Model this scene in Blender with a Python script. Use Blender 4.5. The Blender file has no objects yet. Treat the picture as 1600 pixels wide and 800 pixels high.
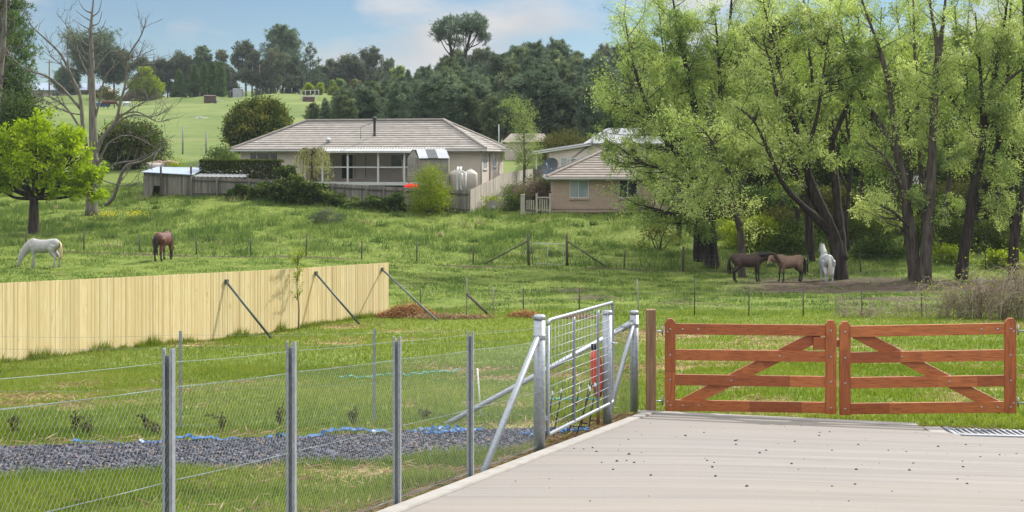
import bpy, math, random
import numpy as np
from mathutils import Vector
rng = np.random.default_rng(11)
random.seed(5)
R_ = math.radians
F = 2000.0      # focal length in photo pixels (photo 1600 wide)
HY = 245.0      # row of the true horizon in the photo
scene = bpy.context.scene
COL = scene.collection

# ------------------------------------------------------------------ helpers
def A(*v): return np.array(v, float)
def norm(v):
    v = np.asarray(v, float); return v / (np.linalg.norm(v) + 1e-9)
def W(px, py, Y): return A((px-800)/F*Y, Y, (HY-py)/F*Y)

def h2(i, j, s):
    v = np.sin(i*127.1 + j*311.7 + s*74.7)*43758.5453
    return v - np.floor(v)
def vnoise(x, y, s=0):
    x = np.asarray(x, float); y = np.asarray(y, float)
    i = np.floor(x); j = np.floor(y); fx = x-i; fy = y-j
    fx = fx*fx*(3-2*fx); fy = fy*fy*(3-2*fy)
    a = h2(i, j, s); b = h2(i+1, j, s); c = h2(i, j+1, s); d = h2(i+1, j+1, s)
    return (a*(1-fx)+b*fx)*(1-fy)+(c*(1-fx)+d*fx)*fy
def fbm(x, y, s=0, o=4):
    t = 0; a = .5
    for k in range(o):
        t = t + a*vnoise(np.asarray(x)*2**k, np.asarray(y)*2**k, s+k*3); a *= .5
    return t/(1-.5**o)
def sstep(a, b, x):
    t = np.clip((np.asarray(x, float)-a)/(b-a), 0, 1); return t*t*(3-2*t)

# ------------------------------------------------------------------ terrain
_rows = [(0, [-1.6]*5), (9, [-2.52]*5), (16.5, [-3.3, -3.3, -3.29, -3.36, -3.42]),
 (26, [-4.36, -4.3, -4.25, -4.2, -4.25]), (36, [-5.0, -5.1, -5.0, -4.95, -4.95]), (44, [-5.4]*5),
 (55, [-5.45, -5.55, -5.85, -5.9, -5.85]), (64, [-5.5, -5.6, -6.05, -6.25, -6.25]),
 (71, [-5.15, -5.5, -6.05, -6.4, -6.3]), (82, [-4.7, -4.6, -5.2, -5.5, -5.6]),
 (93, [-3.6, -3.1, -4.05, -4.2, -4.5]), (100, [-2.9, -2.3, -3.3, -3.8, -4.0]),
 (115, [-1.8, -1.2, -2.2, -2.6, -2.9]), (140, [0.2, 0.4, 0, -.2, -.5]), (180, [3.6, 3.7, 3.8, 3.2, 2.5]),
 (230, [8.2, 8.2, 8.3, 8, 7]), (300, [13.6, 14.0, 15, 14.5, 13.5]), (340, [15.4, 16.4, 17.5, 17, 16]),
 (450, [17, 18.5, 21, 20, 19]), (900, [20, 22, 24, 24, 24]), (2600, [10, 10, 10, 10, 10])]
_YS = np.concatenate([np.arange(0, 130, .5), np.arange(130, 500, 2.5), np.arange(500, 2601, 30.)])
_US = A(-.4, -.2, 0, .2, .4)
_T = np.array([[np.interp(y, [r[0] for r in _rows], [r[1][k] for r in _rows]) for k in range(5)] for y in _YS])
def _sm(a, n):
    k = np.hanning(n+2)[1:-1]; k /= k.sum(); p = n//2
    b = np.concatenate([2*a[:1]-a[1:p+1][::-1], a, 2*a[-1:]-a[-p-1:-1][::-1]])
    return np.stack([np.convolve(b[:, c], k, 'valid') for c in range(a.shape[1])], 1)
_T = _sm(_T, 13)
EDGE0 = A(-.92, 9.22); EDGED = norm(A(.36, 1.0))     # left edge line of the drive
def edge_x(Y): return -.92 + .36*(np.asarray(Y, float)-9.22)
def end_y(X): return 16.4 - (np.asarray(X, float)-1.65)*.19    # far edge of the drive
def drive_z(X, Y): return -1.6 - .1025*np.asarray(Y, float) - .03*np.maximum(np.asarray(X, float)-1.6, 0)
def gz(X, Y, rough=True):
    X = np.asarray(X, float); Y = np.asarray(Y, float)
    Yc = np.clip(Y, 0, 2600)
    u = np.clip(X/np.maximum(Yc, 8), -.4, .3999)
    fi = (u+.4)/.2; i = np.floor(fi).astype(int); f = fi-i; f = f*f*(3-2*f)
    k = np.interp(Yc, _YS, np.arange(len(_YS))); k0 = np.minimum(np.floor(k).astype(int), len(_YS)-2); kf = k-k0
    z = (_T[k0, i]*(1-kf)+_T[k0+1, i]*kf)*(1-f)+(_T[k0, i+1]*(1-kf)+_T[k0+1, i+1]*kf)*f
    w = sstep(14.5, 20, Y)
    z = drive_z(X, Y)*(1-w)+z*w
    z = z - .06*(1-sstep(18, 26, Y))
    if rough:
        mead = sstep(70, 78, Y)*(1-sstep(96, 104, Y)); pad = sstep(43, 50, Y)*(1-sstep(66, 72, Y))
        z = z + (fbm(X*.55, Y*.55, 2, 3)-.5)*(.05*sstep(6, 20, Y)+.34*mead+.16*pad)
        z = z + (fbm(X*.06, Y*.06, 5, 3)-.5)*(3.0*sstep(190, 300, Y)+.9*sstep(130, 180, Y))
        ondrive = (X > edge_x(Y)-.2) & (Y < end_y(X)+.2)
        z = np.where(ondrive, drive_z(X, Y)-.06, z)
    return z
def g1(X, Y): return float(gz(np.array([X]), np.array([Y]))[0])
def G(px, Y, dz=0.0):
    X = (px-800)/F*Y; return A(X, Y, g1(X, Y)+dz)
def proj(p): return (800+F*p[0]/p[1], HY-F*p[2]/p[1])

# ------------------------------------------------------------------ mesh builder
ROOT = {}
class NB:
    def __init__(s): s.V = []; s.Q = []; s.T = []; s.tn = []; s.qs = []; s.ts = []; s.n = 0
    def add(s, V, Q=None, T=None, tone=.5, smooth=False):
        V = np.asarray(V, float).reshape(-1, 3)
        s.V.append(V)
        s.tn.append(np.full(len(V), tone, float) if np.isscalar(tone) else np.asarray(tone, float))
        if Q is not None and len(Q):
            Q = np.asarray(Q, np.int64).reshape(-1, 4); s.Q.append(Q+s.n); s.qs.append(np.full(len(Q), smooth))
        if T is not None and len(T):
            T = np.asarray(T, np.int64).reshape(-1, 3); s.T.append(T+s.n); s.ts.append(np.full(len(T), smooth))
        s.n += len(V); return s
    def box(s, c, size, ax=None, tone=.5):
        h = np.asarray(size, float)/2
        sg = A(-1,-1,-1, 1,-1,-1, 1,1,-1, -1,1,-1, -1,-1,1, 1,-1,1, 1,1,1, -1,1,1).reshape(8, 3)*h
        if ax is not None: sg = sg @ np.asarray(ax, float)
        return s.add(sg+np.asarray(c, float), [[0,3,2,1],[4,5,6,7],[0,1,5,4],[1,2,6,5],[2,3,7,6],[3,0,4,7]], tone=tone)
    def beam(s, p0, p1, w, h, up=(0,0,1), tone=.5):
        p0 = np.asarray(p0, float); p1 = np.asarray(p1, float); d = norm(p1-p0)
        x = np.cross(d, up)
        if np.linalg.norm(x) < 1e-4: x = np.cross(d, (1, 0, 0))
        x = norm(x); z = np.cross(x, d)
        return s.box((p0+p1)/2, (w, np.linalg.norm(p1-p0), h), (x, d, z), tone)
    def tube(s, P, r, n=6, cap=True, tone=.5, smooth=True, ridge=0):
        P = np.asarray(P, float); k = len(P); r = np.full(k, r, float) if np.isscalar(r) else np.asarray(r, float)
        tg = np.gradient(P, axis=0); tg /= (np.linalg.norm(tg, axis=1, keepdims=True)+1e-9)
        a = np.cross(tg[0], (0, 0, 1));
        if np.linalg.norm(a) < .05: a = np.cross(tg[0], (1, 0, 0))
        a = norm(a); th = np.arange(n)*2*math.pi/n; c = np.cos(th)[:, None]; si = np.sin(th)[:, None]
        V = np.empty((k, n, 3))
        for i in range(k):
            a = norm(a-tg[i]*a.dot(tg[i])); b = np.cross(tg[i], a)
            rr_ = r[i]*(1+ridge*(2*vnoise(th*n/6.283*.5+3.3*P[0, 0], np.full(n, i*.22), 7)[:, None]-1)) if ridge else r[i]
            V[i] = P[i]+rr_*(c*a+si*b)
        V = V.reshape(-1, 3)
        i0 = (np.arange(k-1)[:, None]*n); j = np.arange(n)[None]; j2 = (j+1) % n
        Q = np.stack([i0+j, i0+j2, i0+n+j2, i0+n+j], -1).reshape(-1, 4)
        T = None
        if cap:
            V = np.concatenate([V, P[:1], P[-1:]]); jj = np.arange(n); e = (k-1)*n
            T = np.concatenate([np.stack([np.full(n, k*n), (jj+1) % n, jj], 1), np.stack([np.full(n, k*n+1), e+jj, e+(jj+1) % n], 1)])
        return s.add(V, Q, T, tone, smooth)
    def rings(s, R, tone=.5, smooth=True, cap=True):       # R: (k, n, 3) loft
        R = np.asarray(R, float); k, n, _ = R.shape; V = R.reshape(-1, 3)
        i0 = (np.arange(k-1)[:, None]*n); j = np.arange(n)[None]; j2 = (j+1) % n
        Q = np.stack([i0+j, i0+j2, i0+n+j2, i0+n+j], -1).reshape(-1, 4); T = None
        if cap:
            V = np.concatenate([V, R[:1].mean(1), R[-1:].mean(1)]); jj = np.arange(n); e = (k-1)*n
            T = np.concatenate([np.stack([np.full(n, k*n), (jj+1) % n, jj], 1), np.stack([np.full(n, k*n+1), e+jj, e+(jj+1) % n], 1)])
        return s.add(V, Q, T, tone, smooth)
    def lathe(s, c, prof, n=20, tone=.5, smooth=True):
        th = np.arange(n)*2*math.pi/n; c = np.asarray(c, float)
        return s.rings(np.array([[c+A(r*math.cos(t), r*math.sin(t), z) for t in th] for r, z in prof]), tone, smooth)
    def prism(s, poly, ext, tone=.5):                       # planar polygon (k,3) extruded by vector
        P = np.asarray(poly, float); k = len(P); V = np.concatenate([P, P+np.asarray(ext, float)])
        j = np.arange(k); Q = np.stack([j, (j+1) % k, (j+1) % k+k, j+k], 1)
        T = [[0, i+1, i] for i in range(1, k-1)]+[[k, k+i, k+i+1] for i in range(1, k-1)]
        return s.add(V, Q, T, tone)
    def leaves(s, P, D, L, Wd, tone):                       # diamond leaves
        n = len(P); D = D/(np.linalg.norm(D, axis=1, keepdims=True)+1e-9)
        rv = rng.normal(size=(n, 3)); b = np.cross(D, rv); b /= (np.linalg.norm(b, axis=1, keepdims=True)+1e-9)
        L = np.broadcast_to(np.asarray(L, float), (n,))[:, None]; Wd = np.broadcast_to(np.asarray(Wd, float), (n,))[:, None]
        V = np.stack([P, P+D*L*.45+b*Wd*.5, P+D*L, P+D*L*.45-b*Wd*.5], 1).reshape(-1, 3)
        return s.add(V, np.arange(4*n).reshape(n, 4), tone=np.repeat(np.clip(np.broadcast_to(tone, (n,)), 0, 1), 4))
    def blades(s, P, h, w, lean, tone, bend=True):
        n = len(P); az = rng.uniform(0, 6.283, n); b = np.stack([np.cos(az), np.sin(az), 0*az], 1)
        la = az+rng.normal(1.57, .7, n); l = np.stack([np.cos(la), np.sin(la), 0*la], 1)*lean[:, None]
        hh = h[:, None]; ww = w[:, None]*.5; up = A(0, 0, 1)
        t4 = tone
        if bend:
            m = P+up*hh*.55+l*hh*.3; t = P+up*hh*(1-.25*lean[:, None])+l*hh
            V = np.stack([P-b*ww, P+b*ww, m+b*ww*.8, m-b*ww*.8, t], 1).reshape(-1, 3); o = np.arange(n)*5
            Q = np.stack([o, o+1, o+2, o+3], 1); T = np.stack([o+3, o+2, o+4], 1)
            return s.add(V, Q, T, tone=np.repeat(t4, 5))
        t = P+up*hh+l*hh; V = np.stack([P-b*ww, P+b*ww, t], 1).reshape(-1, 3)
        return s.add(V, None, np.arange(3*n).reshape(n, 3), tone=np.repeat(t4, 3))
    def arrays(s):
        V = np.concatenate(s.V); Q = np.concatenate(s.Q) if s.Q else np.zeros((0, 4), np.int64)
        T = np.concatenate(s.T) if s.T else np.zeros((0, 3), np.int64)
        sm = np.concatenate([np.concatenate(s.qs) if s.qs else np.zeros(0, bool), np.concatenate(s.ts) if s.ts else np.zeros(0, bool)])
        return V, Q, T, np.concatenate(s.tn), sm
    def build(s, name, mat, parent=None, origin=None, local=False, bev=0, autos=None):
        V, Q, T, tn, sm = s.arrays()
        if parent is not None:
            off = A(0, 0, 0) if local else ROOT[parent.name]
        else:
            off = (A(V[:, 0].mean(), V[:, 1].mean(), V[:, 2].min()) if origin is None else np.asarray(origin, float))
        V = V-off
        me = bpy.data.meshes.new(name); nv = len(V); nq = len(Q); nt = len(T)
        me.vertices.add(nv); me.vertices.foreach_set('co', V.astype(np.float32).ravel())
        lp = np.concatenate([Q.ravel(), T.ravel()]).astype(np.int32)
        me.loops.add(len(lp)); me.loops.foreach_set('vertex_index', lp)
        me.polygons.add(nq+nt); me.polygons.foreach_set('loop_start', np.concatenate([np.arange(nq)*4, nq*4+np.arange(nt)*3]).astype(np.int32))
        me.polygons.foreach_set('use_smooth', sm)
        at = me.attributes.new('tone', 'FLOAT', 'POINT'); at.data.foreach_set('value', tn.astype(np.float32))
        me.update(calc_edges=True); me.materials.append(mat) if mat else None
        o = bpy.data.objects.new(name, me); COL.objects.link(o)
        if parent is not None: o.parent = parent; ROOT[o.name] = A(0, 0, 0) if local else ROOT[parent.name]
        else: o.location = off; ROOT[o.name] = off
        if bev:
            b = o.modifiers.new('bevel', 'BEVEL'); b.width = bev; b.segments = 2; b.limit_method = 'ANGLE'
        return o
def tag(o, label=None, cat=None, group=None, kind=None):
    if label: o['label'] = label
    if cat: o['category'] = cat
    if group: o['group'] = group
    if kind: o['kind'] = kind
    return o
def thing(name, label, cat, loc, rz=0, group=None):
    o = bpy.data.objects.new(name, None); COL.objects.link(o); o.empty_display_size = .2
    o.location = loc; o.rotation_euler = (0, 0, rz); ROOT[o.name] = np.asarray(loc, float)
    return tag(o, label, cat, group)
def dup(o, loc, rz=0, sc=(1, 1, 1), label=None):
    kids = [c for c in bpy.data.objects if c.parent == o]
    r = o.copy(); COL.objects.link(r); r.location = loc; r.rotation_euler = (0, 0, rz); r.scale = sc
    if label: r['label'] = label
    for c in kids:
        d = c.copy(); COL.objects.link(d); d.parent = r
        for e in [k for k in bpy.data.objects if k.parent == c]:
            f = e.copy(); COL.objects.link(f); f.parent = d
    return r
def smooth_poly(P, k=6):
    P = np.asarray(P, float); n = len(P)
    if n < 3: return np.stack([P[0]+(P[-1]-P[0])*t for t in np.linspace(0, 1, k)])
    out = []
    for i in range(n-1):
        p0 = P[max(i-1, 0)]; p1 = P[i]; p2 = P[i+1]; p3 = P[min(i+2, n-1)]
        for t in np.arange(k)/k:
            out.append(.5*((2*p1)+(-p0+p2)*t+(2*p0-5*p1+4*p2-p3)*t*t+(-p0+3*p1-3*p2+p3)*t**3))
    out.append(P[-1]); return np.array(out)
def along(P, t):
    d = np.concatenate([[0], np.cumsum(np.linalg.norm(np.diff(P, axis=0), axis=1))]); x = np.asarray(t)*d[-1]
    return np.stack([np.interp(x, d, P[:, k]) for k in range(3)], -1)
def plen(P): return float(np.linalg.norm(np.diff(P, axis=0), axis=1).sum())

# ------------------------------------------------------------------ materials
class MT:
    def __init__(s, name):
        s.m = bpy.data.materials.new(name); s.m.use_nodes = True; s.nt = s.m.node_tree; s.nt.nodes.clear()
        s.out = s.nt.nodes.new('ShaderNodeOutputMaterial')
    def n(s, t, **kw):
        nd = s.nt.nodes.new('ShaderNode'+t)
        for k, v in kw.items():
            if k.startswith('i_'):
                key = k[2:]; key = int(key) if key.isdigit() else key.replace('_', ' ')
                nd.inputs[key].default_value = v
            else: setattr(nd, k, v)
        return nd
    def l(s, a, b): s.nt.links.new(a, b)
    def noise(s, scale, detail=4, vec=None, rough=.55, stretch=None):
        nd = s.n('TexNoise'); nd.inputs['Scale'].default_value = scale; nd.inputs['Detail'].default_value = detail
        nd.inputs['Roughness'].default_value = rough
        if vec is None: vec = s.coord()
        if stretch is not None:
            mp = s.n('Mapping'); mp.inputs['Scale'].default_value = stretch; s.l(vec, mp.inputs['Vector']); vec = mp.outputs['Vector']
        s.l(vec, nd.inputs['Vector']); return nd.outputs['Fac']
    def coord(s):
        if not hasattr(s, '_c'): s._c = s.n('TexCoord').outputs['Object']
        return s._c
    def ramp(s, fac, stops):
        r = s.n('ValToRGB'); e = r.color_ramp.elements
        while len(e) < len(stops): e.new(.5)
        for el, (p, c) in zip(e, stops):
            el.position = p; el.color = (*c, 1) if len(c) == 3 else c
        s.l(fac, r.inputs['Fac']); return r.outputs['Color']
    def mix(s, fac, a, b, mode='MIX'):
        m = s.n('Mix', data_type='RGBA', blend_type=mode)
        for sock, v in ((m.inputs['Factor'], fac), (m.inputs['A'], a), (m.inputs['B'], b)):
            if isinstance(v, (int, float)): sock.default_value = v
            elif isinstance(v, tuple): sock.default_value = (*v, 1)
            else: s.l(v, sock)
        return m.outputs['Result']
    def math(s, op, a, b=None):
        m = s.n('Math', operation=op)
        for i, v in enumerate((a, b)):
            if v is None: continue
            if isinstance(v, (int, float)): m.inputs[i].default_value = v
            else: s.l(v, m.inputs[i])
        return m.outputs[0]
    def attr(s, name='tone'): 
        a = s.n('Attribute', attribute_name=name); return a
    def princ(s, col, rough=.7, metal=0, spec=.5, bump=None, bstr=.3, bdist=.02):
        p = s.n('BsdfPrincipled'); p.inputs['Metallic'].default_value = metal
        p.inputs['Specular IOR Level'].default_value = spec
        if isinstance(col, tuple): p.inputs['Base Color'].default_value = (*col, 1)
        else: s.l(col, p.inputs['Base Color'])
        if isinstance(rough, (int, float)): p.inputs['Roughness'].default_value = rough
        else: s.l(rough, p.inputs['Roughness'])
        if bump is not None:
            b = s.n('Bump'); b.inputs['Strength'].default_value = bstr; b.inputs['Distance'].default_value = bdist
            s.l(bump, b.inputs['Height']); s.l(b.outputs['Normal'], p.inputs['Normal'])
        s.l(p.outputs[0], s.out.inputs['Surface']); return s.m
def simple(name, c0, c1=None, scale=6, rough=.7, metal=0, spec=.4, stretch=None, bstr=0, usetone=0., detail=4):
    t = MT(name); f = t.noise(scale, detail, stretch=stretch)
    c1 = c1 or tuple(x*.75 for x in c0)
    col = t.ramp(f, [(.3, c1), (.7, c0)])
    if usetone:
        v = t.math('MULTIPLY_ADD', t.attr().outputs['Fac'], usetone); v.node.inputs[2].default_value = 1-usetone/2
        hs = t.n('HueSaturation'); t.l(v, hs.inputs['Value']); t.l(col, hs.inputs['Color']); col = hs.outputs['Color']
    return t.princ(col, rough, metal, spec, bump=f if bstr else None, bstr=bstr)
def leafmat(name, c0, c1, c2, trans=.45, vary=.25, gloss=.0):
    t = MT(name); col = t.ramp(t.attr().outputs['Fac'], [(0, c0), (.5, c1), (1, c2)])
    oi = t.n('ObjectInfo'); v = t.math('MULTIPLY_ADD', oi.outputs['Random'], vary); v.node.inputs[2].default_value = 1-vary/2
    hs = t.n('HueSaturation'); t.l(v, hs.inputs['Value']); t.l(col, hs.inputs['Color']); col = hs.outputs['Color']
    d = t.n('BsdfDiffuse'); tr = t.n('BsdfTranslucent'); mx = t.n('MixShader'); mx.inputs[0].default_value = trans
    t.l(col, d.inputs['Color'])
    hs2 = t.n('HueSaturation'); hs2.inputs['Value'].default_value = 1.25; hs2.inputs['Saturation'].default_value = 1.08; t.l(col, hs2.inputs['Color'])
    t.l(hs2.outputs['Color'], tr.inputs['Color']); t.l(d.outputs[0], mx.inputs[1]); t.l(tr.outputs[0], mx.inputs[2])
    sh = mx.outputs[0]
    if gloss:
        g = t.n('BsdfGlossy'); g.inputs['Roughness'].default_value = .45; g.inputs['Color'].default_value = (1, 1, 1, 1)
        m2 = t.n('MixShader'); m2.inputs[0].default_value = gloss; t.l(sh, m2.inputs[1]); t.l(g.outputs[0], m2.inputs[2]); sh = m2.outputs[0]
    t.l(sh, t.out.inputs['Surface']); return t.m

M = {}
M['galv'] = simple('galvanised_steel', (.36, .38, .41), (.24, .26, .285), 30, .5, .6, .5)
M['galv_tube'] = simple('bright_galvanised_tube', (.34, .36, .38), (.25, .27, .29), 40, .42, .6, .5)
M['wire'] = simple('galvanised_wire', (.24, .29, .31), (.17, .21, .23), 30, .45, .5)
M['netting'] = simple('bright_netting_wire', (.40, .43, .45), (.31, .34, .36), 30, .5, .4)
M['darkwire'] = simple('weathered_wire', (.16, .17, .17), (.1, .1, .1), 10, .6, .4)
M['pine_pale'] = None
t = MT('treated_pine_palings'); tn = t.attr().outputs['Fac']
gr = t.noise(6, 5, stretch=(3, 3, .35)); kn = t.noise(2.3, 2, stretch=(2.2, 2.2, 1.2))
col = t.ramp(tn, [(0, (.32, .25, .13)), (.3, (.46, .37, .19)), (.7, (.58, .475, .265)), (1, (.46, .42, .25))])
col = t.mix(t.ramp(gr, [(.42, (0, 0, 0)), (.62, (.45, .45, .45))]), col, (.45, .32, .13))
col = t.mix(t.ramp(kn, [(.70, (0, 0, 0)), (.74, (.5, .5, .5))]), col, (.36, .23, .09))
M['pine_pale'] = t.princ(col, .75, 0, .25, gr, .15)
def gatewood(name, st):
    t = MT(name); tn = t.attr().outputs['Fac']
    gr = t.noise(9, 6, stretch=st, rough=.65)
    col = t.ramp(tn, [(0, (.19, .047, .015)), (.5, (.345, .095, .026)), (1, (.49, .165, .048))])
    col = t.mix(t.ramp(gr, [(.36, (.7, .7, .7)), (.58, (0, 0, 0))]), col, (.12, .03, .010))
    return t.princ(col, t.ramp(gr, [(.3, (.5, .5, .5)), (.7, (.35, .35, .35))]), 0, .45, gr, .12)
M['gate_h'] = gatewood('oiled_hardwood_lengthwise', (.5, 6, 9)); M['gate_v'] = gatewood('oiled_hardwood_upright', (7, 6, .5))
M['post_timber'] = simple('rough_sawn_post', (.25, .155, .088), (.13, .075, .042), 8, .8, 0, .2, (4, 4, .3), .2)
M['old_timber'] = simple('silvered_timber', (.30, .28, .25), (.16, .145, .125), 5, .85, 0, .2, (3, 3, .25), .2, usetone=.5)
M['dark_post'] = simple('weathered_dark_post', (.10, .085, .07), (.05, .042, .036), 6, .85, 0, .2, (3, 3, .4))
M['green_steel'] = simple('dark_green_prop_steel', (.09, .12, .105), (.06, .08, .07), 8, .5, .2)
M['black_plastic'] = simple('black_plastic', (.02, .02, .02), (.012, .012, .012), 8, .5)
M['white_plastic'] = simple('white_plastic', (.75, .75, .72), (.6, .6, .58), 8, .5)
M['red_plastic'] = simple('red_plastic', (.62, .075, .03), (.45, .05, .025), 12, .5)
M['blue_plastic'] = simple('blue_plastic_tape', (.010, .10, .26), (.007, .06, .16), 9, .45)
M['teal_rope'] = simple('teal_rope', (.045, .22, .18), (.03, .15, .12), 9, .7)
M['bark_dark'] = simple('dark_willow_bark', (.060, .048, .040), (.010, .008, .007), 3.5, .9, 0, .15, (2.5, 2.5, .35), .8)
M['bark_mid'] = simple('grey_brown_bark', (.105, .085, .07), (.025, .02, .016), 3.5, .9, 0, .15, (2.5, 2.5, .35), .8)
M['bark_dead'] = simple('bleached_dead_wood', (.185, .165, .14), (.075, .066, .055), 4, .85, 0, .2, (2.5, 2.5, .3), .5)
M['cane'] = simple('dry_bramble_cane', (.34, .28, .215), (.19, .15, .115), 6, .85, usetone=.6)
M['bark_far'] = simple('far_tree_bark', (.17, .14, .12), (.08, .065, .055), 2, .9)
M['metal_brace'] = M['galv_tube']
M['willow'] = leafmat('willow_leaf', (.095, .155, .03), (.30, .385, .09), (.58, .63, .24), .48, .22, .035)
M['willow_dk'] = leafmat('shaded_willow_leaf', (.09, .15, .03), (.21, .285, .055), (.36, .43, .115), .5, .15)  # darker copy of the willow leaf, shade put into the colour
M['lime'] = leafmat('spring_lime_leaf', (.12, .19, .014), (.26, .36, .026), (.44, .49, .055), .5, .1)
M['pine'] = leafmat('pine_needles', (.048, .074, .046), (.105, .145, .085), (.205, .245, .145), .3, .4)
M['pine2'] = leafmat('olive_pine_needles', (.06, .084, .042), (.135, .172, .085), (.24, .28, .14), .3, .5)
M['cypress'] = leafmat('cypress_foliage', (.04, .075, .022), (.085, .14, .038), (.15, .21, .06), .25, .25)
M['gum'] = leafmat('eucalypt_leaf', (.06, .075, .048), (.11, .13, .08), (.17, .185, .12), .3, .3)
M['bush'] = leafmat('garden_shrub_leaf', (.022, .04, .012), (.07, .105, .026), (.21, .25, .08), .35, .3)
M['hedge'] = leafmat('hedge_leaf', (.035, .05, .012), (.065, .09, .02), (.12, .145, .035), .3, .1)
M['olive'] = leafmat('olive_shrub_leaf', (.06, .06, .018), (.11, .115, .03), (.19, .18, .05), .35, .2)
M['yellowgreen'] = leafmat('yellow_green_leaf', (.12, .16, .02), (.22, .28, .03), (.33, .37, .06), .45, .15)
M['brownbush'] = leafmat('dry_bramble_twig', (.10, .075, .055), (.19, .145, .105), (.30, .24, .17), .2, .1)
M['twotone'] = leafmat('olive_tipped_leaf', (.025, .045, .012), (.075, .10, .022), (.24, .22, .05), .3, .1)
M['weep'] = leafmat('pale_weeping_leaf', (.14, .16, .05), (.27, .28, .10), (.42, .41, .18), .4, .1)
M['birch'] = leafmat('birch_leaf', (.12, .17, .05), (.2, .265, .08), (.3, .35, .13), .45, .1)
M['grass'] = leafmat('lawn_grass', (.075, .12, .016), (.165, .21, .032), (.33, .29, .13), .5, 0)
M['meadow'] = leafmat('meadow_grass', (.06, .105, .03), (.14, .19, .048), (.30, .29, .14), .5, 0)
M['dry'] = leafmat('dry_grass_thatch', (.12, .072, .04), (.26, .18, .105), (.44, .34, .21), .35, 0)
M['hay'] = leafmat('brown_hay', (.16, .075, .035), (.32, .17, .08), (.5, .33, .17), .25, 0)
M['yflower'] = leafmat('yellow_flower', (.45, .4, .01), (.6, .5, .015), (.7, .6, .03), .3, 0)
# ------------------------------------------------------------------ camera, light, sky
CLOUD_LO, CLOUD_FILL = 7.6, 27.0  # horizon and overhead cloud brightness; unseen overhead cloud is raised as added fill light
CLOUD_OFF = (3.37, 1.2, .35)
cam_d = bpy.data.cameras.new('camera'); cam = bpy.data.objects.new('camera', cam_d); COL.objects.link(cam)
cam.location = (0, 0, 0); cam.rotation_euler = (R_(90), 0, 0)
cam_d.sensor_width = 36; cam_d.lens = 36*F/1600; cam_d.shift_y = -(400-HY)/1600; cam_d.clip_start = .1; cam_d.clip_end = 6000
scene.camera = cam
SUN_AZ = math.atan2(.74, .67); SUN_EL = R_(38)      # azimuth clockwise from +Y
sd = bpy.data.lights.new('sun', 'SUN'); sun = bpy.data.objects.new('sun', sd); COL.objects.link(sun)
sd.energy = 3.85; sd.angle = R_(.55); sd.color = (1, .955, .88)
sv = Vector((math.sin(SUN_AZ)*math.cos(SUN_EL), math.cos(SUN_AZ)*math.cos(SUN_EL), math.sin(SUN_EL)))
sun.rotation_euler = (-sv).to_track_quat('-Z', 'Y').to_euler(); sun.location = (40, 40, 60)
wd = bpy.data.worlds.new('World'); scene.world = wd; wd.use_nodes = True; nt = wd.node_tree; nt.nodes.clear()
N = nt.nodes.new; Lk = nt.links.new
wo = N('ShaderNodeOutputWorld'); bg = N('ShaderNodeBackground'); bg.inputs['Strength'].default_value = .055
sky = N('ShaderNodeTexSky'); sky.sky_type = 'NISHITA'; sky.sun_disc = False; sky.sun_elevation = SUN_EL; sky.sun_rotation = SUN_AZ
sky.altitude = 600; sky.air_density = 1.0; sky.dust_density = .1; sky.ozone_density = 3.6
tc = N('ShaderNodeTexCoord'); mp = N('ShaderNodeMapping'); mp.inputs['Scale'].default_value = (1, 1, 2.6); mp.inputs['Location'].default_value = CLOUD_OFF
sxyz = N('ShaderNodeSeparateXYZ'); Lk(tc.outputs['Generated'], sxyz.inputs[0])
nz = N('ShaderNodeTexNoise'); nz.inputs['Scale'].default_value = 4.6; nz.inputs['Detail'].default_value = 8; nz.inputs['Roughness'].default_value = .5
Lk(tc.outputs['Generated'], mp.inputs['Vector']); Lk(mp.outputs['Vector'], nz.inputs['Vector'])
ele = N('ShaderNodeMapRange'); ele.inputs['From Min'].default_value = .12; ele.inputs['From Max'].default_value = .55; ele.inputs['To Min'].default_value = 0; ele.inputs['To Max'].default_value = .20; Lk(sxyz.outputs['Z'], ele.inputs['Value'])  # more cloud towards the zenith, added out of view for fill
az_ = N('ShaderNodeVectorMath'); az_.operation = 'DISTANCE'; az_.inputs[1].default_value = (.0, 1.0, .10); Lk(tc.outputs['Generated'], az_.inputs[0])
azr = N('ShaderNodeMapRange'); azr.inputs['From Min'].default_value = 0; azr.inputs['From Max'].default_value = .17; azr.inputs['To Min'].default_value = .12; azr.inputs['To Max'].default_value = 0; Lk(az_.outputs['Value'], azr.inputs['Value'])
ad0 = N('ShaderNodeMath'); ad0.operation = 'ADD'; Lk(azr.outputs[0], ad0.inputs[0]); Lk(ele.outputs[0], ad0.inputs[1])
ad = N('ShaderNodeMath'); ad.operation = 'ADD'; Lk(nz.outputs['Fac'], ad.inputs[0]); Lk(ad0.outputs[0], ad.inputs[1])
rp = N('ShaderNodeValToRGB'); rp.color_ramp.elements[0].position = .49; rp.color_ramp.elements[1].position = .595; Lk(ad.outputs[0], rp.inputs['Fac'])
nz2 = N('ShaderNodeTexNoise'); nz2.inputs['Scale'].default_value = 11; nz2.inputs['Detail'].default_value = 6; Lk(mp.outputs['Vector'], nz2.inputs['Vector'])
rp2 = N('ShaderNodeValToRGB'); rp2.color_ramp.elements[0].position = .35; rp2.color_ramp.elements[0].color = (.80, .84, .90, 1)
rp2.color_ramp.elements[1].position = .65; rp2.color_ramp.elements[1].color = (1, 1, 1, 1); Lk(nz2.outputs['Fac'], rp2.inputs['Fac'])
br = N('ShaderNodeMapRange'); br.inputs['From Min'].default_value = .10; br.inputs['From Max'].default_value = .5; br.inputs['To Min'].default_value = CLOUD_LO; br.inputs['To Max'].default_value = CLOUD_FILL; Lk(sxyz.outputs['Z'], br.inputs['Value'])
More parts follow.
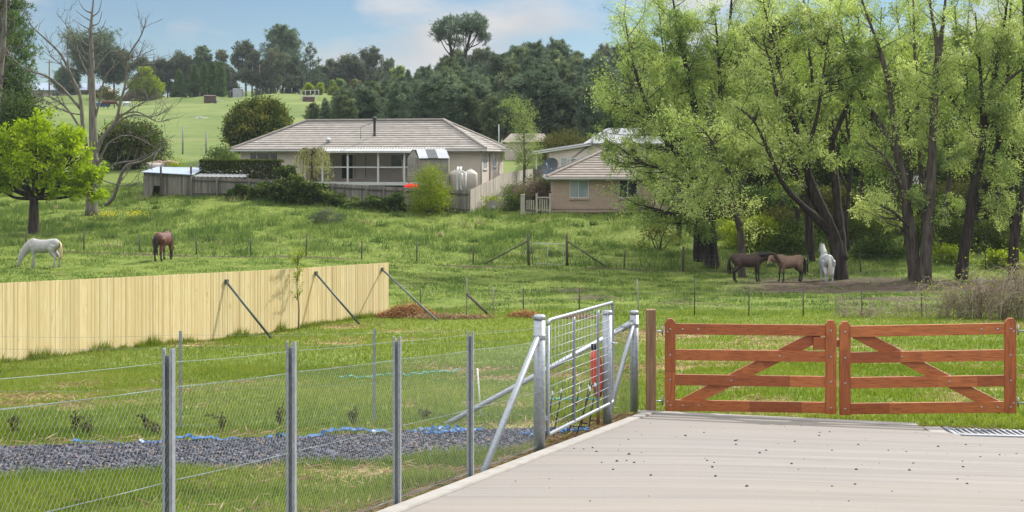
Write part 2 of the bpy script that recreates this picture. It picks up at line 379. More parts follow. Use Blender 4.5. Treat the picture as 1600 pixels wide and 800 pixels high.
vm = N('ShaderNodeVectorMath'); vm.operation = 'SCALE'; Lk(rp2.outputs['Color'], vm.inputs[0]); Lk(br.outputs[0], vm.inputs['Scale'])
mx = N('ShaderNodeMix'); mx.data_type = 'RGBA'; Lk(rp.outputs['Color'], mx.inputs['Factor']); Lk(sky.outputs['Color'], mx.inputs['A']); Lk(vm.outputs[0], mx.inputs['B'])
Lk(mx.outputs['Result'], bg.inputs['Color']); Lk(bg.outputs[0], wo.inputs['Surface'])
vs = scene.view_settings; vs.view_transform = 'Standard'; vs.look = 'None'; vs.exposure = .75; vs.gamma = 1; vs.use_curve_mapping = False
scene.cycles.max_bounces = 6; scene.cycles.diffuse_bounces = 3; scene.cycles.transmission_bounces = 4; scene.cycles.transparent_max_bounces = 4
scene.cycles.use_denoising = True; scene.cycles.sample_clamp_indirect = 4

# ------------------------------------------------------------------ zones
def mud_f(X, Y):
    px = 800+F*X/np.maximum(Y, 1); n = fbm(X*.35, Y*.8, 31, 4)
    a = sstep(1080, 1230, px)*sstep(53.5, 58, Y+(n-.5)*5)*(1-sstep(64.5, 68, Y+(n-.5)*3))
    b = .8*sstep(.62, .7, fbm(X*.3, Y*.5, 8, 4))*sstep(45, 50, Y)*(1-sstep(58, 62, Y))*sstep(520, 760, px)
    c = (np.abs(Y-70.3-(fbm(X*.2, X*0, 3)-.5)*1.2) < .35)*sstep(.45, .6, vnoise(X*.35, X*0, 9))
    return np.clip(a*sstep(.25, .45, n+.15)+b+c, 0, 1)
def dry_f(X, Y):
    n = fbm(X*.55+Y*.1, Y*1.5, 17, 4); m = fbm(X*.14, Y*.2, 41, 3)
    d = sstep(.55, .68, n)*sstep(.42, .6, m)*(1-sstep(38, 43, Y))
    e = np.exp(-((Y-14.6-.34*X*1.0-.45+(n-.5)*.8)/.3)**2)*(X < 1.4)*.6      # strip behind the gravel
    return np.clip(d*.75+e, 0, 1)
GRAV = [W(-500, 765, 10)]      # filled below
def on_gravel(X, Y, m=0):
    # strip parallel to the far netting fence
    c = 12.95+.33*(X+2.0) ; wv = (fbm(X*1.3, Y*1.3, 12)-.5)*.7
    k = np.where(X > -.2, (X+.2)*.55, 0)
    return (Y > c-.98+wv+k*.6+m) & (Y < c+1.25+wv*.3-m-k*.2) & (X < edge_x(Y)-.25) & (X > -12)
# ground sheet
ys = np.concatenate([np.arange(-8, 6, .6), np.arange(6, 20, .16), np.arange(20, 46, .25), np.arange(46, 106, .35), 106*1.022**np.arange(0, 60)]); ys = ys[ys < 390]
ys = np.concatenate([ys, A(400, 430, 470, 520, 600, 700, 850, 1050, 1300, 1700, 2100, 2590)])
tt = np.linspace(-1, 1, 301); tt = np.sign(tt)*(np.abs(tt)*.62+.38*np.abs(tt)**4)
XX = tt[None, :]*(14+.82*np.maximum(ys, 0))[:, None]; YY = np.repeat(ys[:, None], len(tt), 1)
ZZ = gz(XX, YY); nr, nc = XX.shape
g = NB(); ii = (np.arange(nr-1)[:, None]*nc); jj = np.arange(nc-1)[None]
g.add(np.stack([XX, YY, ZZ], -1).reshape(-1, 3), np.stack([ii+jj, ii+jj+1, ii+nc+jj+1, ii+nc+jj], -1).reshape(-1, 4), smooth=True)
t = MT('grassland')
zone = t.attr('zone'); sep = t.n('SeparateColor'); t.l(zone.outputs['Color'], sep.inputs['Color'])
n1 = t.noise(.35, 5); n2 = t.noise(3.0, 5); n3 = t.noise(14, 3); n4 = t.noise(.05, 4)
lawn = t.ramp(n2, [(.3, (.05, .08, .012)), (.52, (.108, .15, .022)), (.72, (.185, .20, .05))])
lawn = t.mix(t.ramp(n1, [(.4, (0, 0, 0)), (.65, (.55, .55, .55))]), lawn, (.165, .20, .042))
lawn = t.mix(t.ramp(n3, [(.35, (.6, .6, .6)), (.55, (0, 0, 0))]), lawn, (.065, .09, .014))
far = t.ramp(n4, [(.38, (.085, .125, .032)), (.62, (.14, .175, .052))])
far = t.mix(t.ramp(t.noise(.5, 5), [(.45, (0, 0, 0)), (.7, (.5, .5, .5))]), far, (.075, .10, .028))
far = t.mix(t.ramp(t.noise(.12, 3, stretch=(.4, 1, 1)), [(.55, (0, 0, 0)), (.75, (.5, .5, .5))]), far, (.20, .185, .08))
cg = t.mix(sep.outputs['Green'], lawn, far)
cg = t.mix(sep.outputs['Blue'], cg, t.ramp(n3, [(.3, (.2, .13, .07)), (.7, (.42, .31, .17))]))
cg = t.mix(sep.outputs['Red'], cg, t.ramp(n2, [(.3, (.035, .024, .018)), (.7, (.115, .085, .063))]))
gm = t.princ(cg, .95, 0, .1, n3, .5, .05)
go = g.build('ground', gm, origin=(0, 0, 0)); tag(go, kind='structure')
zc = np.zeros((nr*nc, 4), np.float32); fx = XX.ravel(); fy = YY.ravel()
zc[:, 0] = mud_f(fx, fy); zc[:, 1] = sstep(100, 125, fy); zc[:, 2] = dry_f(fx, fy); zc[:, 3] = 1
at = go.data.attributes.new('zone', 'FLOAT_COLOR', 'POINT'); at.data.foreach_set('color', zc.ravel())

# ------------------------------------------------------------------ driveway
t = MT('broomed_concrete'); c = t.coord()
b1 = t.noise(2.2, 6, stretch=(.05, 3.4, 1)); b2 = t.noise(1.1, 4); b3 = t.noise(38, 3); b4 = t.noise(8, 6, stretch=(.03, 1.3, 1), rough=.8); b5 = t.noise(.5, 4, stretch=(.4, 1.2, 1))
col = t.ramp(b1, [(.3, (.148, .137, .126)), (.5, (.192, .178, .165)), (.7, (.232, .216, .20))])
col = t.mix(t.ramp(b2, [(.4, (0, 0, 0)), (.7, (.2, .2, .2))]), col, (.225, .198, .168))
col = t.mix(t.ramp(b5, [(.42, (.35, .35, .35)), (.6, (0, 0, 0))]), col, (.17, .16, .152))
col = t.mix(t.ramp(b4, [(.36, (.5, .5, .5)), (.5, (0, 0, 0))]), col, (.13, .115, .10))
col = t.mix(t.ramp(b3, [(.3, (.6, .6, .6)), (.47, (0, 0, 0))]), col, (.15, .133, .12))
b6 = t.noise(.3, 4, stretch=(.35, 1.3, 1)); col = t.mix(t.ramp(b6, [(.4, (0, 0, 0)), (.62, (.4, .4, .4))]), col, (.228, .194, .158))
bm = t.mix(.5, b1, b4)
M['concrete'] = t.princ(col, .88, 0, .25, bm, .35, .01)
M['kerb'] = simple('trowelled_concrete_edge', (.30, .28, .258), (.235, .22, .20), 5, .85, 0, .2, None, .1)
d = NB(); Ys = np.linspace(-6, 16.3, 60)
rowsV = []; nx = 14
for y in Ys:
    x0 = float(edge_x(y))+.16
    for k in range(nx):
        rowsV.append((x0+(9.5-x0)*k/(nx-1), y))
rowsV = np.array(rowsV)
# end rows follow the slanted far edge
yy = rowsV[:, 1].copy(); fr = (yy+6)/22.3; ye = end_y(rowsV[:, 0]); yy = -6+fr*(ye+6)
xx = rowsV[:, 0]+(edge_x(yy)-edge_x(rowsV[:, 1]))*(1-(np.tile(np.arange(nx), 60)/(nx-1)))
zz = drive_z(xx, yy)
i0 = (np.arange(59)[:, None]*nx); j = np.arange(nx-1)[None]
d.add(np.stack([xx, yy, zz], 1), np.stack([i0+j, i0+j+1, i0+nx+j+1, i0+nx+j], -1).reshape(-1, 4), smooth=False)
e0 = 59*nx+np.arange(nx); P = np.stack([xx, yy, zz], 1)[e0]; n0 = d.n; d.add(np.concatenate([P, P-A(0, 0, .14)]), np.stack([np.arange(nx-1), np.arange(nx-1)+nx, np.arange(1, nx)+nx, np.arange(1, nx)], 1))
tag(d.build('driveway', M['concrete'], origin=(0, 0, 0)), kind='structure')
k = NB(); pts = []
for y in np.linspace(-6, 16.42, 70):
    x = float(edge_x(y)); z = float(drive_z(x, y))
    pts.append([A(x+.01, y, z-.1), A(x+.01, y, z+.014), A(x+.025, y, z+.02), A(x+.158, y, z+.02), A(x+.166, y, z+.006), A(x+.166, y, z-.1)])
k.rings(np.array(pts), smooth=False); tag(k.build('kerb', M['kerb'], origin=(0, 0, 0)), kind='structure')

# far edge apron strip
k = NB(); pts = []
for x in np.linspace(1.62, 5.0, 12):
    y = float(end_y(x)); z = float(drive_z(x, y)); pts.append([A(x, y-.006, z-.1), A(x, y-.006, z+.006), A(x, y, z+.016), A(x, y+.12, z+.016), A(x, y+.13, z-.1)])
k.rings(np.array(pts), smooth=False); tag(k.build('kerb', M['kerb'], origin=(0, 0, 0)), kind='structure')

# drain with grate
gx0, gx1 = 5.2, 7.0; gy = float(end_y(5.8))-.5
root = thing('storm_drain', 'galvanised steel grate over a concrete drain at the end of the driveway', 'drain', (6.1, gy, float(drive_z(6.1, gy))))
fr = NB(); pit_shade = NB(); br = NB()
zt = lambda x, y: float(drive_z(x, y))-.018
for y in (gy-.3, gy+.3): fr.beam((gx0, y, zt(gx0, y)+.012), (gx1, y, zt(gx1, y)+.012), .05, .05)
for x in (gx0, gx1): fr.beam((x, gy-.27, zt(x, gy)+.0125), (x, gy+.27, zt(x, gy)+.0125), .045, .044)
fr.build('frame', M['galv'], root)
for x in np.arange(gx0+.07, gx1-.03, .075): br.beam((x, gy-.272, zt(x, gy)+.012), (x, gy+.272, zt(x, gy)+.012), .022, .03)
br.build('grate', M['galv'], root)
pit_shade.box((6.1, gy, zt(6.1, gy)+.004), (gx1-gx0-.05, .56, .006)); pit_shade.build('pit_shade', M['black_plastic'], root)  # thin black sheet under the bars, the hollow's shade put into colour
sl = NB(); sl.box((5.06, gy+.02, zt(5.06, gy)+.006), (.2, .62, .02)); sl.build('surround', M['kerb'], root, bev=.004)

# loose stones on the drive
def stone_mesh(seed):
    r = np.random.default_rng(seed); s = NB(); th = np.arange(6)*math.pi/3
    rr = [[A(math.cos(a)*q*r.uniform(.75, 1.2), math.sin(a)*q*r.uniform(.7, 1.1), z) for a in th] for q, z in ((.8, -.2), (1, .25), (.75, .75), (.3, 1.0))]
    s.rings(np.array(rr), smooth=False); return s
M['stone'] = simple('dark_basalt_chip', (.06, .06, .062), (.03, .03, .032), 30, .8)
protos = []
spots = []
big = [(982,687),(926,700),(932,706),(912,702),(979,720),(983,710),(897,701),(940,723),(964,721),(991,723),(1100,676),(958,734),(1017,743),(1105,720),(1116,723),(1167,760),(1113,730),(1118,744),(1187,708),(1197,704),(1149,689),(1281,676),(1280,681),(1341,695),(1296,675),(1242,690),(1300,704),(1237,725),(1338,734),(1300,760),(1336,757),(1427,724),(1416,706),(1466,698),(1509,695),(1504,721),(1505,730),(1388,704),(1421,735),(1562,711),(1588,709),(1532,714),(1496,749),(1511,756),(1071,681),(1150,695),(1152,688),(1202,600)]
for px, py in big:
    if py < 660: continue
    u = (px-800)/F; v = (py-HY)/F
    Y = (1.6-.03*1.6*0)/(v-.1025)
    for _ in range(3):
        X = u*Y; Y = -float(drive_z(X, 0))/(v-.1025)
    spots.append((u*Y, Y, rng.uniform(.009, .016)))
while len(spots) < 120:
    Y = rng.uniform(9.5, 15.8); X = rng.uniform(edge_x(Y)+.3, 6.2)
    if Y < end_y(X)-.2: spots.append((X, Y, rng.uniform(.003, .008)))
lab = 'small dark chip of gravel lying loose on the pale concrete driveway'
for i, (X, Y, s) in enumerate(spots):
    if i < 5:
        o = stone_mesh(i).build('stone', M['stone'], origin=(0, 0, 0)); tag(o, lab, 'stone', 'loose stones on the driveway'); protos.append(o)
    else:
        o = protos[i % 5].copy(); COL.objects.link(o)
    o.location = (X, Y, float(drive_z(X, Y))+s*.1); o.scale = (s, s, s*.8); o.rotation_euler = (0, 0, rng.uniform(0, 6))

# ------------------------------------------------------------------ gravel bed and grasses (uncountable)
t = MT('blue_metal_gravel'); v = t.n('TexVoronoi', i_Scale=34.0); t.l(t.coord(), v.inputs['Vector']); sepv = t.n('SeparateColor'); t.l(v.outputs['Color'], sepv.inputs['Color'])
col = t.ramp(sepv.outputs['Red'], [(0, (.025, .026, .034)), (.6, (.06, .062, .08)), (1, (.12, .123, .145))])
M['gravelbed'] = t.princ(col, .8, 0, .3)
gb = NB(); xs = np.arange(-9, 1.2, .14); ysg = np.arange(9, 16.6, .14); GX, GY = np.meshgrid(xs, ysg); m = on_gravel(GX, GY, -.05)
idx = -np.ones(GX.shape, int); vv = []; qq = []
for a in range(GX.shape[0]-1):
    for b in range(GX.shape[1]-1):
        if m[a, b]:
            q = []
            for (aa, bb) in ((a, b), (a, b+1), (a+1, b+1), (a+1, b)):
                if idx[aa, bb] < 0: idx[aa, bb] = len(vv); vv.append((GX[aa, bb], GY[aa, bb], float(gz(GX[aa, bb], GY[aa, bb]))+.02))
                q.append(idx[aa, bb])
            qq.append(q)
gb.add(vv, qq, smooth=True); tag(gb.build('gravel_bed', M['gravelbed'], origin=(0, 0, 0)), kind='structure')
t = MT('crushed_blue_metal'); col = t.ramp(t.attr().outputs['Fac'], [(0, (.017, .018, .025)), (.55, (.045, .047, .063)), (.9, (.115, .118, .145)), (1, (.22, .14, .09))]); M['gravel'] = t.princ(col, .75, 0, .35)
n = 26000; X = rng.uniform(-7.2, 1.2, n); Y = rng.uniform(9.5, 16.4, n); kk = on_gravel(X, Y); X = X[kk]; Y = Y[kk]; n = len(X)
Z = gz(X, Y)+.03; r = rng.uniform(.012, .026, n)
base = A(1,0,0, -1,0,0, 0,1,0, 0,-1,0, 0,0,1, 0,0,-1).reshape(6, 3)
V = base[None]*r[:, None, None]*rng.uniform(.6, 1.3, (n, 6, 1))
az = rng.uniform(0, 6.28, n); ca, sa = np.cos(az), np.sin(az); ti = rng.uniform(-.8, .8, n); ct, st = np.cos(ti), np.sin(ti)
x = V[..., 0]*ct[:, None]+V[..., 2]*st[:, None]; z = -V[..., 0]*st[:, None]+V[..., 2]*ct[:, None]; y = V[..., 1]
V = np.stack([x*ca[:, None]-y*sa[:, None], x*sa[:, None]+y*ca[:, None], z*.8], -1)+np.stack([X, Y, Z], 1)[:, None]
Tt = np.array([[0,2,4],[2,1,4],[1,3,4],[3,0,4],[2,0,5],[1,2,5],[3,1,5],[0,3,5]]); T = (np.arange(n)[:, None, None]*6+Tt[None]).reshape(-1, 3)
gv = NB(); gv.add(V.reshape(-1, 3), None, T, tone=np.repeat(rng.uniform(0, 1, n), 6)); tag(gv.build('gravel', M['gravel'], origin=(0, 0, 0)), kind='stuff')

def scatter(n, y0, y1, umax=.47, power=1.0):
    Y = (rng.uniform(y0**power, y1**power, n))**(1/power); X = rng.uniform(-umax, umax, n)*Y; return X, Y
def free(X, Y):
    return ~((X > edge_x(Y)-.2) & (Y < end_y(X)+.16)) & ~on_gravel(X, Y, .02)
# near lawn
gs = NB()
def lawn_patch(n, y0, y1, hmin, hmax, w, bend, umax=.47):
    X, Y = scatter(n, y0, y1, umax, 1.6); k = free(X, Y); X, Y = X[k], Y[k]
    dr = dry_f(X, Y); k = rng.uniform(0, 1, len(X)) > dr*.8; X, Y, dr = X[k], Y[k], dr[k]
    cl = fbm(X*1.6, Y*1.6, 61, 3); big = fbm(X*.25, Y*.25, 66, 3)
    h = (hmin+(hmax-hmin)*np.clip(cl*1.6-.3, 0, 1))*rng.uniform(.6, 1.25, len(X))*(1-.5*dr)
    near = np.clip(np.exp(-((Y-(9.2+.33*X+1.9))/1.6)**2)*(X < 2), 0, 1); h = h*(1+.35*near)
    tone = .30+.45*(big-.5)+.5*(cl-.5)+rng.normal(0, .13, len(X))+.25*dr
    gs.blades(np.stack([X, Y, gz(X, Y)-.01], 1), h, w*rng.uniform(.6, 1.3, len(X)), rng.uniform(.1, .7, len(X)), np.clip(tone, 0, 1), bend)
lawn_patch(210000, 7.2, 15, .05, .15, .008, True, .5)
lawn_patch(200000, 13, 26, .05, .13, .011, True, .56)
lawn_patch(195000, 24, 46, .05, .13, .022, False, .62)
f_ = rng.uniform(0, 1, 9000); fq = np.stack([-15.2+(10.93)*f_, 17.6+26.4*f_], 1)+np.abs(rng.normal(0, .10, (9000, 1)))*A(.92, -.38)
cl = fbm(fq[:, 0]*2.2, fq[:, 1]*2.2, 91, 3); gs.blades(np.stack([fq[:, 0], fq[:, 1], gz(fq[:, 0], fq[:, 1])-.02], 1), (.08+.34*np.clip(cl*2-.7, 0, 1))*rng.uniform(.5, 1.2, 9000), rng.uniform(.012, .028, 9000), rng.uniform(.1, .6, 9000), np.clip(.35+rng.normal(0, .15, 9000), 0, 1), False)
tag(gs.build('lawn_grass', M['grass'], origin=(0, 0, 0)), kind='stuff')
# paddock and meadow
ms = NB()
X, Y = scatter(165000, 43, 72, .64, 1.5); mu = mud_f(X, Y); k = rng.uniform(0, 1, len(X)) > mu*.95; X, Y = X[k], Y[k]
cl = fbm(X*.8, Y*.8, 71, 3); big = fbm(X*.15, Y*.3, 76, 3)
h = (.03+.16*np.clip(cl*2-.75, 0, 1))*rng.uniform(.6, 1.3, len(X)); tone = .36+.5*(big-.5)-.5*(cl-.5)+rng.normal(0, .1, len(X))
ms.blades(np.stack([X, Y, gz(X, Y)-.01], 1), h, .045*rng.uniform(.6, 1.3, len(X)), rng.uniform(.1, .8, len(X)), np.clip(tone, 0, 1), False)
X, Y = scatter(260000, 69.5, 104, .64, 1.3); dens = .25+.75*sstep(70, 74, Y); cl = .55*fbm(X*.38, Y*.38, 81, 4)+.45*fbm(X*1.3, Y*1.3, 83, 3); k = rng.uniform(0, 1, len(X)) < dens*np.clip(cl*1.8-.1, .25, 1); X, Y, cl = X[k], Y[k], cl[k]
big = fbm(X*.1, Y*.2, 86, 3); q = np.clip(cl*2.4-.85, 0, 1)
h = (.10+.55*q**1.5)*rng.uniform(.55, 1.3, len(X)); tone = .36+.6*(big-.5)-.45*(q-.35)+rng.normal(0, .13, len(X))
ms.blades(np.stack([X, Y, gz(X, Y)-.02], 1), h, .05*rng.uniform(.6, 1.4, len(X)), rng.uniform(.1, .75, len(X)), np.clip(tone, 0, 1), False)
for q in range(260):            # rank tussocks and broad leaved weeds
    cx_, cy_ = rng.uniform(-.45, .45), rng.uniform(71.5, 100); cx_ *= cy_; m = rng.integers(18, 60); s_ = rng.uniform(.12, .45)
    X = cx_+rng.normal(0, s_, m); Y = cy_+rng.normal(0, s_*.7, m); tn = rng.choice([.05, .12, .5, .95], p=[.4, .3, .15, .15])
    ms.blades(np.stack([X, Y, gz(X, Y)-.02], 1), rng.uniform(.2, .62, m)*rng.uniform(.6, 1.1), rng.uniform(.04, .09, m), rng.uniform(.2, .9, m), np.clip(tn+rng.normal(0, .07, m), 0, 1), False)
for q in range(200):            # grazed tufts and dung heaps of the paddock
    cx_, cy_ = rng.uniform(-.42, .45), rng.uniform(45, 69); cx_ *= cy_; m = rng.integers(10, 40); s_ = rng.uniform(.08, .3)
    X = cx_+rng.normal(0, s_, m); Y = cy_+rng.normal(0, s_*.7, m); tn = rng.choice([.02, .12, .85], p=[.4, .4, .2])
    ms.blades(np.stack([X, Y, gz(X, Y)-.02], 1), rng.uniform(.06, .2, m), rng.uniform(.03, .06, m), rng.uniform(.2, .9, m), np.clip(tn+rng.normal(0, .07, m), 0, 1), False)
tag(ms.build('meadow_grass', M['meadow'], origin=(0, 0, 0)), kind='stuff')
# dry thatch lying in the lawn
ds = NB(); X, Y = scatter(150000, 7.5, 43, .47, 1.4); k = free(X, Y) & (rng.uniform(0, 1, len(X)) < dry_f(X, Y)); X, Y = X[k], Y[k]
az = rng.uniform(0, 6.28, len(X)); D = np.stack([np.cos(az), np.sin(az), rng.uniform(-.1, .45, len(X))], 1)
ds.leaves(np.stack([X, Y, gz(X, Y)+rng.uniform(.01, .06, len(X))], 1), D, rng.uniform(.08, .22, len(X)), .006+Y*.0004, rng.uniform(0, 1, len(X)))
# straw along the kerb
n = 2600; Y = rng.uniform(9, 16.6, n); X = edge_x(Y)-.16-np.abs(rng.normal(0, .12, n)); az = rng.uniform(0, 6.28, n)
ds.leaves(np.stack([X, Y, gz(X, Y)+rng.uniform(.01, .05, n)], 1), np.stack([np.cos(az), np.sin(az), rng.uniform(-.1, .3, n)], 1), rng.uniform(.06, .2, n), .01, rng.uniform(0, .8, n))
n = 1500; X = rng.uniform(1.8, 8, n); Y = end_y(X)+.15+np.abs(rng.normal(0, .12, n)); az = rng.uniform(0, 6.28, n)
ds.leaves(np.stack([X, Y, gz(X, Y)+rng.uniform(.01, .05, n)], 1), np.stack([np.cos(az), np.sin(az), rng.uniform(-.1, .3, n)], 1), rng.uniform(.06, .2, n), .01, rng.uniform(0, .8, n))
tag(ds.build('dry_grass', M['dry'], origin=(0, 0, 0)), kind='stuff')
# ------------------------------------------------------------------ netting fences by the driveway
def lx(Y, off=-.02): return float(edge_x(Y))+off
def netting(nb, P0, P1, h0, h1, cell=.034, r=.0004):
    """hexagonal wire netting between two ground points; h0/h1 = bottom/top above the line"""
    P0 = np.asarray(P0, float); P1 = np.asarray(P1, float); L = np.linalg.norm(P1-P0); nu = int(L/cell); nv = int((h1-h0)/(cell*.75))
    S = []; E = []; RR = []
    d = (P1-P0)/nu
    for j in range(nv):
        z = h0+(h1-h0)*j/nv; dz = (h1-h0)/nv; o = .5*(j % 2)
        i = np.arange(nu)
        a = P0+d*(i+o)[:, None]; a[:, 2] += z
        m = a.copy(); m[:, 2] += dz*.42
        S.append(a); E.append(m)
        RR += [np.full(nu, r*2.6), np.full(nu, r), np.full(nu, r)]
        top = m+d*.5; top[:, 2] += dz*.58; S.append(m); E.append(top)
        top = m-d*.5; top[:, 2] += dz*.58; S.append(m); E.append(top)
    RR = np.concatenate(RR)[:, None]; S = np.concatenate(S); E = np.concatenate(E); D = E-S; D /= np.linalg.norm(D, axis=1, keepdims=True)
    nrm = norm(np.cross(P1-P0, (0, 0, 1)))[None]; b = np.cross(D, nrm)
    V = []
    for q, e in ((0, S), (1, E)):
        for an in (0, 2.094, 4.189): V.append(e+RR*(math.cos(an)*nrm+math.sin(an)*b))
    V = np.stack(V, 1); o = np.arange(len(S))[:, None]*6
    Q = np.stack([np.stack([o[:, 0]+a, o[:, 0]+b_, o[:, 0]+b_+3, o[:, 0]+a+3], 1) for a, b_ in ((0, 1), (1, 2), (2, 0))], 1).reshape(-1, 4)
    nb.add(V.reshape(-1, 3), Q)
def sag(P0, P1, s=.01, n=9):
    t = np.linspace(0, 1, n)[:, None]; P = np.asarray(P0)*(1-t)+np.asarray(P1)*t; P[:, 2] -= (4*s*t*(1-t))[:, 0]; return P
def steel_post(parent, p, h, w=.058, ang=0):
    """rolled steel fence post: channel with two lips and a slot between them"""
    nb = NB(); c, s = math.cos(ang), math.sin(ang); ax = A(c, s, 0, -s, c, 0, 0, 0, 1).reshape(3, 3)
    p = np.asarray(p, float)
    nb.box(p+ax[1]*.022+A(0, 0, h/2-.05), (w, .004, h), ax, .5)
    for sx in (-1, 1):
        nb.box(p+ax[0]*sx*w*.5+A(0, 0, h/2-.03), (.004, .046, h+.04), ax, .5)
        nb.box(p+ax[0]*sx*w*.36-ax[1]*.021+A(0, 0, h/2-.03), (w*.28, .004, h+.04), ax, .5)
    return nb.build('fence_post', M['galv'], parent)
def strainer(label, p, h, r, brace, top_t):
    p = np.asarray(p, float); t = thing('strainer_post', label, 'fence post', p, 0, 'galvanised strainer posts beside the driveway')
    nb = NB(); nb.lathe(p, [(r, -.08), (r, h-.03)], 24); nb.build('post', M['galv'], t)
    nb = NB(); nb.lathe(p, [(r+.003, h-.045), (r+.004, h-.008), (r*.85, h+.004), (r*.3, h+.008)], 24); nb.build('cap', M['galv_tube'], t)
    if brace is not None:
        b = np.asarray(brace, float); top = p+A(0, 0, top_t)+norm(b-p)*r
        nb = NB(); nb.tube(np.array([top, top*.98+b*.02, b]), [.012, .03, .032], 14); nb.build('brace', M['galv_tube'], t)
        nb = NB(); nb.lathe(p+A(0, 0, top_t-.03), [(r+.004, 0), (r+.006, .005), (r+.006, .045), (r+.004, .05)], 20); nb.build('clamp', M['galv'], t)
    return t
# line fence along the drive edge
ft = thing('netting_fence', 'galvanised wire netting fence running along the left edge of the concrete driveway', 'fence', (lx(7.6), 7.6, g1(lx(7.6), 7.6)))
posts = [(lx(y), y, hh) for y, hh in ((3.8, 1.28), (5.25, 1.28), (6.78, 1.29), (8.0, 1.275), (9.47, 1.25), (10.85, 1.24))]
ang = math.atan2(1, .36)-math.pi/2
tops = []
for x, y, hh in posts:
    z = float(drive_z(x, y))-.05; steel_post(ft, (x, y, z), hh+.05, .052, -.12); tops.append(A(x, y, z+.05))
sp = A(lx(12.7, -.06), 12.7, float(drive_z(0, 12.7)))
line = tops+[sp]
wn = NB()
for hz in (1.21, 1.075, .58, .05):
    for a, b in zip(line[:-1], line[1:]):
        wn.tube(sag(a+A(0, -.02, hz), b+A(0, -.02, hz), .008), .0011, 5)
        if hz < 1.15: wn.tube(sag(a+A(0, -.024, hz+.004), b+A(0, -.024, hz-.004), .005), .0009, 4)
wn.build('wire', M['wire'], ft)
nn = NB()
for a, b in zip(line[:-1], line[1:]): netting(nn, a+A(0, -.027, 0), b+A(0, -.027, 0), .02, 1.07)
nn.build('netting', M['netting'], ft)
# strainers
s1 = strainer('galvanised strainer post with a diagonal brace, nearest of the three beside the driveway', sp, 1.33, .057, (lx(11.15, .0)-.03, 11.15, float(drive_z(0, 11.15))-.02), 1.12)
p2 = A(lx(15.2, -.1), 15.2, float(drive_z(0, 15.2))); s2 = strainer('galvanised gate post without a brace, where the mesh gate latches', p2, 1.33, .055, None, 0)
p3 = A(1.60, 16.75, float(drive_z(0, 16.75))); s3 = strainer('galvanised corner strainer post with a steep bright brace, next to the square timber post', p3, 1.3, .055, (1.165, 15.75, float(drive_z(0, 15.75))-.05), 1.12)
# far line fence
f2 = thing('netting_fence', 'wire netting fence behind the gravel bed, on thin steel posts with slack wires', 'fence', (-1.65, 15.7, g1(-1.65, 15.7)))
def f2y(x): return 16.7+.30*(x-1.587)
l2 = [(x, f2y(x)) for x in (-8.2, -5.9, -3.9, -1.69)]
ln2 = []
for x, y in l2:
    z = g1(x, y); nb = NB(); nb.box((x, y, z+.55), (.034, .003, 1.22)); nb.box((x, y+.017, z+.55), (.003, .034, 1.22)); nb.build('fence_post', M['galv'], f2); ln2.append(A(x, y, z))
ln2.append(p3)
wn = NB(); nn = NB()
for a, b in zip(ln2[:-1], ln2[1:]):
    for hz in (1.12, .98, .5, .06): wn.tube(sag(a+A(0, -.02, hz), b+A(0, -.05, hz), .02), .0011, 4)
    netting(nn, a+A(0, -.02, 0), b+A(0, -.06, 0), .02, .98, .04, .00042)
netting(nn, p2+A(.02, .06, 0), p3+A(-.02, -.07, 0), .02, 1.05, .034, .00042)
wn.build('wire', M['wire'], f2); nn.build('netting', M['darkwire'], f2)
foot = A(-.80, 15.35, g1(-.8, 15.35)+.02); top = p3+A(-.07, -.06, 1.13)
nb = NB(); nb.tube(np.array([foot, top]), .034, 12); nb.build('brace', M['galv'], f2)
nb = NB(); nb.tube(np.array([top-norm(top-foot)*.12, top+norm(top-foot)*.06]), .044, 12); nb.build('clamp', M['galv_tube'], f2)

# ------------------------------------------------------------------ galvanised mesh gate
ga = sp+A(.085, .06, 0); gb_ = p2+A(.075, .14, 0)
gt = thing('mesh_gate', 'galvanised tube gate filled with welded square mesh, closed between two strainer posts', 'gate', (ga+gb_)/2)
d = norm(gb_-ga)
zb0, zb1, zt0, zt1 = ga[2]+.13, gb_[2]+.22, ga[2]+1.27, gb_[2]+1.415
A0 = A(ga[0], ga[1], zb0); A1 = A(ga[0], ga[1], zt0); B0 = A(gb_[0], gb_[1], zb1); B1 = A(gb_[0], gb_[1], zt1)
nb = NB(); c = .05; loop = []
for p, q, r in ((A1, A0, B1), (B1, A1, B0), (B0, B1, A0), (A0, B0, A1)):
    u = norm(q-p); v = norm(r-p)
    loop += [p+u*c, p+u*c*.3+v*c*.3, p+v*c]
loop.append(loop[0]); nb.tube(np.array(loop), .0185, 12); nb.build('frame', M['galv_tube'], gt)
for f in (.36, .74):
    nb = NB(); a = A0+(B0-A0)*f; b = A1+(B1-A1)*f; nb.tube(np.array([a, a+(b-a)*.93, a+(b-a)*.965]), [.0175, .0175, .006], 10); nb.build('upright', M['galv_tube'], gt)
nb = NB(); 
for f in np.linspace(0, 1, 22)[1:-1]: nb.tube(np.array([A0+(B0-A0)*f, A1+(B1-A1)*f]), .0028, 5)
for f in np.linspace(0, 1, 13)[1:-1]: nb.tube(np.array([A0+(A1-A0)*f, B0+(B1-B0)*f]), .0032, 5)
nb.build('mesh', M['galv'], gt)
for zz in (.3, .95):
    nb = NB(); nb.beam(sp+A(0, 0, zz), A0+(A1-A0)*((zz-.13)/1.14), .03, .045); nb.build('hinge', M['galv'], gt)
nb = NB(); nb.tube(np.array([p2+A(.03, .02, .97), p2+A(.07, -.05, .95), p2+A(.12, .03, .94), p2+A(.06, .1, .93)]), .008, 6); nb.build('latch_chain', M['galv'], gt)

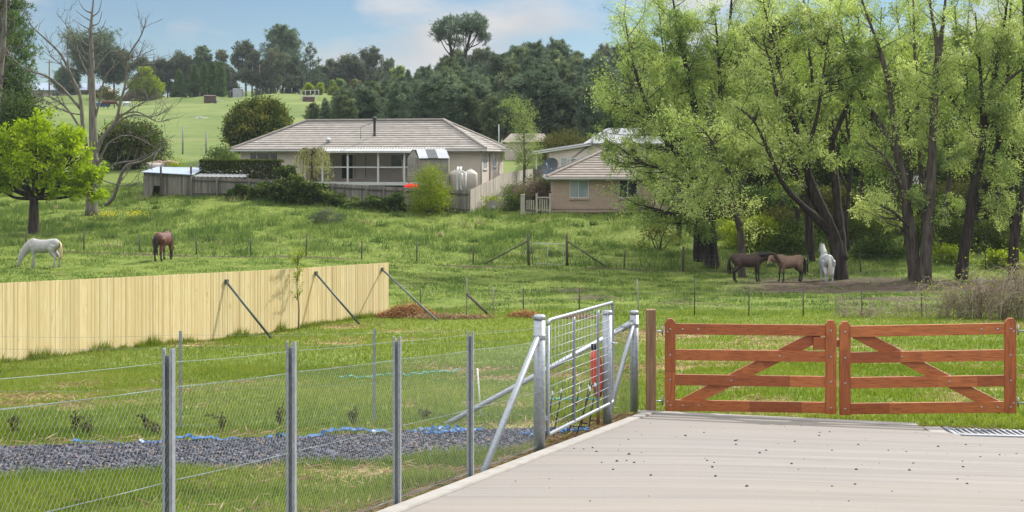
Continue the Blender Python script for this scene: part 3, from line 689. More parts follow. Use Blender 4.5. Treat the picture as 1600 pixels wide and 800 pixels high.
# ------------------------------------------------------------------ timber gates
Pa = A(1.985, 16.62); Pm = A(4.165, 16.36); Pb = A(6.385, 16.22)
zg_bot = lambda p: None
def timber_gate(P0, P1, zb0, zb1, zt0, zt1, label, mirror):
    P0 = np.asarray(P0, float); P1 = np.asarray(P1, float); L = np.linalg.norm(P1-P0); u = (P1-P0)/L; nrm = A(u[1], -u[0])     # nrm towards the camera
    t = thing('timber_gate', label, 'gate', A((P0[0]+P1[0])/2, (P0[1]+P1[1])/2, (zb0+zb1)/2), 0, 'pair of timber driveway gates')
    def pt(s, h, off):            # s metres along, h fraction of height
        zb = zb0+(zb1-zb0)*s/L; zt = zt0+(zt1-zt0)*s/L
        q = P0+u*s+nrm*off; return A(q[0], q[1], zb+(zt-zb)*h)
    H = zt0-zb0; sw = .138; rw = .138; th = .042
    n3 = A(nrm[0], nrm[1], 0)
    for s in (sw/2, L-sw/2):      # stiles: clipped top corners, made of two glued lengths
        nb = NB(); cut = rng.uniform(.3, .75)
        for lo, hi, tn in ((-.01, cut, rng.uniform(.3, .7)), (cut, 1.03, rng.uniform(.3, .7))):
            if hi > 1: pl = [pt(s-sw/2, lo, .02), pt(s+sw/2, lo, .02), pt(s+sw/2, .985, .02), pt(s+sw/2-.04, hi, .02), pt(s-sw/2+.04, hi, .02), pt(s-sw/2, .985, .02)]
            else: pl = [pt(s-sw/2, lo, .02), pt(s+sw/2, lo, .02), pt(s+sw/2, hi, .02), pt(s-sw/2, hi, .02)]
            nb.prism(pl, -n3*(th+.012), tn)
        nb.build('stile', M['gate_v'], t, bev=.004)
    s0, s1 = sw+.001, L-sw-.001
    bolts = []
    for h in (.058, .345, .625, .915):
        nb = NB(); cuts = sorted(rng.uniform(s0+.25, s1-.25, 2)); cuts = [s0]+list(cuts)+[s1]
        for a, b in zip(cuts[:-1], cuts[1:]):
            pl = [pt(a, h-rw/2/H, .012), pt(b, h-rw/2/H, .012), pt(b, h+rw/2/H, .012), pt(a, h+rw/2/H, .012)]
            nb.prism(pl, -n3*th, rng.uniform(.15, .85))
        nb.build('rail', M['gate_h'], t, bev=.003)
        bolts += [(sw/2, h), (L-sw/2, h)]
    # diagonal brace behind the rails
    a, b = ((s0+.02, .03), (s1-.06, .86)) if not mirror else ((s1-.02, .03), (s0+.06, .90))
    pa = pt(a[0], a[1], -.034); pb = pt(b[0], b[1], -.034); dd = norm(pb-pa); up = np.cross(dd, n3); up = norm(up)*.075*(1 if up[2] > 0 or True else 1)
    nb = NB(); mid = pa+(pb-pa)*rng.uniform(.5, .75)
    nb.prism([pa-up, mid-up, mid+up, pa+up], -n3*.035, .75); nb.prism([mid-up, pb-up, pb+up, mid+up], -n3*.035, .4); nb.build('brace', M['gate_h'], t, bev=.003)
    for h in (.058, .345, .625, .915):      # rail bolts where the brace crosses
        f = (h-a[1])/(b[1]-a[1]); s = a[0]+(b[0]-a[0])*f
        if h in (.345, .625): bolts.append((s, h))
    e = s0 if not mirror else s1; sg = 1 if not mirror else -1
    for h in (.058, .915): bolts += [(e+sg*.09, h), (e+sg*.29, h)]
    bolts += [(e-sg*.105, .10), (e-sg*.105, .885)]
    for s, h in bolts:
        nb = NB(); q = pt(s, h, .0125 if (s > sw and s < L-sw) else .0205); ax = [n3, A(u[0], u[1], 0), A(0, 0, 1)]
        rr = []
        for rad, o in ((.0135, -.004), (.0135, .004), (.008, .009)): rr.append([q+n3*o+rad*(math.cos(w)*ax[1]+math.sin(w)*ax[2]) for w in np.arange(10)*.6283])
        nb.rings(np.array(rr)[:, ::-1]); nb.build('bolt', M['galv_tube'], t)
    if not mirror:
        nb = NB(); q = pt(s1-.05, .77, -.02); nb.box(q, (.2, .045, .16), tone=.45); nb.build('latch_block', M['gate_h'], t, bev=.004)
        nb = NB(); q = pt(L-.02, .77, -.02); nb.box(q, (.16, .035, .09), tone=.3); nb.build('latch', M['gate_h'], t, bev=.004)
    # hinge pins
    for h in (.10, .885):
        e2 = -.03 if not mirror else L+.03; nb = NB(); q = pt(e2, h, -.01); nb.tube(np.array([q-A(0, 0, .05), q+A(0, 0, .07)]), .012, 8); q2 = pt(e2+(-.17 if not mirror else .17), h, -.01); nb.tube(np.array([q, q2]), .010, 8); nb.build('hinge', M['galv'], t)
    return t
zz = lambda py, Y: (HY-py)/F*Y
timber_gate(Pa, Pm-A(.02, 0), zz(641, 16.62), zz(645.5, 16.36), zz(502, 16.62), zz(504.5, 16.36), 'stained hardwood gate leaf on the left, its diagonal brace rising to the right', False)
timber_gate(Pm+A(.02, 0), Pb, zz(647, 16.36), zz(644, 16.22), zz(506.5, 16.36), zz(501, 16.22), 'stained hardwood gate leaf on the right, its diagonal brace falling to the right', True)
def square_post(p, h, w, label):
    nb = NB(); p = np.asarray(p, float); nb.box(p+A(0, 0, h/2-.1), (w, w, h+.2)); o = nb.build('timber_post', M['post_timber'], None, origin=p, bev=.006); return tag(o, label, 'post')
square_post((1.795, 16.55, g1(1.795, 16.58)), 1.40, .12, 'square rough sawn timber post carrying the hinges of the left gate leaf')
square_post((6.66, 16.2, g1(6.66, 16.2)), 1.42, .12, 'square rough sawn timber post just past the right edge of the right gate leaf')

# stakes, red sleeve behind the mesh gate
for i, (px, pt_, pb_, Y, lean) in enumerate(((868, 612, 690, 13.6, -.10), (880, 606, 688, 13.9, -.12), (903, 608, 686, 14.2, -.16), (921, 600, 676, 14.5, -.13), (935, 604, 668, 14.8, -.10), (915, 612, 684, 14.1, -.2))):
    b = A((px-800)/F*Y-.12, Y, 0); b[2] = g1(b[0], b[1])-.02; tp = b+A(-lean, .05, .62); wgt = norm(tp-b)
    t = thing('fence_stake', 'thin black plastic tread-in stake leaning behind the mesh gate', 'stake', b, 0, 'black stakes leaning behind the mesh gate')
    nb = NB(); nb.tube(np.array([b, tp]), [.006, .008], 6); nb.build('shaft', M['black_plastic'], t)
    nb = NB(); q = b+(tp-b)*.86; nb.lathe(q, [(.006, 0), (.013, .01), (.011, .04), (.006, .05)], 8); nb.build('insulator', M['white_plastic'], t)
    nb = NB(); q = b+(tp-b)*.25; nb.beam(q-A(.0, 0, 0), q+A(.07, 0, -.01), .012, .012); nb.build('step', M['black_plastic'], t)
q = A(p2[0]-.14, p2[1]+.02, p2[2])
t = thing('red_sleeve', 'faded red plastic sleeve standing behind the mesh gate against its latch post', 'sleeve', q)
nb = NB(); nb.rings(np.array([[q+A(.008*math.sin(z*9)+lean_+r*math.cos(a), r*math.sin(a)*.8, z) for a in np.arange(10)*.6283] for z, r, lean_ in ((.30, .035, .03), (.42, .065, .03), (.6, .075, .02), (.75, .068, 0), (.86, .05, -.01))])); nb.build('sleeve', M['red_plastic'], t)
nb = NB(); nb.rings(np.array([[q+A(-.01+r*math.cos(a), r*math.sin(a)*.8, z) for a in np.arange(10)*.6283] for z, r in ((.855, .042), (.9, .042), (.93, .05), (.94, .02))])); nb.build('collar', M['black_plastic'], t)
nb = NB(); nb.tube(np.array([q+A(.03, 0, -.02), q+A(.03, 0, .31)]), .022, 8); nb.build('stem', M['post_timber'], t)

# blue tape along the gravel and green cord in the grass
def ribbon(P, w, name, mat, label, cat):
    P = smooth_poly(P, 8); P = P+rng.normal(0, 1, P.shape)*A(.012, .02, .014); nb = NB(); n = len(P); tg = np.gradient(P, axis=0); sd_ = np.cross(tg, (0, 0, 1)); sd_ /= np.linalg.norm(sd_, axis=1, keepdims=True)
    a = P+sd_*w/2; b = P-sd_*w/2; rr = np.stack([a+A(0, 0, .006), b+A(0, 0, .02), b+A(0, 0, .014), a], 1); nb.rings(rr, smooth=False)
    return tag(nb.build(name, mat, None), label, cat)
def gpt(x, y, dz=.05): return A(x, y, g1(x, y)+dz)
def backedge(x): return 12.95+.33*(x+2)+1.22
ribbon([gpt(x, backedge(x)+.12*math.sin(x*2.3)+.05*math.sin(x*7), .035+.03*math.sin(x*5)) for x in np.arange(-4.6, -2.6, .22)], .035, 'blue_tape', M['blue_plastic'], 'slack thin blue plastic strip along the back edge of the gravel on the left', 'plastic strip')
ribbon([gpt(x, backedge(x)+.10*math.sin(x*3.1)+.07*math.sin(x*9), .045+.03*math.sin(x*6)) for x in np.arange(-2.55, -.15, .2)], .055, 'blue_tape', M['blue_plastic'], 'longest crumpled blue plastic strip lying on the back edge of the gravel', 'plastic strip')
ribbon([gpt(x, backedge(x)-.45+.2*(x+.8)+.05*math.sin(x*9), .07) for x in np.arange(-.95, -.3, .15)], .045, 'blue_tape', M['blue_plastic'], 'short loose blue plastic strip on the gravel near the long brace foot', 'plastic strip')
ribbon([gpt(x, 14.0+.7*(x-.3), .08) for x in np.arange(.1, .95, .15)], .045, 'blue_tape', M['blue_plastic'], 'blue plastic strip on the gravel behind the mesh gate', 'plastic strip')
ribbon([gpt((px-800)/F*Y, Y, .045) for px, Y in ((530, 22.5), (565, 22.9), (600, 23.3), (640, 23.4), (680, 23.8), (730, 24.2))], .02, 'green_cord', M['teal_rope'], 'teal green cord lying in the lawn behind the netting fences', 'cord')
ribbon([gpt((px-800)/F*Y, Y, .10) for px, Y in ((855, 18), (880, 18.1), (910, 18.0), (935, 17.9))], .02, 'green_cord', M['teal_rope'], 'teal green cord strung behind the mesh gate', 'cord')
# young plants along the gravel
def seedling(px, Y, h, lab, n=26, mat='twotone'):
    b = G(px, Y); t = thing('seedling', lab, 'plant', b, 0, 'young shrubs planted along the gravel bed'); st = NB(); lf = NB()
    for k in range(4):
        P = np.array([b-A(0, 0, .03), b+A(rng.normal(0, .03), rng.normal(0, .03), h*.5), b+A(rng.normal(0, .06), rng.normal(0, .05), h*rng.uniform(.5, .8))]); st.tube(smooth_poly(P, 3), [.006]*6+[.003], 4)
        Q = along(P, rng.uniform(.35, 1, n)); D = rng.normal(size=(n, 3)); lf.leaves(Q, D, rng.uniform(.03, .06, n), .022, rng.uniform(.3, .9, n))
    st.build('stem', M['bark_mid'], t); lf.build('foliage', M[mat], t)
for i, (px, Y, h, lab) in enumerate(((22, 14.2, .38, 'reddish leaved seedling at the left end of the gravel bed'), (118, 14.6, .34, 'tall thin seedling left of the nearest steel posts'), (136, 14.2, .26, 'squat seedling close beside a taller one at the gravel edge'), (228, 14.7, .3, 'seedling just left of the thin far fence post'), (245, 14.3, .22, 'small dark seedling against the nearest tall steel post'), (345, 14.6, .32, 'two stemmed seedling in dry grass between the first two tall posts'), (440, 15.2, .36, 'bushy seedling left of the second tall steel post'), (553, 15.4, .3, 'dark seedling beside the thin steel post behind the blue strip'), (666, 15.9, .2, 'smallest dark seedling near the foot of the long brace'))):
    seedling(px, Y, h, lab)
# white stake with yellow top
nb = NB(); q = G(752, 16.4); nb.tube(np.array([q-A(0, 0, .05), q+A(-.05, 0, .62)]), .012, 6); tag(nb.build('marker_stake', M['white_plastic'], None, origin=q), 'thin pale marker stake standing in the lawn beside the long diagonal brace', 'stake')

# ------------------------------------------------------------------ new paling fence with steel props
L0 = A(-15.2, 17.6); L1 = A(-.097*44, 44.0)
dvec = (L1-L0); Lp = np.linalg.norm(dvec); dv = dvec/Lp; nv = A(dv[1], -dv[0])    # towards the drive side
def pz(s):
    q = L0+dv*s; return g1(q[0], q[1])
pt_ = thing('paling_fence', 'long new fence of pale treated pine palings crossing the paddock edge', 'fence', A((L0+L1)[0]/2, (L0+L1)[1]/2, pz(Lp/2)))
s = 0.0; nb = NB(); k = 0
tops_y = lambda s: None
while s < Lp:
    w = rng.uniform(.042, .085); q = L0+dv*(s+w/2)+nv*(.003*(k % 2)+rng.uniform(-.002, .002)); Yq = q[1]; pxq = 800+F*q[0]/Yq
    zt = (HY-np.interp(pxq, [-500, 0, 400, 606, 900], [467, 442.5, 423, 410.5, 395]))/F*Yq+rng.uniform(-.004, .004); zb = pz(s)-.03
    nb.box((q[0], q[1], (zt+zb)/2), (w+.006, .017, zt-zb), (A(dv[0], dv[1], 0), A(nv[0], nv[1], 0), A(0, 0, 1)), rng.beta(1.7, 1.7))
    s += w+.0012; k += 1
nb.build('palings', M['pine_pale'], pt_)
nb = NB()
for f in (.18, .5, .84):
    for s in np.arange(0, Lp-2.4, 2.4):
        a = L0+dv*s-nv*.045; b = L0+dv*(s+2.4)-nv*.045; nb.beam((a[0], a[1], pz(s)+f*1.8), (b[0], b[1], pz(s+2.4)+f*1.8), .04, .075)
nb.build('rail', M['post_timber'], pt_)
for s in np.arange(.1, Lp, 2.4):
    q = L0+dv*s-nv*.12; nb = NB(); nb.box((q[0], q[1], pz(s)+.85), (.1, .1, 1.8)); nb.build('fence_post', M['post_timber'], pt_)
for (px, py, fx, fy) in ((352, 440, 425, 529), (492, 427, 563, 507), (596, 421, 685, 502)):
    u = (px-800)/F; # intersect with fence line
    s = (u*L0[1]-L0[0])/(dv[0]-u*dv[1]); q = L0+dv*s+nv*.03; top = A(q[0], q[1], (HY-py)/F*q[1])
    u2 = (fx-800)/F; Yf = q[1]
    for _ in range(12):
        zz_ = g1(u2*Yf, Yf); Yf = .5*Yf+.5*zz_*F/(HY-fy)
    ft_ = A(u2*Yf, Yf, g1(u2*Yf, Yf)-.02)
    nb = NB(); nb.tube(np.array([top, ft_]), .034, 8); nb.build('prop', M['green_steel'], pt_)
    nb = NB(); nb.box(top+A(0, 0, 0), (.1, .1, .12), (A(dv[0], dv[1], 0), A(nv[0], nv[1], 0), A(0, 0, 1))); nb.build('bracket', M['green_steel'], pt_)

# ------------------------------------------------------------------ farm wire fences
def farm_fence(name, label, P, hs, wires, mats, r=.028, stays=()):
    b0 = P[len(P)//2]; t = thing(name, label, 'fence', b0)
    tops = []
    for p, h, m in zip(P, hs, mats):
        nb = NB(); tl = A(rng.normal(0, .03), rng.normal(0, .02), 0); rr = r*(1.9 if h > 1.3 else 1)
        nb.tube(np.array([p-A(0, 0, .1), p+tl*.5+A(0, 0, h*.5), p+tl+A(0, 0, h)]), [rr, rr, rr*.9], 7); nb.build('fence_post', M[m], t); tops.append(tl)
    for a, b in stays: nb = NB(); nb.tube(np.array([a, b]), .045, 7); nb.build('stay', M['dark_post'], t)
    nb = NB()
    for f in wires:
        for i in range(len(P)-1): nb.tube(sag(P[i]+A(0, 0, f)+tops[i]*f, P[i+1]+A(0, 0, f)+tops[i+1]*f, .02, 5), .0035, 3)
    nb.build('wire', M['darkwire'], t); return t
pxs = [(-60, 42.5), (200, 43), (430, 43), (658, 43.2), (729, 43), (770, 42.5), (818, 43), (905, 43), (998, 41.5), (1085, 43), (1170, 43), (1255, 42.5), (1347, 42.5), (1440, 42.5), (1532, 42), (1640, 42)]
Pf = [G(px, Y) for px, Y in pxs][3:]
farm_fence('wire_fence', 'low wire fence of thin dark stakes between the mown lawn and the horse paddock', Pf, [.95, 1.3, 1.0, .95, .9, 1.3, 1.3, .98, .98, .98, 1.0, 1.35, 1.0], (.3, .6, .85), ['dark_post', 'old_timber', 'old_timber', 'dark_post', 'dark_post', 'old_timber', 'dark_post', 'dark_post', 'dark_post', 'dark_post', 'dark_post', 'old_timber', 'dark_post'], .022, [(Pf[1]+A(0, 0, .75), Pf[2]+A(-.1, 0, .05))])
pxs = [(-60, 71), (40, 71), (131, 71), (219, 71), (307, 71), (392, 71), (478, 71), (565, 71), (651, 71), (739, 71)]
P2 = [G(px, Y) for px, Y in pxs]; Psl = G(826, 71); Psr = G(886, 71); P2 = P2+[Psl]
st = [(Psl+A(-.05, 0, 1.35), G(757, 71, .02))]
farm_fence('wire_fence', 'old wire fence on leaning dark stakes crossing the meadow, left of the pipe gate', P2, [1.1, 1.1, 1.2, .95, 1.05, 1.0, 1.25, 1.0, 1.1, 1.05, 1.75], (.35, .65, .92), ['dark_post']*11, .04, st)
P3 = [Psr]+[G(px, 70.5) for px in (975, 1067, 1160, 1262, 1345, 1443, 1540, 1640)]
farm_fence('wire_fence', 'old wire fence under the willows, right of the pipe gate', P3, [1.75, 1.0, 1.35, 1.0, 1.0, 1.0, 1.0, 1.0, 1.0], (.35, .65, .92), ['dark_post']*9, .04, [(Psr+A(.05, 0, 1.35), G(947, 71, .02))])
a = G(832, 71, .08); b = G(880, 71, .08); t = thing('pipe_gate', 'low rusty pipe gate hung between two stout fence posts in the meadow', 'gate', (a+b)/2)
nb = NB(); nb.tube(np.array([a, a+A(0, 0, 1.05), a+A(.08, 0, 1.13), b+A(-.08, 0, 1.13), b+A(0, 0, 1.05), b, a]), .022, 6); nb.tube(np.array([(a+b)/2, (a+b)/2+A(0, 0, 1.13)]), .018, 6); nb.build('frame', M['galv'], t)
nb = NB()
for f in (.3, .55, .8): nb.tube(np.array([a+A(0, 0, f), b+A(0, 0, f)]), .004, 3)
for f in np.linspace(.1, .9, 9): nb.tube(np.array([a+(b-a)*f, a+(b-a)*f+A(0, 0, 1.1)]), .003, 3)
nb.build('mesh', M['darkwire'], t)
# ------------------------------------------------------------------ houses
M['roof_tile'] = simple('concrete_roof_tiles', (.285, .257, .228), (.19, .172, .155), 3.0, .85, 0, .25, (.6, .6, 2), 0, usetone=.7)
M['roof_tile2'] = simple('brown_roof_tiles', (.245, .205, .172), (.165, .14, .12), 3.0, .85, 0, .25, (.6, .6, 2), 0, usetone=.7)
M['render_wall'] = simple('taupe_render', (.45, .39, .335), (.40, .345, .295), 1.5, .9, 0, .2)
M['trim'] = simple('pale_fascia_paint', (.46, .45, .43), (.38, .37, .355), 2, .6)
M['white_paint'] = simple('white_paint', (.50, .495, .48), (.42, .415, .40), 3, .55)
M['curtain'] = simple('cream_curtain', (.5, .44, .36), (.4, .35, .29), 6, .9, stretch=(8, 8, .3))
t = MT('window_glass'); f = t.noise(.8, 2); M['glass'] = t.princ(t.ramp(f, [(.3, (.012, .014, .017)), (.7, (.035, .04, .045))]), .06, 0, .6)
t = MT('blue_window_glass'); f = t.noise(.6, 2); M['glass_pale'] = t.princ(t.ramp(f, [(.3, (.16, .19, .21)), (.7, (.34, .38, .40))]), .08, 0, .6)
M['dark_steel'] = simple('black_flue_steel', (.03, .03, .03), (.05, .045, .04), 6, .5, .3)
M['iron_grey'] = simple('grey_roof_iron', (.46, .47, .49), (.36, .37, .39), 2.5, .45, .25, .4, (1, 1, 1))
M['iron_dark'] = simple('dark_roof_iron', (.12, .125, .13), (.09, .09, .095), 2.5, .5, .25)
M['iron_white'] = simple('white_roof_iron', (.46, .46, .455), (.36, .36, .355), 2, .5, .1)
M['iron_blue'] = simple('blue_grey_roof_iron', (.25, .30, .38), (.20, .25, .32), 2, .5, .1)
M['tank'] = simple('cream_poly_tank', (.47, .42, .36), (.40, .36, .31), 1.2, .6, 0, .4)
M['pink_board'] = simple('pinkish_weatherboard', (.58, .49, .45), (.52, .44, .40), 2, .75, usetone=.25)
M['rust'] = simple('rusty_tin', (.10, .055, .045), (.06, .035, .03), 3, .8)
M['dish'] = simple('dark_dish_mesh', (.06, .075, .09), (.045, .055, .065), 5, .6)
t = MT('face_brick'); br = t.n('TexBrick', i_Scale=1.0); mp_ = t.n('Mapping'); 
cx = t.n('SeparateXYZ'); t.l(t.coord(), cx.inputs[0]); cb = t.n('CombineXYZ'); t.l(t.math('ADD', cx.outputs[0], cx.outputs[1]), cb.inputs[0]); t.l(cx.outputs[2], cb.inputs[1]); t.l(cb.outputs[0], br.inputs['Vector'])
br.inputs['Color1'].default_value = (.31, .20, .145, 1); br.inputs['Color2'].default_value = (.22, .148, .115, 1); br.inputs['Mortar'].default_value = (.5, .43, .36, 1)
br.inputs['Brick Width'].default_value = .24; br.inputs['Row Height'].default_value = .086; br.inputs['Mortar Size'].default_value = .009
M['brick'] = t.princ(br.outputs['Color'], .9, 0, .2)

class Frame:
    """local frame of a building: x along its front to the right, y inward, z up; root at floor corner"""
    def __init__(s, R, th): s.R = np.asarray(R, float); s.th = th; s.ax = A(math.cos(th), math.sin(th)); s.ay = A(-math.sin(th), math.cos(th))
    def at(s, px, d):            # local x, world Y on plane local y = d under photo column px
        u = (px-800)/F; k = s.ay[0]*u+s.ay[1]; Y = (d+s.R[:2].dot(s.ay))/k
        return (A(u*Y, Y)-s.R[:2]).dot(s.ax), Y
    def z(s, py, Y): return (HY-py)/F*Y-s.R[2]
    def p(s, px, py, d): x, Y = s.at(px, d); return A(x, d, s.z(py, Y))
    def w(s, v): q = s.R[:2]+s.ax*v[0]+s.ay*v[1]; return A(q[0], q[1], s.R[2]+v[2])
def wall(nb, o, u, L, H, nrm, holes=(), t=.12, tone=.5):
    """wall face from o along u (unit) of length L, height H, with holes (x0,x1,z0,z1) that have reveals of depth t"""
    o = np.asarray(o, float); u = np.asarray(u, float); nrm = np.asarray(nrm, float); zz = A(0, 0, 1)
    xs = sorted({0, L, *[h[0] for h in holes], *[h[1] for h in holes]}); zs = sorted({0, H, *[h[2] for h in holes], *[h[3] for h in holes]})
    for a, b in zip(xs[:-1], xs[1:]):
        for c, d in zip(zs[:-1], zs[1:]):
            mx_, mz_ = (a+b)/2, (c+d)/2
            if any(h[0] < mx_ < h[1] and h[2] < mz_ < h[3] for h in holes): continue
            nb.add([o+u*a+zz*c, o+u*b+zz*c, o+u*b+zz*d, o+u*a+zz*d], [[0, 1, 2, 3]], tone=tone)
    for x0, x1, z0, z1 in holes:
        q = [o+u*x0+zz*z0, o+u*x1+zz*z0, o+u*x1+zz*z1, o+u*x0+zz*z1]
        nb.add(q+[v-nrm*t for v in q], [[0, 1, 5, 4], [1, 2, 6, 5], [2, 3, 7, 6], [3, 0, 4, 7]], tone=tone)
def window(parent, o, u, nrm, hole, mull=(), t=.08, fw=.05, frame='white_paint', glass='glass', sill=True, curtain=None, trans=()):
    o = np.asarray(o, float); u = np.asarray(u, float); nrm = np.asarray(nrm, float); zz = A(0, 0, 1); x0, x1, z0, z1 = hole
    ax = [u, -nrm, zz]; nb = NB(); c = lambda x, z, k: o+u*x+zz*z-nrm*k
    for x in (x0+fw/2, x1-fw/2): nb.box(c(x, (z0+z1)/2, t*.6), (fw, .07, z1-z0), ax)
    for z in (z0+fw/2, z1-fw/2): nb.box(c((x0+x1)/2, z, t*.6), (x1-x0-2*fw, .068, fw), ax)
    for m in mull: nb.box(c(m, (z0+z1)/2, t*.6), (fw*.8, .066, z1-z0-2*fw), ax)
    for m in trans: nb.box(c((x0+x1)/2, m, t*.6), (x1-x0-2*fw, .06, fw*.6), ax)
    w = nb.build('window', M[frame], parent, local=True)
    nb = NB(); nb.box(c((x0+x1)/2, (z0+z1)/2, t*.75), (x1-x0-2*fw, .012, z1-z0-2*fw), ax); nb.build('pane', M[glass], w, local=True)
    if curtain:
        nb = NB(); nb.box(c((curtain[0]+curtain[1])/2, (z0+z1)/2, t*.55), (curtain[1]-curtain[0], .01, z1-z0-2.4*fw), ax); nb.build('curtain', M['curtain'], w, local=True)
    if sill:
        nb = NB(); nb.box(c((x0+x1)/2, z0-.04, -.03), (x1-x0+.16, .14, .07), ax); nb.build('sill', M['trim'], w, local=True)
    return w
def hip_roof(nb, x0, x1, y0, y1, z0, tan, courses, step=.05):
    D = min(y1-y0, x1-x0)/2; w = D/courses
    def rect(a, z): return [A(x0+a, y0+a, z), A(x1-a, y0+a, z), A(x1-a, y1-a, z), A(x0+a, y1-a, z)]
    for k in range(courses):
        a, b = k*w, (k+1)*w; lo = rect(a, z0+a*tan); up = rect(a, z0+a*tan+step); hi = rect(b, z0+b*tan+.006)
        for i in range(4):
            j = (i+1) % 4; tn = rng.uniform(.35, .65)
            nb.add([lo[i], lo[j], up[j], up[i]], [[0, 1, 2, 3]], tone=.12)
            nb.add([up[i], up[j], hi[j], hi[i]], [[0, 1, 2, 3]], tone=tn)
    c = rect(0, z0); r1 = rect(D, z0+D*tan+.04)
    return c, r1
# --- the long tiled house
H1 = Frame((-2.0, 100.0, -2.35), -R_(12)); Wd1, Dp1 = 21.45, 9.5
t1 = thing('tiled_house', 'long low taupe house with a hipped tile roof and a verandah facing the meadow', 'house', H1.R, H1.th)
ez = H1.z(236, 100)         # eave underside
ov = .6
rf = NB(); c, r = hip_roof(rf, -Wd1, 0, 0, Dp1, ez+.16, .50, 13, .05); roof = rf.build('roof', M['roof_tile'], t1, local=True)
nb = NB()
for a, b in ((c[0], r[0]), (c[1], r[1]), (c[2], r[2]), (c[3], r[3]), (r[0], r[1])):
    P = np.array([a+(b-a)*f+A(0, 0, .06) for f in np.linspace(.01, 1, 14)]); nb.tube(P, .11, 6, smooth=False)
nb.build('ridge_cap', M['roof_tile'], roof, local=True)
nb = NB(); 
for (a, b) in ((A(-Wd1, 0, 0), A(0, 0, 0)), (A(0, 0, 0), A(0, Dp1, 0)), (A(0, Dp1, 0), A(-Wd1, Dp1, 0)), (A(-Wd1, Dp1, 0), A(-Wd1, 0, 0))):
    nb.beam(a+A(0, 0, ez+.07), b+A(0, 0, ez+.07), .11, .14)
nb.build('gutter', M['trim'], roof, local=True)
nb = NB(); nb.box((-Wd1/2, Dp1/2, ez+.01), (Wd1-.12, Dp1-.12, .02)); nb.build('soffit', M['trim'], roof, local=True)
wx0, wx1, wy0, wy1 = -Wd1+ov, -ov, ov, Dp1-ov; Hh = ez
vx0 = H1.at(478, ov)[0]; vx1 = H1.at(690, ov)[0]; vd = 2.6        # verandah recess
wl = NB()
o = A(wx0, wy0, -.6); ux = A(1, 0, 0); nf = A(0, -1, 0)
def hole(px0, px1, py0, py1, d, ox):
    xa, Ya = H1.at(px0, d); xb, Yb = H1.at(px1, d); Ym = (Ya+Yb)/2; return (xa-ox, xb-ox, H1.z(py1, Ym)+.6, H1.z(py0, Ym)+.6)
hL = hole(390, 434, 238, 252.5, wy0, wx0)
wall(wl, o, ux, vx0-wx0, Hh+.6, nf, [hL])
wall(wl, A(vx1, wy0, -.6), ux, wx1-vx1, Hh+.6, nf)
hB = [hole(534, 551, 242, 279, wy0+vd, vx0), hole(553, 573, 242, 279, wy0+vd, vx0), hole(610, 638, 241, 260.5, wy0+vd, vx0)]
wall(wl, A(vx0, wy0+vd, -.6), ux, vx1-vx0, Hh+.6, nf, hB)
wall(wl, A(vx0, wy0, -.6), A(0, 1, 0), vd, Hh+.6, A(1, 0, 0)); wall(wl, A(vx1, wy0+vd, -.6), A(0, -1, 0), vd, Hh+.6, A(-1, 0, 0))
ur = A(0, 1, 0); nr_ = A(1, 0, 0)
def yside(px): 
    u = (px-800)/F; R = H1.R[:2]+H1.ax*wx1; Y = (R[0]*H1.ay[1]-R[1]*H1.ay[0])/(u*0+H1.ay[1]*u-H1.ay[0]) if False else None
    # solve R + ay*s on ray
    s_ = (u*R[1]-R[0])/(H1.ay[0]-u*H1.ay[1]); return s_-0, R[1]+H1.ay[1]*s_
hS = []
for a, b, z0, z1 in ((765, 769.5, 264, 239.5), (777, 780.5, 260.5, 239.5)):
    sa, Ya = yside(a); sb, Yb = yside(b); Ym = (Ya+Yb)/2; hS.append((sa-wy0, sb-wy0, H1.z(z0, Ym)+.6, H1.z(z1, Ym)+.6))
hS = [(max(.4, h[0]), max(1.2, h[1]), h[2], h[3]) for h in hS]
hS = [(.9, 2.1, hS[0][2], hS[0][3]), (4.4, 5.6, hS[1][2], hS[1][3])]
wall(wl, A(wx1, wy0, -.6), ur, wy1-wy0, Hh+.6, nr_, hS)
wall(wl, A(wx1, wy1, -.6), A(-1, 0, 0), wx1-wx0, Hh+.6, A(0, 1, 0)); wall(wl, A(wx0, wy1, -.6), A(0, -1, 0), wy1-wy0, Hh+.6, A(-1, 0, 0))
wl.build('wall', M['render_wall'], t1, local=True)
window(t1, o, ux, nf, hL, [hL[0]+(hL[1]-hL[0])*f for f in (.25, .72)], frame='white_paint')
window(t1, A(vx0, wy0+vd, -.6), ux, nf, hB[2], [hB[2][0]+(hB[2][1]-hB[2][0])*.62], frame='white_paint')
for i, h in enumerate(hS): window(t1, A(wx1, wy0, -.6), ur, nr_, h, glass='glass_pale')
for h, gl in ((hB[0], 'glass'), (hB[1], 'glass')):
    w = window(t1, A(vx0, wy0+vd, -.6), ux, nf, h, [], frame='dark_steel' if h is hB[0] else 'white_paint', sill=False, curtain=(h[0]+.1, h[1]-.12) if h is hB[1] else None); w.name = 'door'
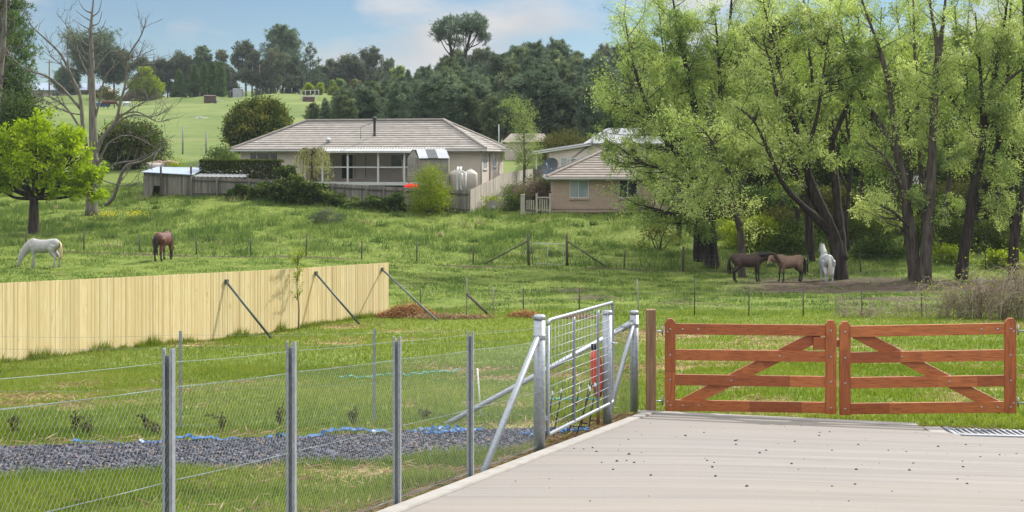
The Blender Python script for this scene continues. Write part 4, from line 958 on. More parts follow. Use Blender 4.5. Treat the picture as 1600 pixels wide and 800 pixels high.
# verandah
fz = H1.z(285, 101)
nb = NB(); nb.box(((vx0+vx1)/2, wy0+vd/2-.35, fz-.08), (vx1-vx0, vd+.7, .12)); nb.build('verandah_floor', M['old_timber'], t1, local=True)
nb = NB(); nb.box(((vx0+vx1)/2, wy0-.75, fz-.11), (vx1-vx0+.1, .06, .26)); nb.build('verandah_fascia', M['white_paint'], t1, local=True)
yv = wy0-.68
for px in (504, 543.5, 591, 632):
    x = H1.at(px, yv)[0]; nb = NB(); nb.box((x, yv, (fz+ez)/2+.02), (.14, .14, ez-fz+.1)); nb.build('verandah_post', M['white_paint'], t1, local=True)
nb = NB(); rz_ = H1.z(261.5, 100.3); nb.box(((vx0+vx1)/2, yv, rz_), (vx1-vx0, .07, .09)); nb.build('handrail', M['white_paint'], t1, local=True)
nb = NB(); va = H1.at(496, -.3)[0]; vb = H1.at(693, -.3)[0]
prof = [A(0, yv-.35, ez+.02), A(0, .25, ez+.30)]
xs_ = np.arange(va, vb, .06); zz_ = .02*np.sin(np.arange(len(xs_))*math.pi/2)
Vt = np.array([[A(x, p[1], p[2]+q) for p in prof] for x, q in zip(xs_, zz_)]); n_ = len(xs_)
nb.add(np.concatenate([Vt.reshape(-1, 3), Vt.reshape(-1, 3)-A(0, 0, .03)]), [[2*i, 2*i+2, 2*i+3, 2*i+1] for i in range(n_-1)]+[[2*n_+2*i, 2*n_+2*i+1, 2*n_+2*i+3, 2*n_+2*i+2] for i in range(n_-1)])
nb.build('verandah_roof', M['iron_white'], t1, local=True)
nb = NB(); nb.box(((va+vb)/2, yv-.36, ez-.05), (vb-va, .1, .16)); nb.build('verandah_gutter', M['trim'], t1, local=True)
# flue, vents, downpipes, aerial
def roof_z(y): return ez+.16+y*.5
x = H1.at(590, 3.0)[0]; yb = 2.2; nb = NB(); nb.lathe((x, yb, roof_z(yb)-.1), [(.14, 0), (.14, .15), (.10, .25), (.10, 1.35), (.17, 1.36), (.17, 1.6), (.1, 1.66)], 12); nb.build('flue', M['dark_steel'], roof, local=True)
x = H1.at(514, 1.2)[0]; nb = NB(); nb.lathe((x, 1.0, roof_z(1.0)-.05), [(.12, 0), (.12, .2), (.2, .22), (.2, .4), (.05, .5)], 10); nb.build('roof_vent', M['iron_grey'], roof, local=True)
x = H1.at(566, 2.0)[0]; nb = NB(); b0 = A(x, 1.6, roof_z(1.6)); nb.tube(np.array([b0, b0+A(0, 0, 1.0), b0+A(1.0, 0, 1.35)]), .025, 5); nb.build('cable_stay', M['darkwire'], roof, local=True)
for x, y in ((wx1+.06, wy0-.05), (wx1+.06, 3.6)):
    nb = NB(); nb.tube(np.array([A(x, y, -.5), A(x, y, ez-.35), A(x+.3, y-.2, ez+.02)]), .05, 7); nb.build('downpipe', M['trim'], t1, local=True)
x, Y_ = H1.at(778, 3.5); nb = NB(); nb.tube(np.array([A(wx1+.5, 4.9, -.6), A(wx1+.5, 4.9, ez+2.2)]), .03, 6); tag(nb.build('mast', M['galv'], t1, local=True))

# --- weathered cubby house on stilts
Hc = Frame((W(635, 290, 96)[0], 96.0, W(635, 284, 96)[2]), 0); tcub = thing('cubby_house', 'grey weatherboard cubby house on stilts with a tin gable roof in front of the verandah', 'cubby house', Hc.R)
cw = Hc.at(701, 0)[0]; wx = Hc.at(654, 0)[0]; ch = Hc.z(247, 96); rzt = Hc.z(234, 96.9)
nb = NB(); nbd = 12
for i in range(nbd):
    z0 = ch*i/nbd; z1 = ch*(i+1)/nbd
    nb.box(((wx+cw)/2, .02, (z0+z1)/2), (cw-wx, .03+.0, z1-z0-.012), (A(1, 0, 0), norm(A(0, 1, .1)), norm(A(0, -.1, 1))), rng.uniform(.2, .8))
    nb.box((wx/2+.04, .55, (z0+z1)/2), (.03, 1.5, z1-z0-.012), (norm(A(.55, 1.0, 0))[[1, 0, 2]]*A(1, -1, 1), norm(A(-.7, 1, 0)) if False else norm(A(-.95, 1.05, 0)), A(0, 0, 1)), rng.uniform(.2, .8))
nb.box(((wx+cw)/2, 1.3, ch/2), (cw-wx, .03, ch)); nb.box((cw-.02, .65, ch/2), (.03, 1.3, ch)); nb.box(((wx+cw)/2-.3, .6, ch/2-.02), (cw-wx-.1, 1.1, ch-.06), tone=.1)
nb.add([A(wx-.0, .0, ch), A(0.02, 1.1, ch), A(wx*.55, .55, rzt)], None, [[0, 1, 2]]); 
nb.build('wall', M['old_timber'], tcub)if False else None
V_ = nb; V_.V = [v+Hc.R for v in V_.V]; V_.build('wall', M['old_timber'], tcub)
def roofplane(nbx, xa, xb, tone=.5, lift=0):
    a = Hc.R+A(xa-.05, -.18, ch-.02+lift); b = Hc.R+A(xb+.02, -.18, ch-.02+lift); c_ = Hc.R+A(xb-.28, .75, rzt+lift); d_ = Hc.R+A(xa-.33, .75, rzt+lift)
    nbx.prism([a, b, c_, d_], (0, .012, .03))
nb = NB(); x3 = (cw-wx)/3; roofplane(nb, wx+.1, wx+x3); roofplane(nb, wx+2*x3, cw+.05); rfc = nb.build('roof', M['iron_grey'], tcub)
nb = NB(); roofplane(nb, wx+x3+.03, wx+2*x3-.03, lift=.012); nb.build('roof_panel', M['iron_dark'], rfc)
nb = NB(); nb.prism([Hc.R+A(wx*.5-.1, .75, rzt), Hc.R+A(cw-.3, .75, rzt), Hc.R+A(cw, 1.5, ch), Hc.R+A(0, 1.6, ch)], (0, .012, .03)); nb.build('back_roof', M['iron_grey'], rfc)
for x, y in ((.15, .9), (wx+.1, .1), (cw-.12, .1), (cw-.12, 1.2)): nb = NB(); nb.box(Hc.R+A(x, y, -.7), (.1, .1, 1.5)); nb.build('stilt', M['old_timber'], tcub)
nb = NB(); q = Hc.R+A(-.05, .3, .8); nb.box(q+A(-.15, .2, .75), (.3, .5, .04)); nb.box(q+A(-.25, .1, .1), (.05, .05, 1.5)); nb.build('porch', M['old_timber'], tcub)

# --- rain water tanks
def tank(px, w, top, Y, lab):
    r = w/2/F*Y; b = A((px-800)/F*Y, Y, W(0, 300, Y)[2]-.6); h = W(0, top, Y)[2]-b[2]
    t = thing('water_tank', lab, 'water tank', b, 0, 'rainwater tanks beside the tiled house'); nb = NB()
    nb.lathe(b, [(r, 0), (r, h*.84), (r*.97, h*.88), (r*.5, h*.97), (r*.2, h)], 24); nb.build('shell', M['tank'], t)
    nb = NB(); nb.lathe(b+A(0, 0, h*.97), [(r*.28, 0), (r*.28, .09), (r*.2, .12)], 14); nb.build('lid', M['tank'], t)
    return t, b, r, h
ta, b1_, r1_, h1_ = tank(712, 25, 266, 97.0, 'cream plastic rainwater tank partly hidden behind white pipes, next to the cubby house')
tb, b2_, r2_, h2_ = tank(735, 22, 265, 96.2, 'cream plastic rainwater tank nearest the house corner, its right side in full view')
nb = NB()
for px in (715, 719.5): q = W(px, 299, 95.4); nb.tube(smooth_poly(np.array([q+A(.1 if px > 717 else 0, 0, -.2), q+A(0, 0, .5), q+A(0, 0, 1.65), q+A(0, 1.5, 1.75)]), 4), .085, 8)
nb.build('pipe', M['white_paint'], ta)
nb = NB(); q = W(727.5, 299, 95.0); nb.tube(np.array([q, q+A(0, 0, 1.35), q+A(-.35, 1, 1.5)]), .09, 8); nb.build('pipe', M['white_paint'], tb)

# --- brick house
H2 = Frame((W(863, 332, 93)[0], 93.0, W(863, 332, 93)[2]), 0); t2 = thing('brick_house', 'brown brick house with a hipped tile roof, half hidden by the left willows', 'house', H2.R)
ez2 = H2.z(279.5, 93); WL = 9.6; DL = 9.0; nb = NB()
hh = [(H2.at(890, 0)[0], H2.at(920, 0)[0], H2.z(309, 93), H2.z(281, 93)), (H2.at(967, 0)[0], H2.at(997, 0)[0], H2.z(309, 93), H2.z(281, 93))]
sh = lambda V: [v+H2.R for v in V]
def addl(nbx, name, mat, parent): nbx.V = [v+H2.R for v in nbx.V]; return nbx.build(name, M[mat], parent)
wall(nb, (0, 0, 0), (1, 0, 0), WL, ez2, (0, -1, 0), hh); wall(nb, (WL, 0, 0), (0, 1, 0), DL, ez2, (1, 0, 0)); wall(nb, (WL, DL, 0), (-1, 0, 0), WL, ez2, (0, 1, 0)); wall(nb, (0, DL, 0), (0, -1, 0), DL, ez2, (-1, 0, 0))
addl(nb, 'wall', 'brick', t2)
nb = NB(); nb.box((WL/2, -.012, .23), (WL, .02, .03)); nb.box((WL/2, .1, -.3), (WL-.02, .1, .6)); addl(nb, 'damp_course', 'dark_steel', t2)
for h in hh:
    w = window(t2, (0, 0, 0), (1, 0, 0), (0, -1, 0), h, [(h[0]+h[1])/2-.05], frame='white_paint', glass='glass_pale' if h is hh[0] else 'glass', sill=False)
    nb = NB(); nb.box(((h[0]+h[1])/2, -.03, h[2]-.07), (h[1]-h[0]+.05, .12, .13)); nb.build('sill', M['brick'], w, local=True)
nb = NB(); c, r = hip_roof(nb, -.45, WL+.45, -.45, DL+.45, ez2+.12, .42, 12, .05); rr2 = addl(nb, 'roof', 'roof_tile2', t2)
nb = NB()
for a, b in ((c[0], r[0]), (c[1], r[1]), (c[3], r[3]), (r[0], r[1])): nb.tube(np.array([a+(b-a)*f+A(0, 0, .06) for f in np.linspace(.01, 1, 12)]), .11, 6, smooth=False)
addl(nb, 'ridge_cap', 'roof_tile', rr2)
nb = NB(); nb.beam((-.45, -.45, ez2+.05), (WL+.45, -.45, ez2+.05), .1, .14); nb.beam((-.45, -.45, ez2+.05), (-.45, DL+.45, ez2+.05), .1, .14); nb.box((WL/2, DL/2, ez2+.01), (WL+.8, DL+.8, .02)); addl(nb, 'gutter', 'trim', rr2)
# satellite dish
q = W(861, 262, 96); t = thing('satellite_dish', 'dark grey satellite dish on a pole beside the brick house roof', 'satellite dish', q-A(0, 0, 2.6)); nb = NB(); ax_ = norm(A(-.5, -.8, .5)); s1_ = norm(np.cross(ax_, (0, 0, 1))); s2_ = np.cross(s1_, ax_)
nb.rings(np.array([[q+ax_*(.35*(r*r)-.1)+r*.72*(math.cos(w)*s1_+math.sin(w)*s2_) for w in np.arange(18)*.349] for r in (.02, .3, .6, .85, 1, .98, .6, .1)])); nb.build('dish', M['dish'], t)
nb = NB(); nb.tube(np.array([q-A(0, 0, 2.6), q-ax_*.1]), .045, 6); nb.tube(np.array([q+s2_*-.6, q+ax_*.75]), .02, 5); nb.build('mount', M['galv'], t)

# --- pinkish weatherboard house behind
H3 = Frame((W(858, 262, 122)[0], 122.0, W(858, 270, 122)[2]), 0); t3 = thing('weatherboard_house', 'pinkish weatherboard house with white windows and a pale tin gable behind the brick house', 'house', H3.R)
def P3(px, py, d=0): return A(H3.at(px, d)[0], d, H3.z(py, 122+d))
def add3(nbx, name, mat, parent): nbx.V = [v+H3.R for v in nbx.V]; return nbx.build(name, M[mat], parent)
nb = NB(); nb.prism([P3(858, 275), P3(1010, 275), P3(1010, 224), P3(922, 224), P3(922, 227.5), P3(858, 238)], (0, 8, 0)); 
add3(nb, 'wall', 'pink_board', t3)
nb = NB()
for py in np.arange(230, 270, 2.9): z = P3(860, py)[2]; nb.box((P3(858, py)[0]+(P3(1010, py)[0]-P3(max(858, 0), py)[0])/2, -.02, z), (P3(1010, py)[0]-P3(858, py)[0] if py > 238 else P3(1010, py)[0]-P3(900, py)[0] if py > 231 else .1, .035, .03))
add3(nb, 'lining', 'pink_board', t3)
for a, b, c_, d_, mu, tr in ((875, 887, 260, 246, (), (.5,)), (890.5, 921, 258, 247, (.33, .66), (.5,)), (947, 966, 239.5, 231, (.5,), ())):
    p0 = P3(a, c_); p1 = P3(b, d_); o3 = A(0, -.05, 0); hb = (p0[0], p1[0], p0[2], p1[2])
    window(t3, o3, (1, 0, 0), (0, -1, 0), hb, [hb[0]+(hb[1]-hb[0])*f for f in mu], fw=.11, t=.06, glass='glass_pale' if a == 875 else 'glass', trans=[hb[2]+(hb[3]-hb[2])*f for f in tr])
nb = NB(); nb.prism([P3(833, 240, -.4), P3(924, 225.5, -.4), P3(924, 224, -.4), P3(833, 238.3, -.4)], (0, 9, .15)); rr3 = add3(nb, 'roof', 'iron_dark', t3)
nb = NB(); nb.beam(P3(833, 240.5, -.42), P3(924, 226, -.42), .05, .12); add3(nb, 'barge_board', 'white_paint', rr3)
gA = P3(918, 224, -.3); gB = P3(1062, 224, -.3); gT = A((gA[0]+gB[0])/2-1, 3.4, H3.z(197, 125))
ga1 = P3(950, 201, 1.6); gb1 = P3(1020, 201, 1.6)
nb = NB(); nb.prism([gA, gB, gb1, ga1], (0, .02, .04)); nb.prism([gA, ga1, ga1+A(0, 5, 0), gA+A(0, 9, 0)], (.02, 0, .04)); nb.add([gB, gB+A(0, 9, 0), gb1+A(0, 5, 0), gb1], [[0, 1, 2, 3]])
for f in np.arange(.02, 1, .04): a_ = gA+(gB-gA)*f; b_ = ga1+(gb1-ga1)*f; nb.beam(a_+A(0, -.02, .05), b_+A(0, -.02, .05), .05, .04)
add3(nb, 'gable_roof', 'iron_white', t3)
nb = NB(); nb.beam(gA-A(0, .05, .06), gB-A(0, .05, .06), .1, .12); add3(nb, 'gutter', 'iron_dark', t3)
q = P3(925.5, 214, -.2); nb = NB(); nb.tube(np.array([q-A(0, 0, 1), q+A(0, 0, .2), q+A(0, 0, .25)]), [.14, .14, .02], 8); nb.build('vent_pipe', M['iron_grey'], t3, local=False) if False else add3(nb, 'vent_pipe', 'iron_grey', t3)
nb = NB(); nb.tube(np.array([P3(923.5, 226, -.12), P3(923.5, 272, -.12)]), .05, 6); add3(nb, 'downpipe', 'trim', t3)
nb = NB(); nb.box(P3(838, 252, -.2)+A(0, 0, -.5), (.12, .12, 2.6)); add3(nb, 'carport_post', 'white_paint', t3)

# brown roofed house further back between the two
b = W(792, 222, 135); t4 = thing('far_house', 'low brown roofed house glimpsed between the tiled house and the birch', 'house', b-A(0, 0, 3)); nb = NB(); nb.prism([b+A(-.5, 0, 0), b+A(4.6, 0, 0), b+A(4.0, 2, .9), b+A(.4, 2, .9)], (0, .3, .05)); nb.prism([b+A(4.6, 0, 0), b+A(4.6, 5, 0), b+A(4.0, 3, .9), b+A(4.0, 2, .9)], (0, 0, .05)); nb.build('roof', M['roof_tile2'], t4); nb = NB(); nb.box(b+A(2, 2.6, -1.4), (4.4, 4.6, 2.7)); nb.build('wall', M['render_wall'], t4)
# white roofed house behind the willows
b = W(1342, 282, 118); t5 = thing('white_house', 'pale house with a white tin roof glimpsed through the willow trunks', 'house', b-A(0, 0, 1.5)); nb = NB(); nb.box(b+A(3, 3, -.2), (13, 6, 2.6)); nb.build('wall', M['white_paint'], t5)
nb = NB(); nb.prism([b+A(-4, -.5, 1.1), b+A(10, -.5, 1.1), b+A(10, 3, 2.9), b+A(-4, 3, 2.9)], (0, .05, .06)); nb.prism([b+A(-4, 3, 2.9), b+A(10, 3, 2.9), b+A(10, 6.5, 1.1), b+A(-4, 6.5, 1.1)], (0, .05, .06)); nb.build('roof', M['iron_white'], t5)
for x in (.2, 4.2): nb = NB(); nb.box(b+A(x, -.02, -.2), (1.5, .06, 1.3)); nb.build('window', M['glass'], t5)

# ------------------------------------------------------------------ garden fences, sheds
def board_fence(name, label, pts, bw, thick, mat, railside, rails=True, posts=True):
    """pts: list of (X, Y, zbottom, ztop)"""
    pts = [np.asarray(p, float) for p in pts]; t = thing(name, label, 'fence', A(pts[0][0], pts[0][1], pts[0][2])); nb = NB(); rl = NB(); pn = 0
    for a, b in zip(pts[:-1], pts[1:]):
        d = (b-a)[:2]; L = np.linalg.norm(d); d = d/L; n_ = A(d[1], -d[0]); k = int(L/bw)
        for i in range(k):
            f = (i+.5)/k; q = a+(b-a)*f; j = rng.uniform(-.03, .03)
            off = n_*(.012*(i % 2))
            nb.box((q[0]+off[0], q[1]+off[1], (q[2]+q[3]+j)/2), (L/k+.005, thick, q[3]-q[2]+j), (A(d[0], d[1], 0), A(-d[1], d[0], 0), A(0, 0, 1)), rng.beta(1.6, 1.6))
        if rails:
            for f in (.18, .82):
                rl.beam(A(a[0], a[1], a[2]+(a[3]-a[2])*f)+A(*n_, 0)*.06*railside, A(b[0], b[1], b[2]+(b[3]-b[2])*f)+A(*n_, 0)*.06*railside, .05, .09)
            for s in np.arange(0, L+.1, 2.5): 
                q = a+(b-a)*min(s/L, 1); pb = NB(); pb.box((q[0]+n_[0]*.12*railside, q[1]+n_[1]*.12*railside, (q[2]+q[3])/2), (.11, .11, q[3]-q[2]+.04), (A(d[0], d[1], 0), A(-d[1], d[0], 0), A(0, 0, 1))); pb.build('fence_post', M['dark_post'] if mat == 'old_timber' else M[mat], t)
    nb.build('boards', M[mat], t)
    if rails: rl.build('rail', M['dark_post'], t)
    return t
def fp(px, Y, top): X = (px-800)/F*Y; return (X, Y, g1(X, Y)-.1, (HY-top)/F*Y)
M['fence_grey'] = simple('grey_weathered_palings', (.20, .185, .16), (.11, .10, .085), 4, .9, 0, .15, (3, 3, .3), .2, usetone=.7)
M['fence_lit'] = simple('lit_pale_palings', (.40, .36, .31), (.27, .24, .205), 4, .9, 0, .15, (3, 3, .3), .2, usetone=.7)  # paler copy of the grey palings, sunlight put into the colour
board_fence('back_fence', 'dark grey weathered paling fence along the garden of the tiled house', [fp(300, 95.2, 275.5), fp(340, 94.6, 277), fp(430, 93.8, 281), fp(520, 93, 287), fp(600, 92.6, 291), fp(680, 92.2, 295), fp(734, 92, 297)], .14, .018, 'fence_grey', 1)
board_fence('side_fence', 'weathered paling fence in a sunlit pale colour, climbing past the house corner towards the birch', [fp(735, 92, 296.5), fp(755, 96, 287), fp(775, 100, 277.5), (W(783, 272, 101.5)[0], 101.5, g1(-.9, 101.5)-.1, W(0, 272, 101.5)[2]), (W(800, 269, 106)[0], 106, -3.2, W(0, 268.5, 106)[2]), (W(832, 265, 113)[0], 113, -3, W(0, 264, 113)[2])], .15, .018, 'fence_lit', -1)
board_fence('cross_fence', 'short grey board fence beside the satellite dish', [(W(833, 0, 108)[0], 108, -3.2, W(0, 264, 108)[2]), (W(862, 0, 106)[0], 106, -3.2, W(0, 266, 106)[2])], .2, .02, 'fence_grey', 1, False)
# old shed at the left with flat iron roofs
b0 = A(*fp(224, 96, 270)[:3]); ts = thing('old_shed', 'weathered grey timber shed with a flat iron roof and an opening backed in black at its foot', 'shed', b0)
nb = NB(); xa, xb = (225-800)/F*96, (299-800)/F*95.4; zb = g1(xa, 96)-.2; k = 0
for x in np.arange(xa, xb, .16):
    f = (x-xa)/(xb-xa); zt = (HY-(269.5+4.5*f))/F*95.7; z0 = zb
    if .17 < f < .34: z0 = zb+1.05
    nb.box((x+.08, 95.9-.5*f+.01*(k % 2), (z0+zt)/2), (.155, .02, zt-z0), None, rng.beta(1.6, 1.6)); k += 1
nb.box((xa, 97.4, zb+.8), (.03, 3, 1.9)); nb.box((xb, 97, zb+.8), (.03, 3, 1.9)); nb.build('wall', M['fence_grey'], ts)
nb = NB(); zr = W(0, 269.5, 95.7)[2]; nb.prism([A(xa-.1, 95.6, zr), A(xb+.15, 95.2, zr-.2), A(xb+.4, 98.6, zr+.28), A(xa+.2, 98.8, zr+.35)], (0, 0, .05)); nb.build('roof', M['iron_blue'], ts)
nb = NB(); nb.box((xa+1.0, 96.6, zb+.5), (.9, .05, 1.1)); nb.build('opening_shade', M['black_plastic'], ts)  # black panel behind the gap, shade of the interior put into colour
for px in (252, 299): nb = NB(); x = (px-800)/F*95.5; nb.box((x, 95.4, zb+1.2), (.12, .12, 2.6)); nb.build('fence_post', M['dark_post'], ts)
b = W(305, 272, 96.5); tl = thing('lean_to', 'low lean-to behind the grey fence under a white corrugated sloping roof', 'lean-to', b-A(0, 0, 1.6)); xl0, xl1 = (306-800)/F*96.5, (386-800)/F*96
xs_ = np.arange(xl0, xl1, .085); Vt = []
for i, x in enumerate(xs_):
    z = .025*math.sin(i*math.pi/2); f = (x-xl0)/(xl1-xl0); Vt += [A(x, 95.6, W(0, 275.5+1.3*f, 95.6)[2]+z), A(x+.55*(1-f)+.1, 98.2, W(0, 265.5+1*f, 98.2)[2]+z)]
nb = NB(); n_ = len(xs_); nb.add(np.concatenate([np.array(Vt), np.array(Vt)-A(0, 0, .04)]), [[2*i, 2*i+2, 2*i+3, 2*i+1] for i in range(n_-1)]+[[2*n_+2*i, 2*n_+2*i+1, 2*n_+2*i+3, 2*n_+2*i+2] for i in range(n_-1)]); nb.build('roof', M['iron_white'], tl)
nb = NB(); nb.box(((xl0+xl1)/2, 97.6, b[2]-1), (xl1-xl0-.2, .04, 2.1)); nb.box((xl1-.05, 96.8, b[2]-1), (.05, 1.6, 1.9)); nb.build('wall', M['fence_grey'], tl)
b = W(312, 270, 99); nb = NB(); nb.box(b+A(0, 0, -.3), (.55, .05, 2.0), None, .8); nb.box(b+A(.28, .5, -.3), (.05, 1, 2.0)); tag(nb.build('board_screen', M['old_timber'], None), 'upright pale board screen beside the clipped hedge end', 'screen')
# culvert pipe and log pile
q = W(232, 262, 101); t = thing('concrete_pipe', 'short grey drain pipe lying on its side by the log pile', 'pipe', q-A(0, 0, .6)); th = np.arange(20)*.314; PS = .62
nb = NB(); dr = norm(A(.9, .45, 0)); sx = np.cross(dr, (0, 0, 1)); ring = lambda o, r: [o+PS*r*(math.cos(a)*sx+math.sin(a)*A(0, 0, 1)) for a in th]
nb.rings(np.array([ring(q+dr*.3, .42), ring(q, .45), ring(q, .58), ring(q+dr*.05, .62), ring(q+dr*1.2, .62), ring(q+dr*1.2, .3)]), cap=False); nb.build('shell', M['kerb'], t); nb = NB(); nb.rings(np.array([ring(q+dr*.29, .43), ring(q+dr*.3, .01)])); nb.build('bore_shade', M['dark_steel'], t)  # dark disc closing the bore, its shade put into colour
M['logs'] = simple('split_firewood', (.46, .33, .23), (.26, .18, .125), 4, .9, usetone=.6)
for i in range(15):
    px = 240+i*2.0+rng.uniform(-2, 2); row = i % 3; b = W(px, 262-row*3.6, 102+rng.uniform(-.4, .4)); dd = norm(A(rng.normal(.8, .3), rng.normal(.5, .4), rng.normal(0, .15))); nb = NB(); rr_ = rng.uniform(.13, .2); nb.tube(np.array([b-dd*.5, b, b+dd*.5]), [rr_, rr_*1.05, rr_], 7, tone=rng.uniform(0, 1)); tag(nb.build('log', M['logs'], None), 'cut log in the firewood pile next to the drain pipe', 'log', 'logs in the firewood pile')
# timber steps, planter, picket fence and its posts
b = W(784, 327, 95); t = thing('garden_steps', 'timber garden steps rising between the side fence and the shrubs', 'steps', b)
for i in range(5): nb = NB(); nb.box(b+A(0, i*.35, .05+i*.22), (1.15, .12, .2)); nb.box(b+A(0, .2+i*.35, .10+i*.22), (1.1, .3, .1)); nb.build('tread', M['old_timber'], t)
b = W(769, 328, 94.6); t = thing('planter', 'pale square planter with yellowish plants at the foot of the side fence', 'planter', b); nb = NB(); nb.rings(np.array([[b+A(x*k, y*k, z) for x, y in ((-.4, -.4), (.4, -.4), (.4, .4), (-.4, .4))] for z, k in ((0, .85), (.75, 1), (.75, .85), (.6, .8))]), smooth=False); nb.build('box', M['kerb'], t)
nb = NB(); n = 500; P = b+A(0, 0, .75)+rng.normal(0, 1, (n, 3))*A(.42, .3, .15); nb.leaves(P, rng.normal(size=(n, 3))+A(0, 0, .6), .13, .06, rng.uniform(0, 1, n)); nb.build('foliage', M['yellowgreen'], t)
b = W(772, 329, 94.2); nb = NB(); nb.lathe(b, [(.12, 0), (.16, .3), (.17, .32), (.13, .3)], 12); tag(nb.build('flower_pot', M['white_plastic'], None), 'small white flower pot below the square planter', 'pot')
t = thing('picket_fence', 'low pale picket fence with stout rounded posts left of the brick house', 'fence', A(*fp(835, 92.4, 310)[:3]))
for px, top in ((815, 305.5), (818.5, 305), (838.5, 304.5), (859.5, 304.5)):
    x, y, z0, z1 = fp(px, 92.4, top); nb = NB(); nb.box((x, y, (z0+z1)/2), (.15, .15, z1-z0)); nb.lathe((x, y, z1), [(.1, 0), (.07, .08), (.02, .1)], 8); nb.build('fence_post', M['fence_lit'], t)
rl = NB()
for a, b_, tp in ((820, 837, 312), (840, 858, 311)):
    for px in np.linspace(a, b_, 6)[1:-1]: 
        x, y, z0, z1 = fp(px, 92.5, tp+rng.uniform(-1, 1)); nb = NB(); nb.box((x, y, (z0+.1+z1)/2), (.09, .025, z1-z0-.1)); nb.build('picket', M['yellow_pick'] if False else M['fence_lit'], t)
    for py in (328.5, 308.5 if a == 840 else 328): rl.beam(W(a-1, py, 92.45), W(b_+1, py, 92.45), .05, .1)
rl.build('rail', M['fence_lit'], t)
# red garden canopy half behind the fence
b = W(643, 291, 94.5); nb = NB(); nb.rings(np.array([[b+A(r*math.cos(a)*1.2, r*math.sin(a), z+.06*math.sin(a*5)) for a in np.arange(10)*.628] for z, r in ((-.3, .5), (.0, .5), (.12, .36), (.2, .1))])); tag(nb.build('garden_umbrella', M['red_plastic'] if False else simple('bright_red_cloth', (.75, .01, .01), (.6, .008, .008), 4, .8), None), 'bright red cloth cover showing above the grey fence under the cubby house', 'cloth')
# ------------------------------------------------------------------ trees
def grow(p, d, L, n, wander, up):
    P = [np.asarray(p, float)]; d = norm(d)
    for i in range(n):
        d = norm(d+rng.normal(0, wander, 3)+A(0, 0, up)); P.append(P[-1]+d*L/n)
    return np.array(P)
def spray(leaf, P, n, sd, L, Wd, tone, hang=0., out=.6, tsd=.13):
    """leaves along polyline P"""
    f = rng.uniform(.1, 1.02, n); Q = along(P, f)+rng.normal(0, sd, (n, 3)); tg = norm(P[-1]-P[0])
    D = tg*out+rng.normal(0, .55, (n, 3))-A(0, 0, hang)
    leaf.leaves(Q, D, L*rng.uniform(.6, 1.3, n), Wd*rng.uniform(.7, 1.3, n), tone+rng.normal(0, tsd, n))
def broadleaf(wood, leaf, limbs, sec=1.6, seclen=(1.6, 3.6), t0=.3, spread=.9, up=.12, twigs=7, twlen=(.5, 1.2), twup=-.15, nl=38, sd=.15, L=.17, Wd=.05, hang=.35, env=None, rsec=.035, tone0=.5, endtwigs=14):
    for P0, r0, r1 in limbs:
        P = smooth_poly(P0, 5); wood.tube(P, (np.linspace(1, 0, len(P))**1.15*(r0-r1)+r1)*(1+rng.normal(0, .05, len(P))), 16 if r0 > .15 else 8, ridge=.16 if r0 > .15 else 0); ln = plen(P); ns = max(3, int(ln*sec))
        for k in range(ns):
            t = t0+(1-t0)*(k+rng.uniform(0, 1))/ns; p = along(P, t); tg = norm(along(P, min(t+.03, 1))-along(P, t-.03)); az = rng.uniform(0, 6.283)
            d = tg*.55+A(math.cos(az), math.sin(az), 0)*spread+A(0, 0, .15); SL = rng.uniform(*seclen)*(1.15-.5*t)
            B = grow(p, d, SL, 5, .17, up)
            wood.tube(B, np.linspace(min(rsec, r0*.4)*(1.2-.5*t), .008, len(B)), 4, cap=False)
            ct = tone0+rng.normal(0, .13)
            for j in range(twigs if k < ns-1 else endtwigs):
                s = rng.uniform(.3, 1); q = along(B, s); dt = norm(B[-1]-B[0])*.6+rng.normal(0, .6, 3)
                T = grow(q, dt, rng.uniform(*twlen), 3, .2, twup)
                if env is not None and not env(T[-1]): continue
                if rng.uniform() < .5: wood.tube(T, np.linspace(.010, .004, 4), 3, cap=False)
                spray(leaf, T, nl, sd, L, Wd, ct+rng.normal(0, .07), hang)
def make_tree(name, label, base, wood, leaf, wm, lm, group=None, cat='tree'):
    t = thing(name, label, cat, base, 0, group)
    wood.build('trunk', M[wm], t)
    if leaf is not None and leaf.n: leaf.build('crown', M[lm], t)
    return t
def Ls(Y, *pp): return np.array([W(x, y, Y+(dy[0] if dy else 0)) for x, y, *dy in pp])

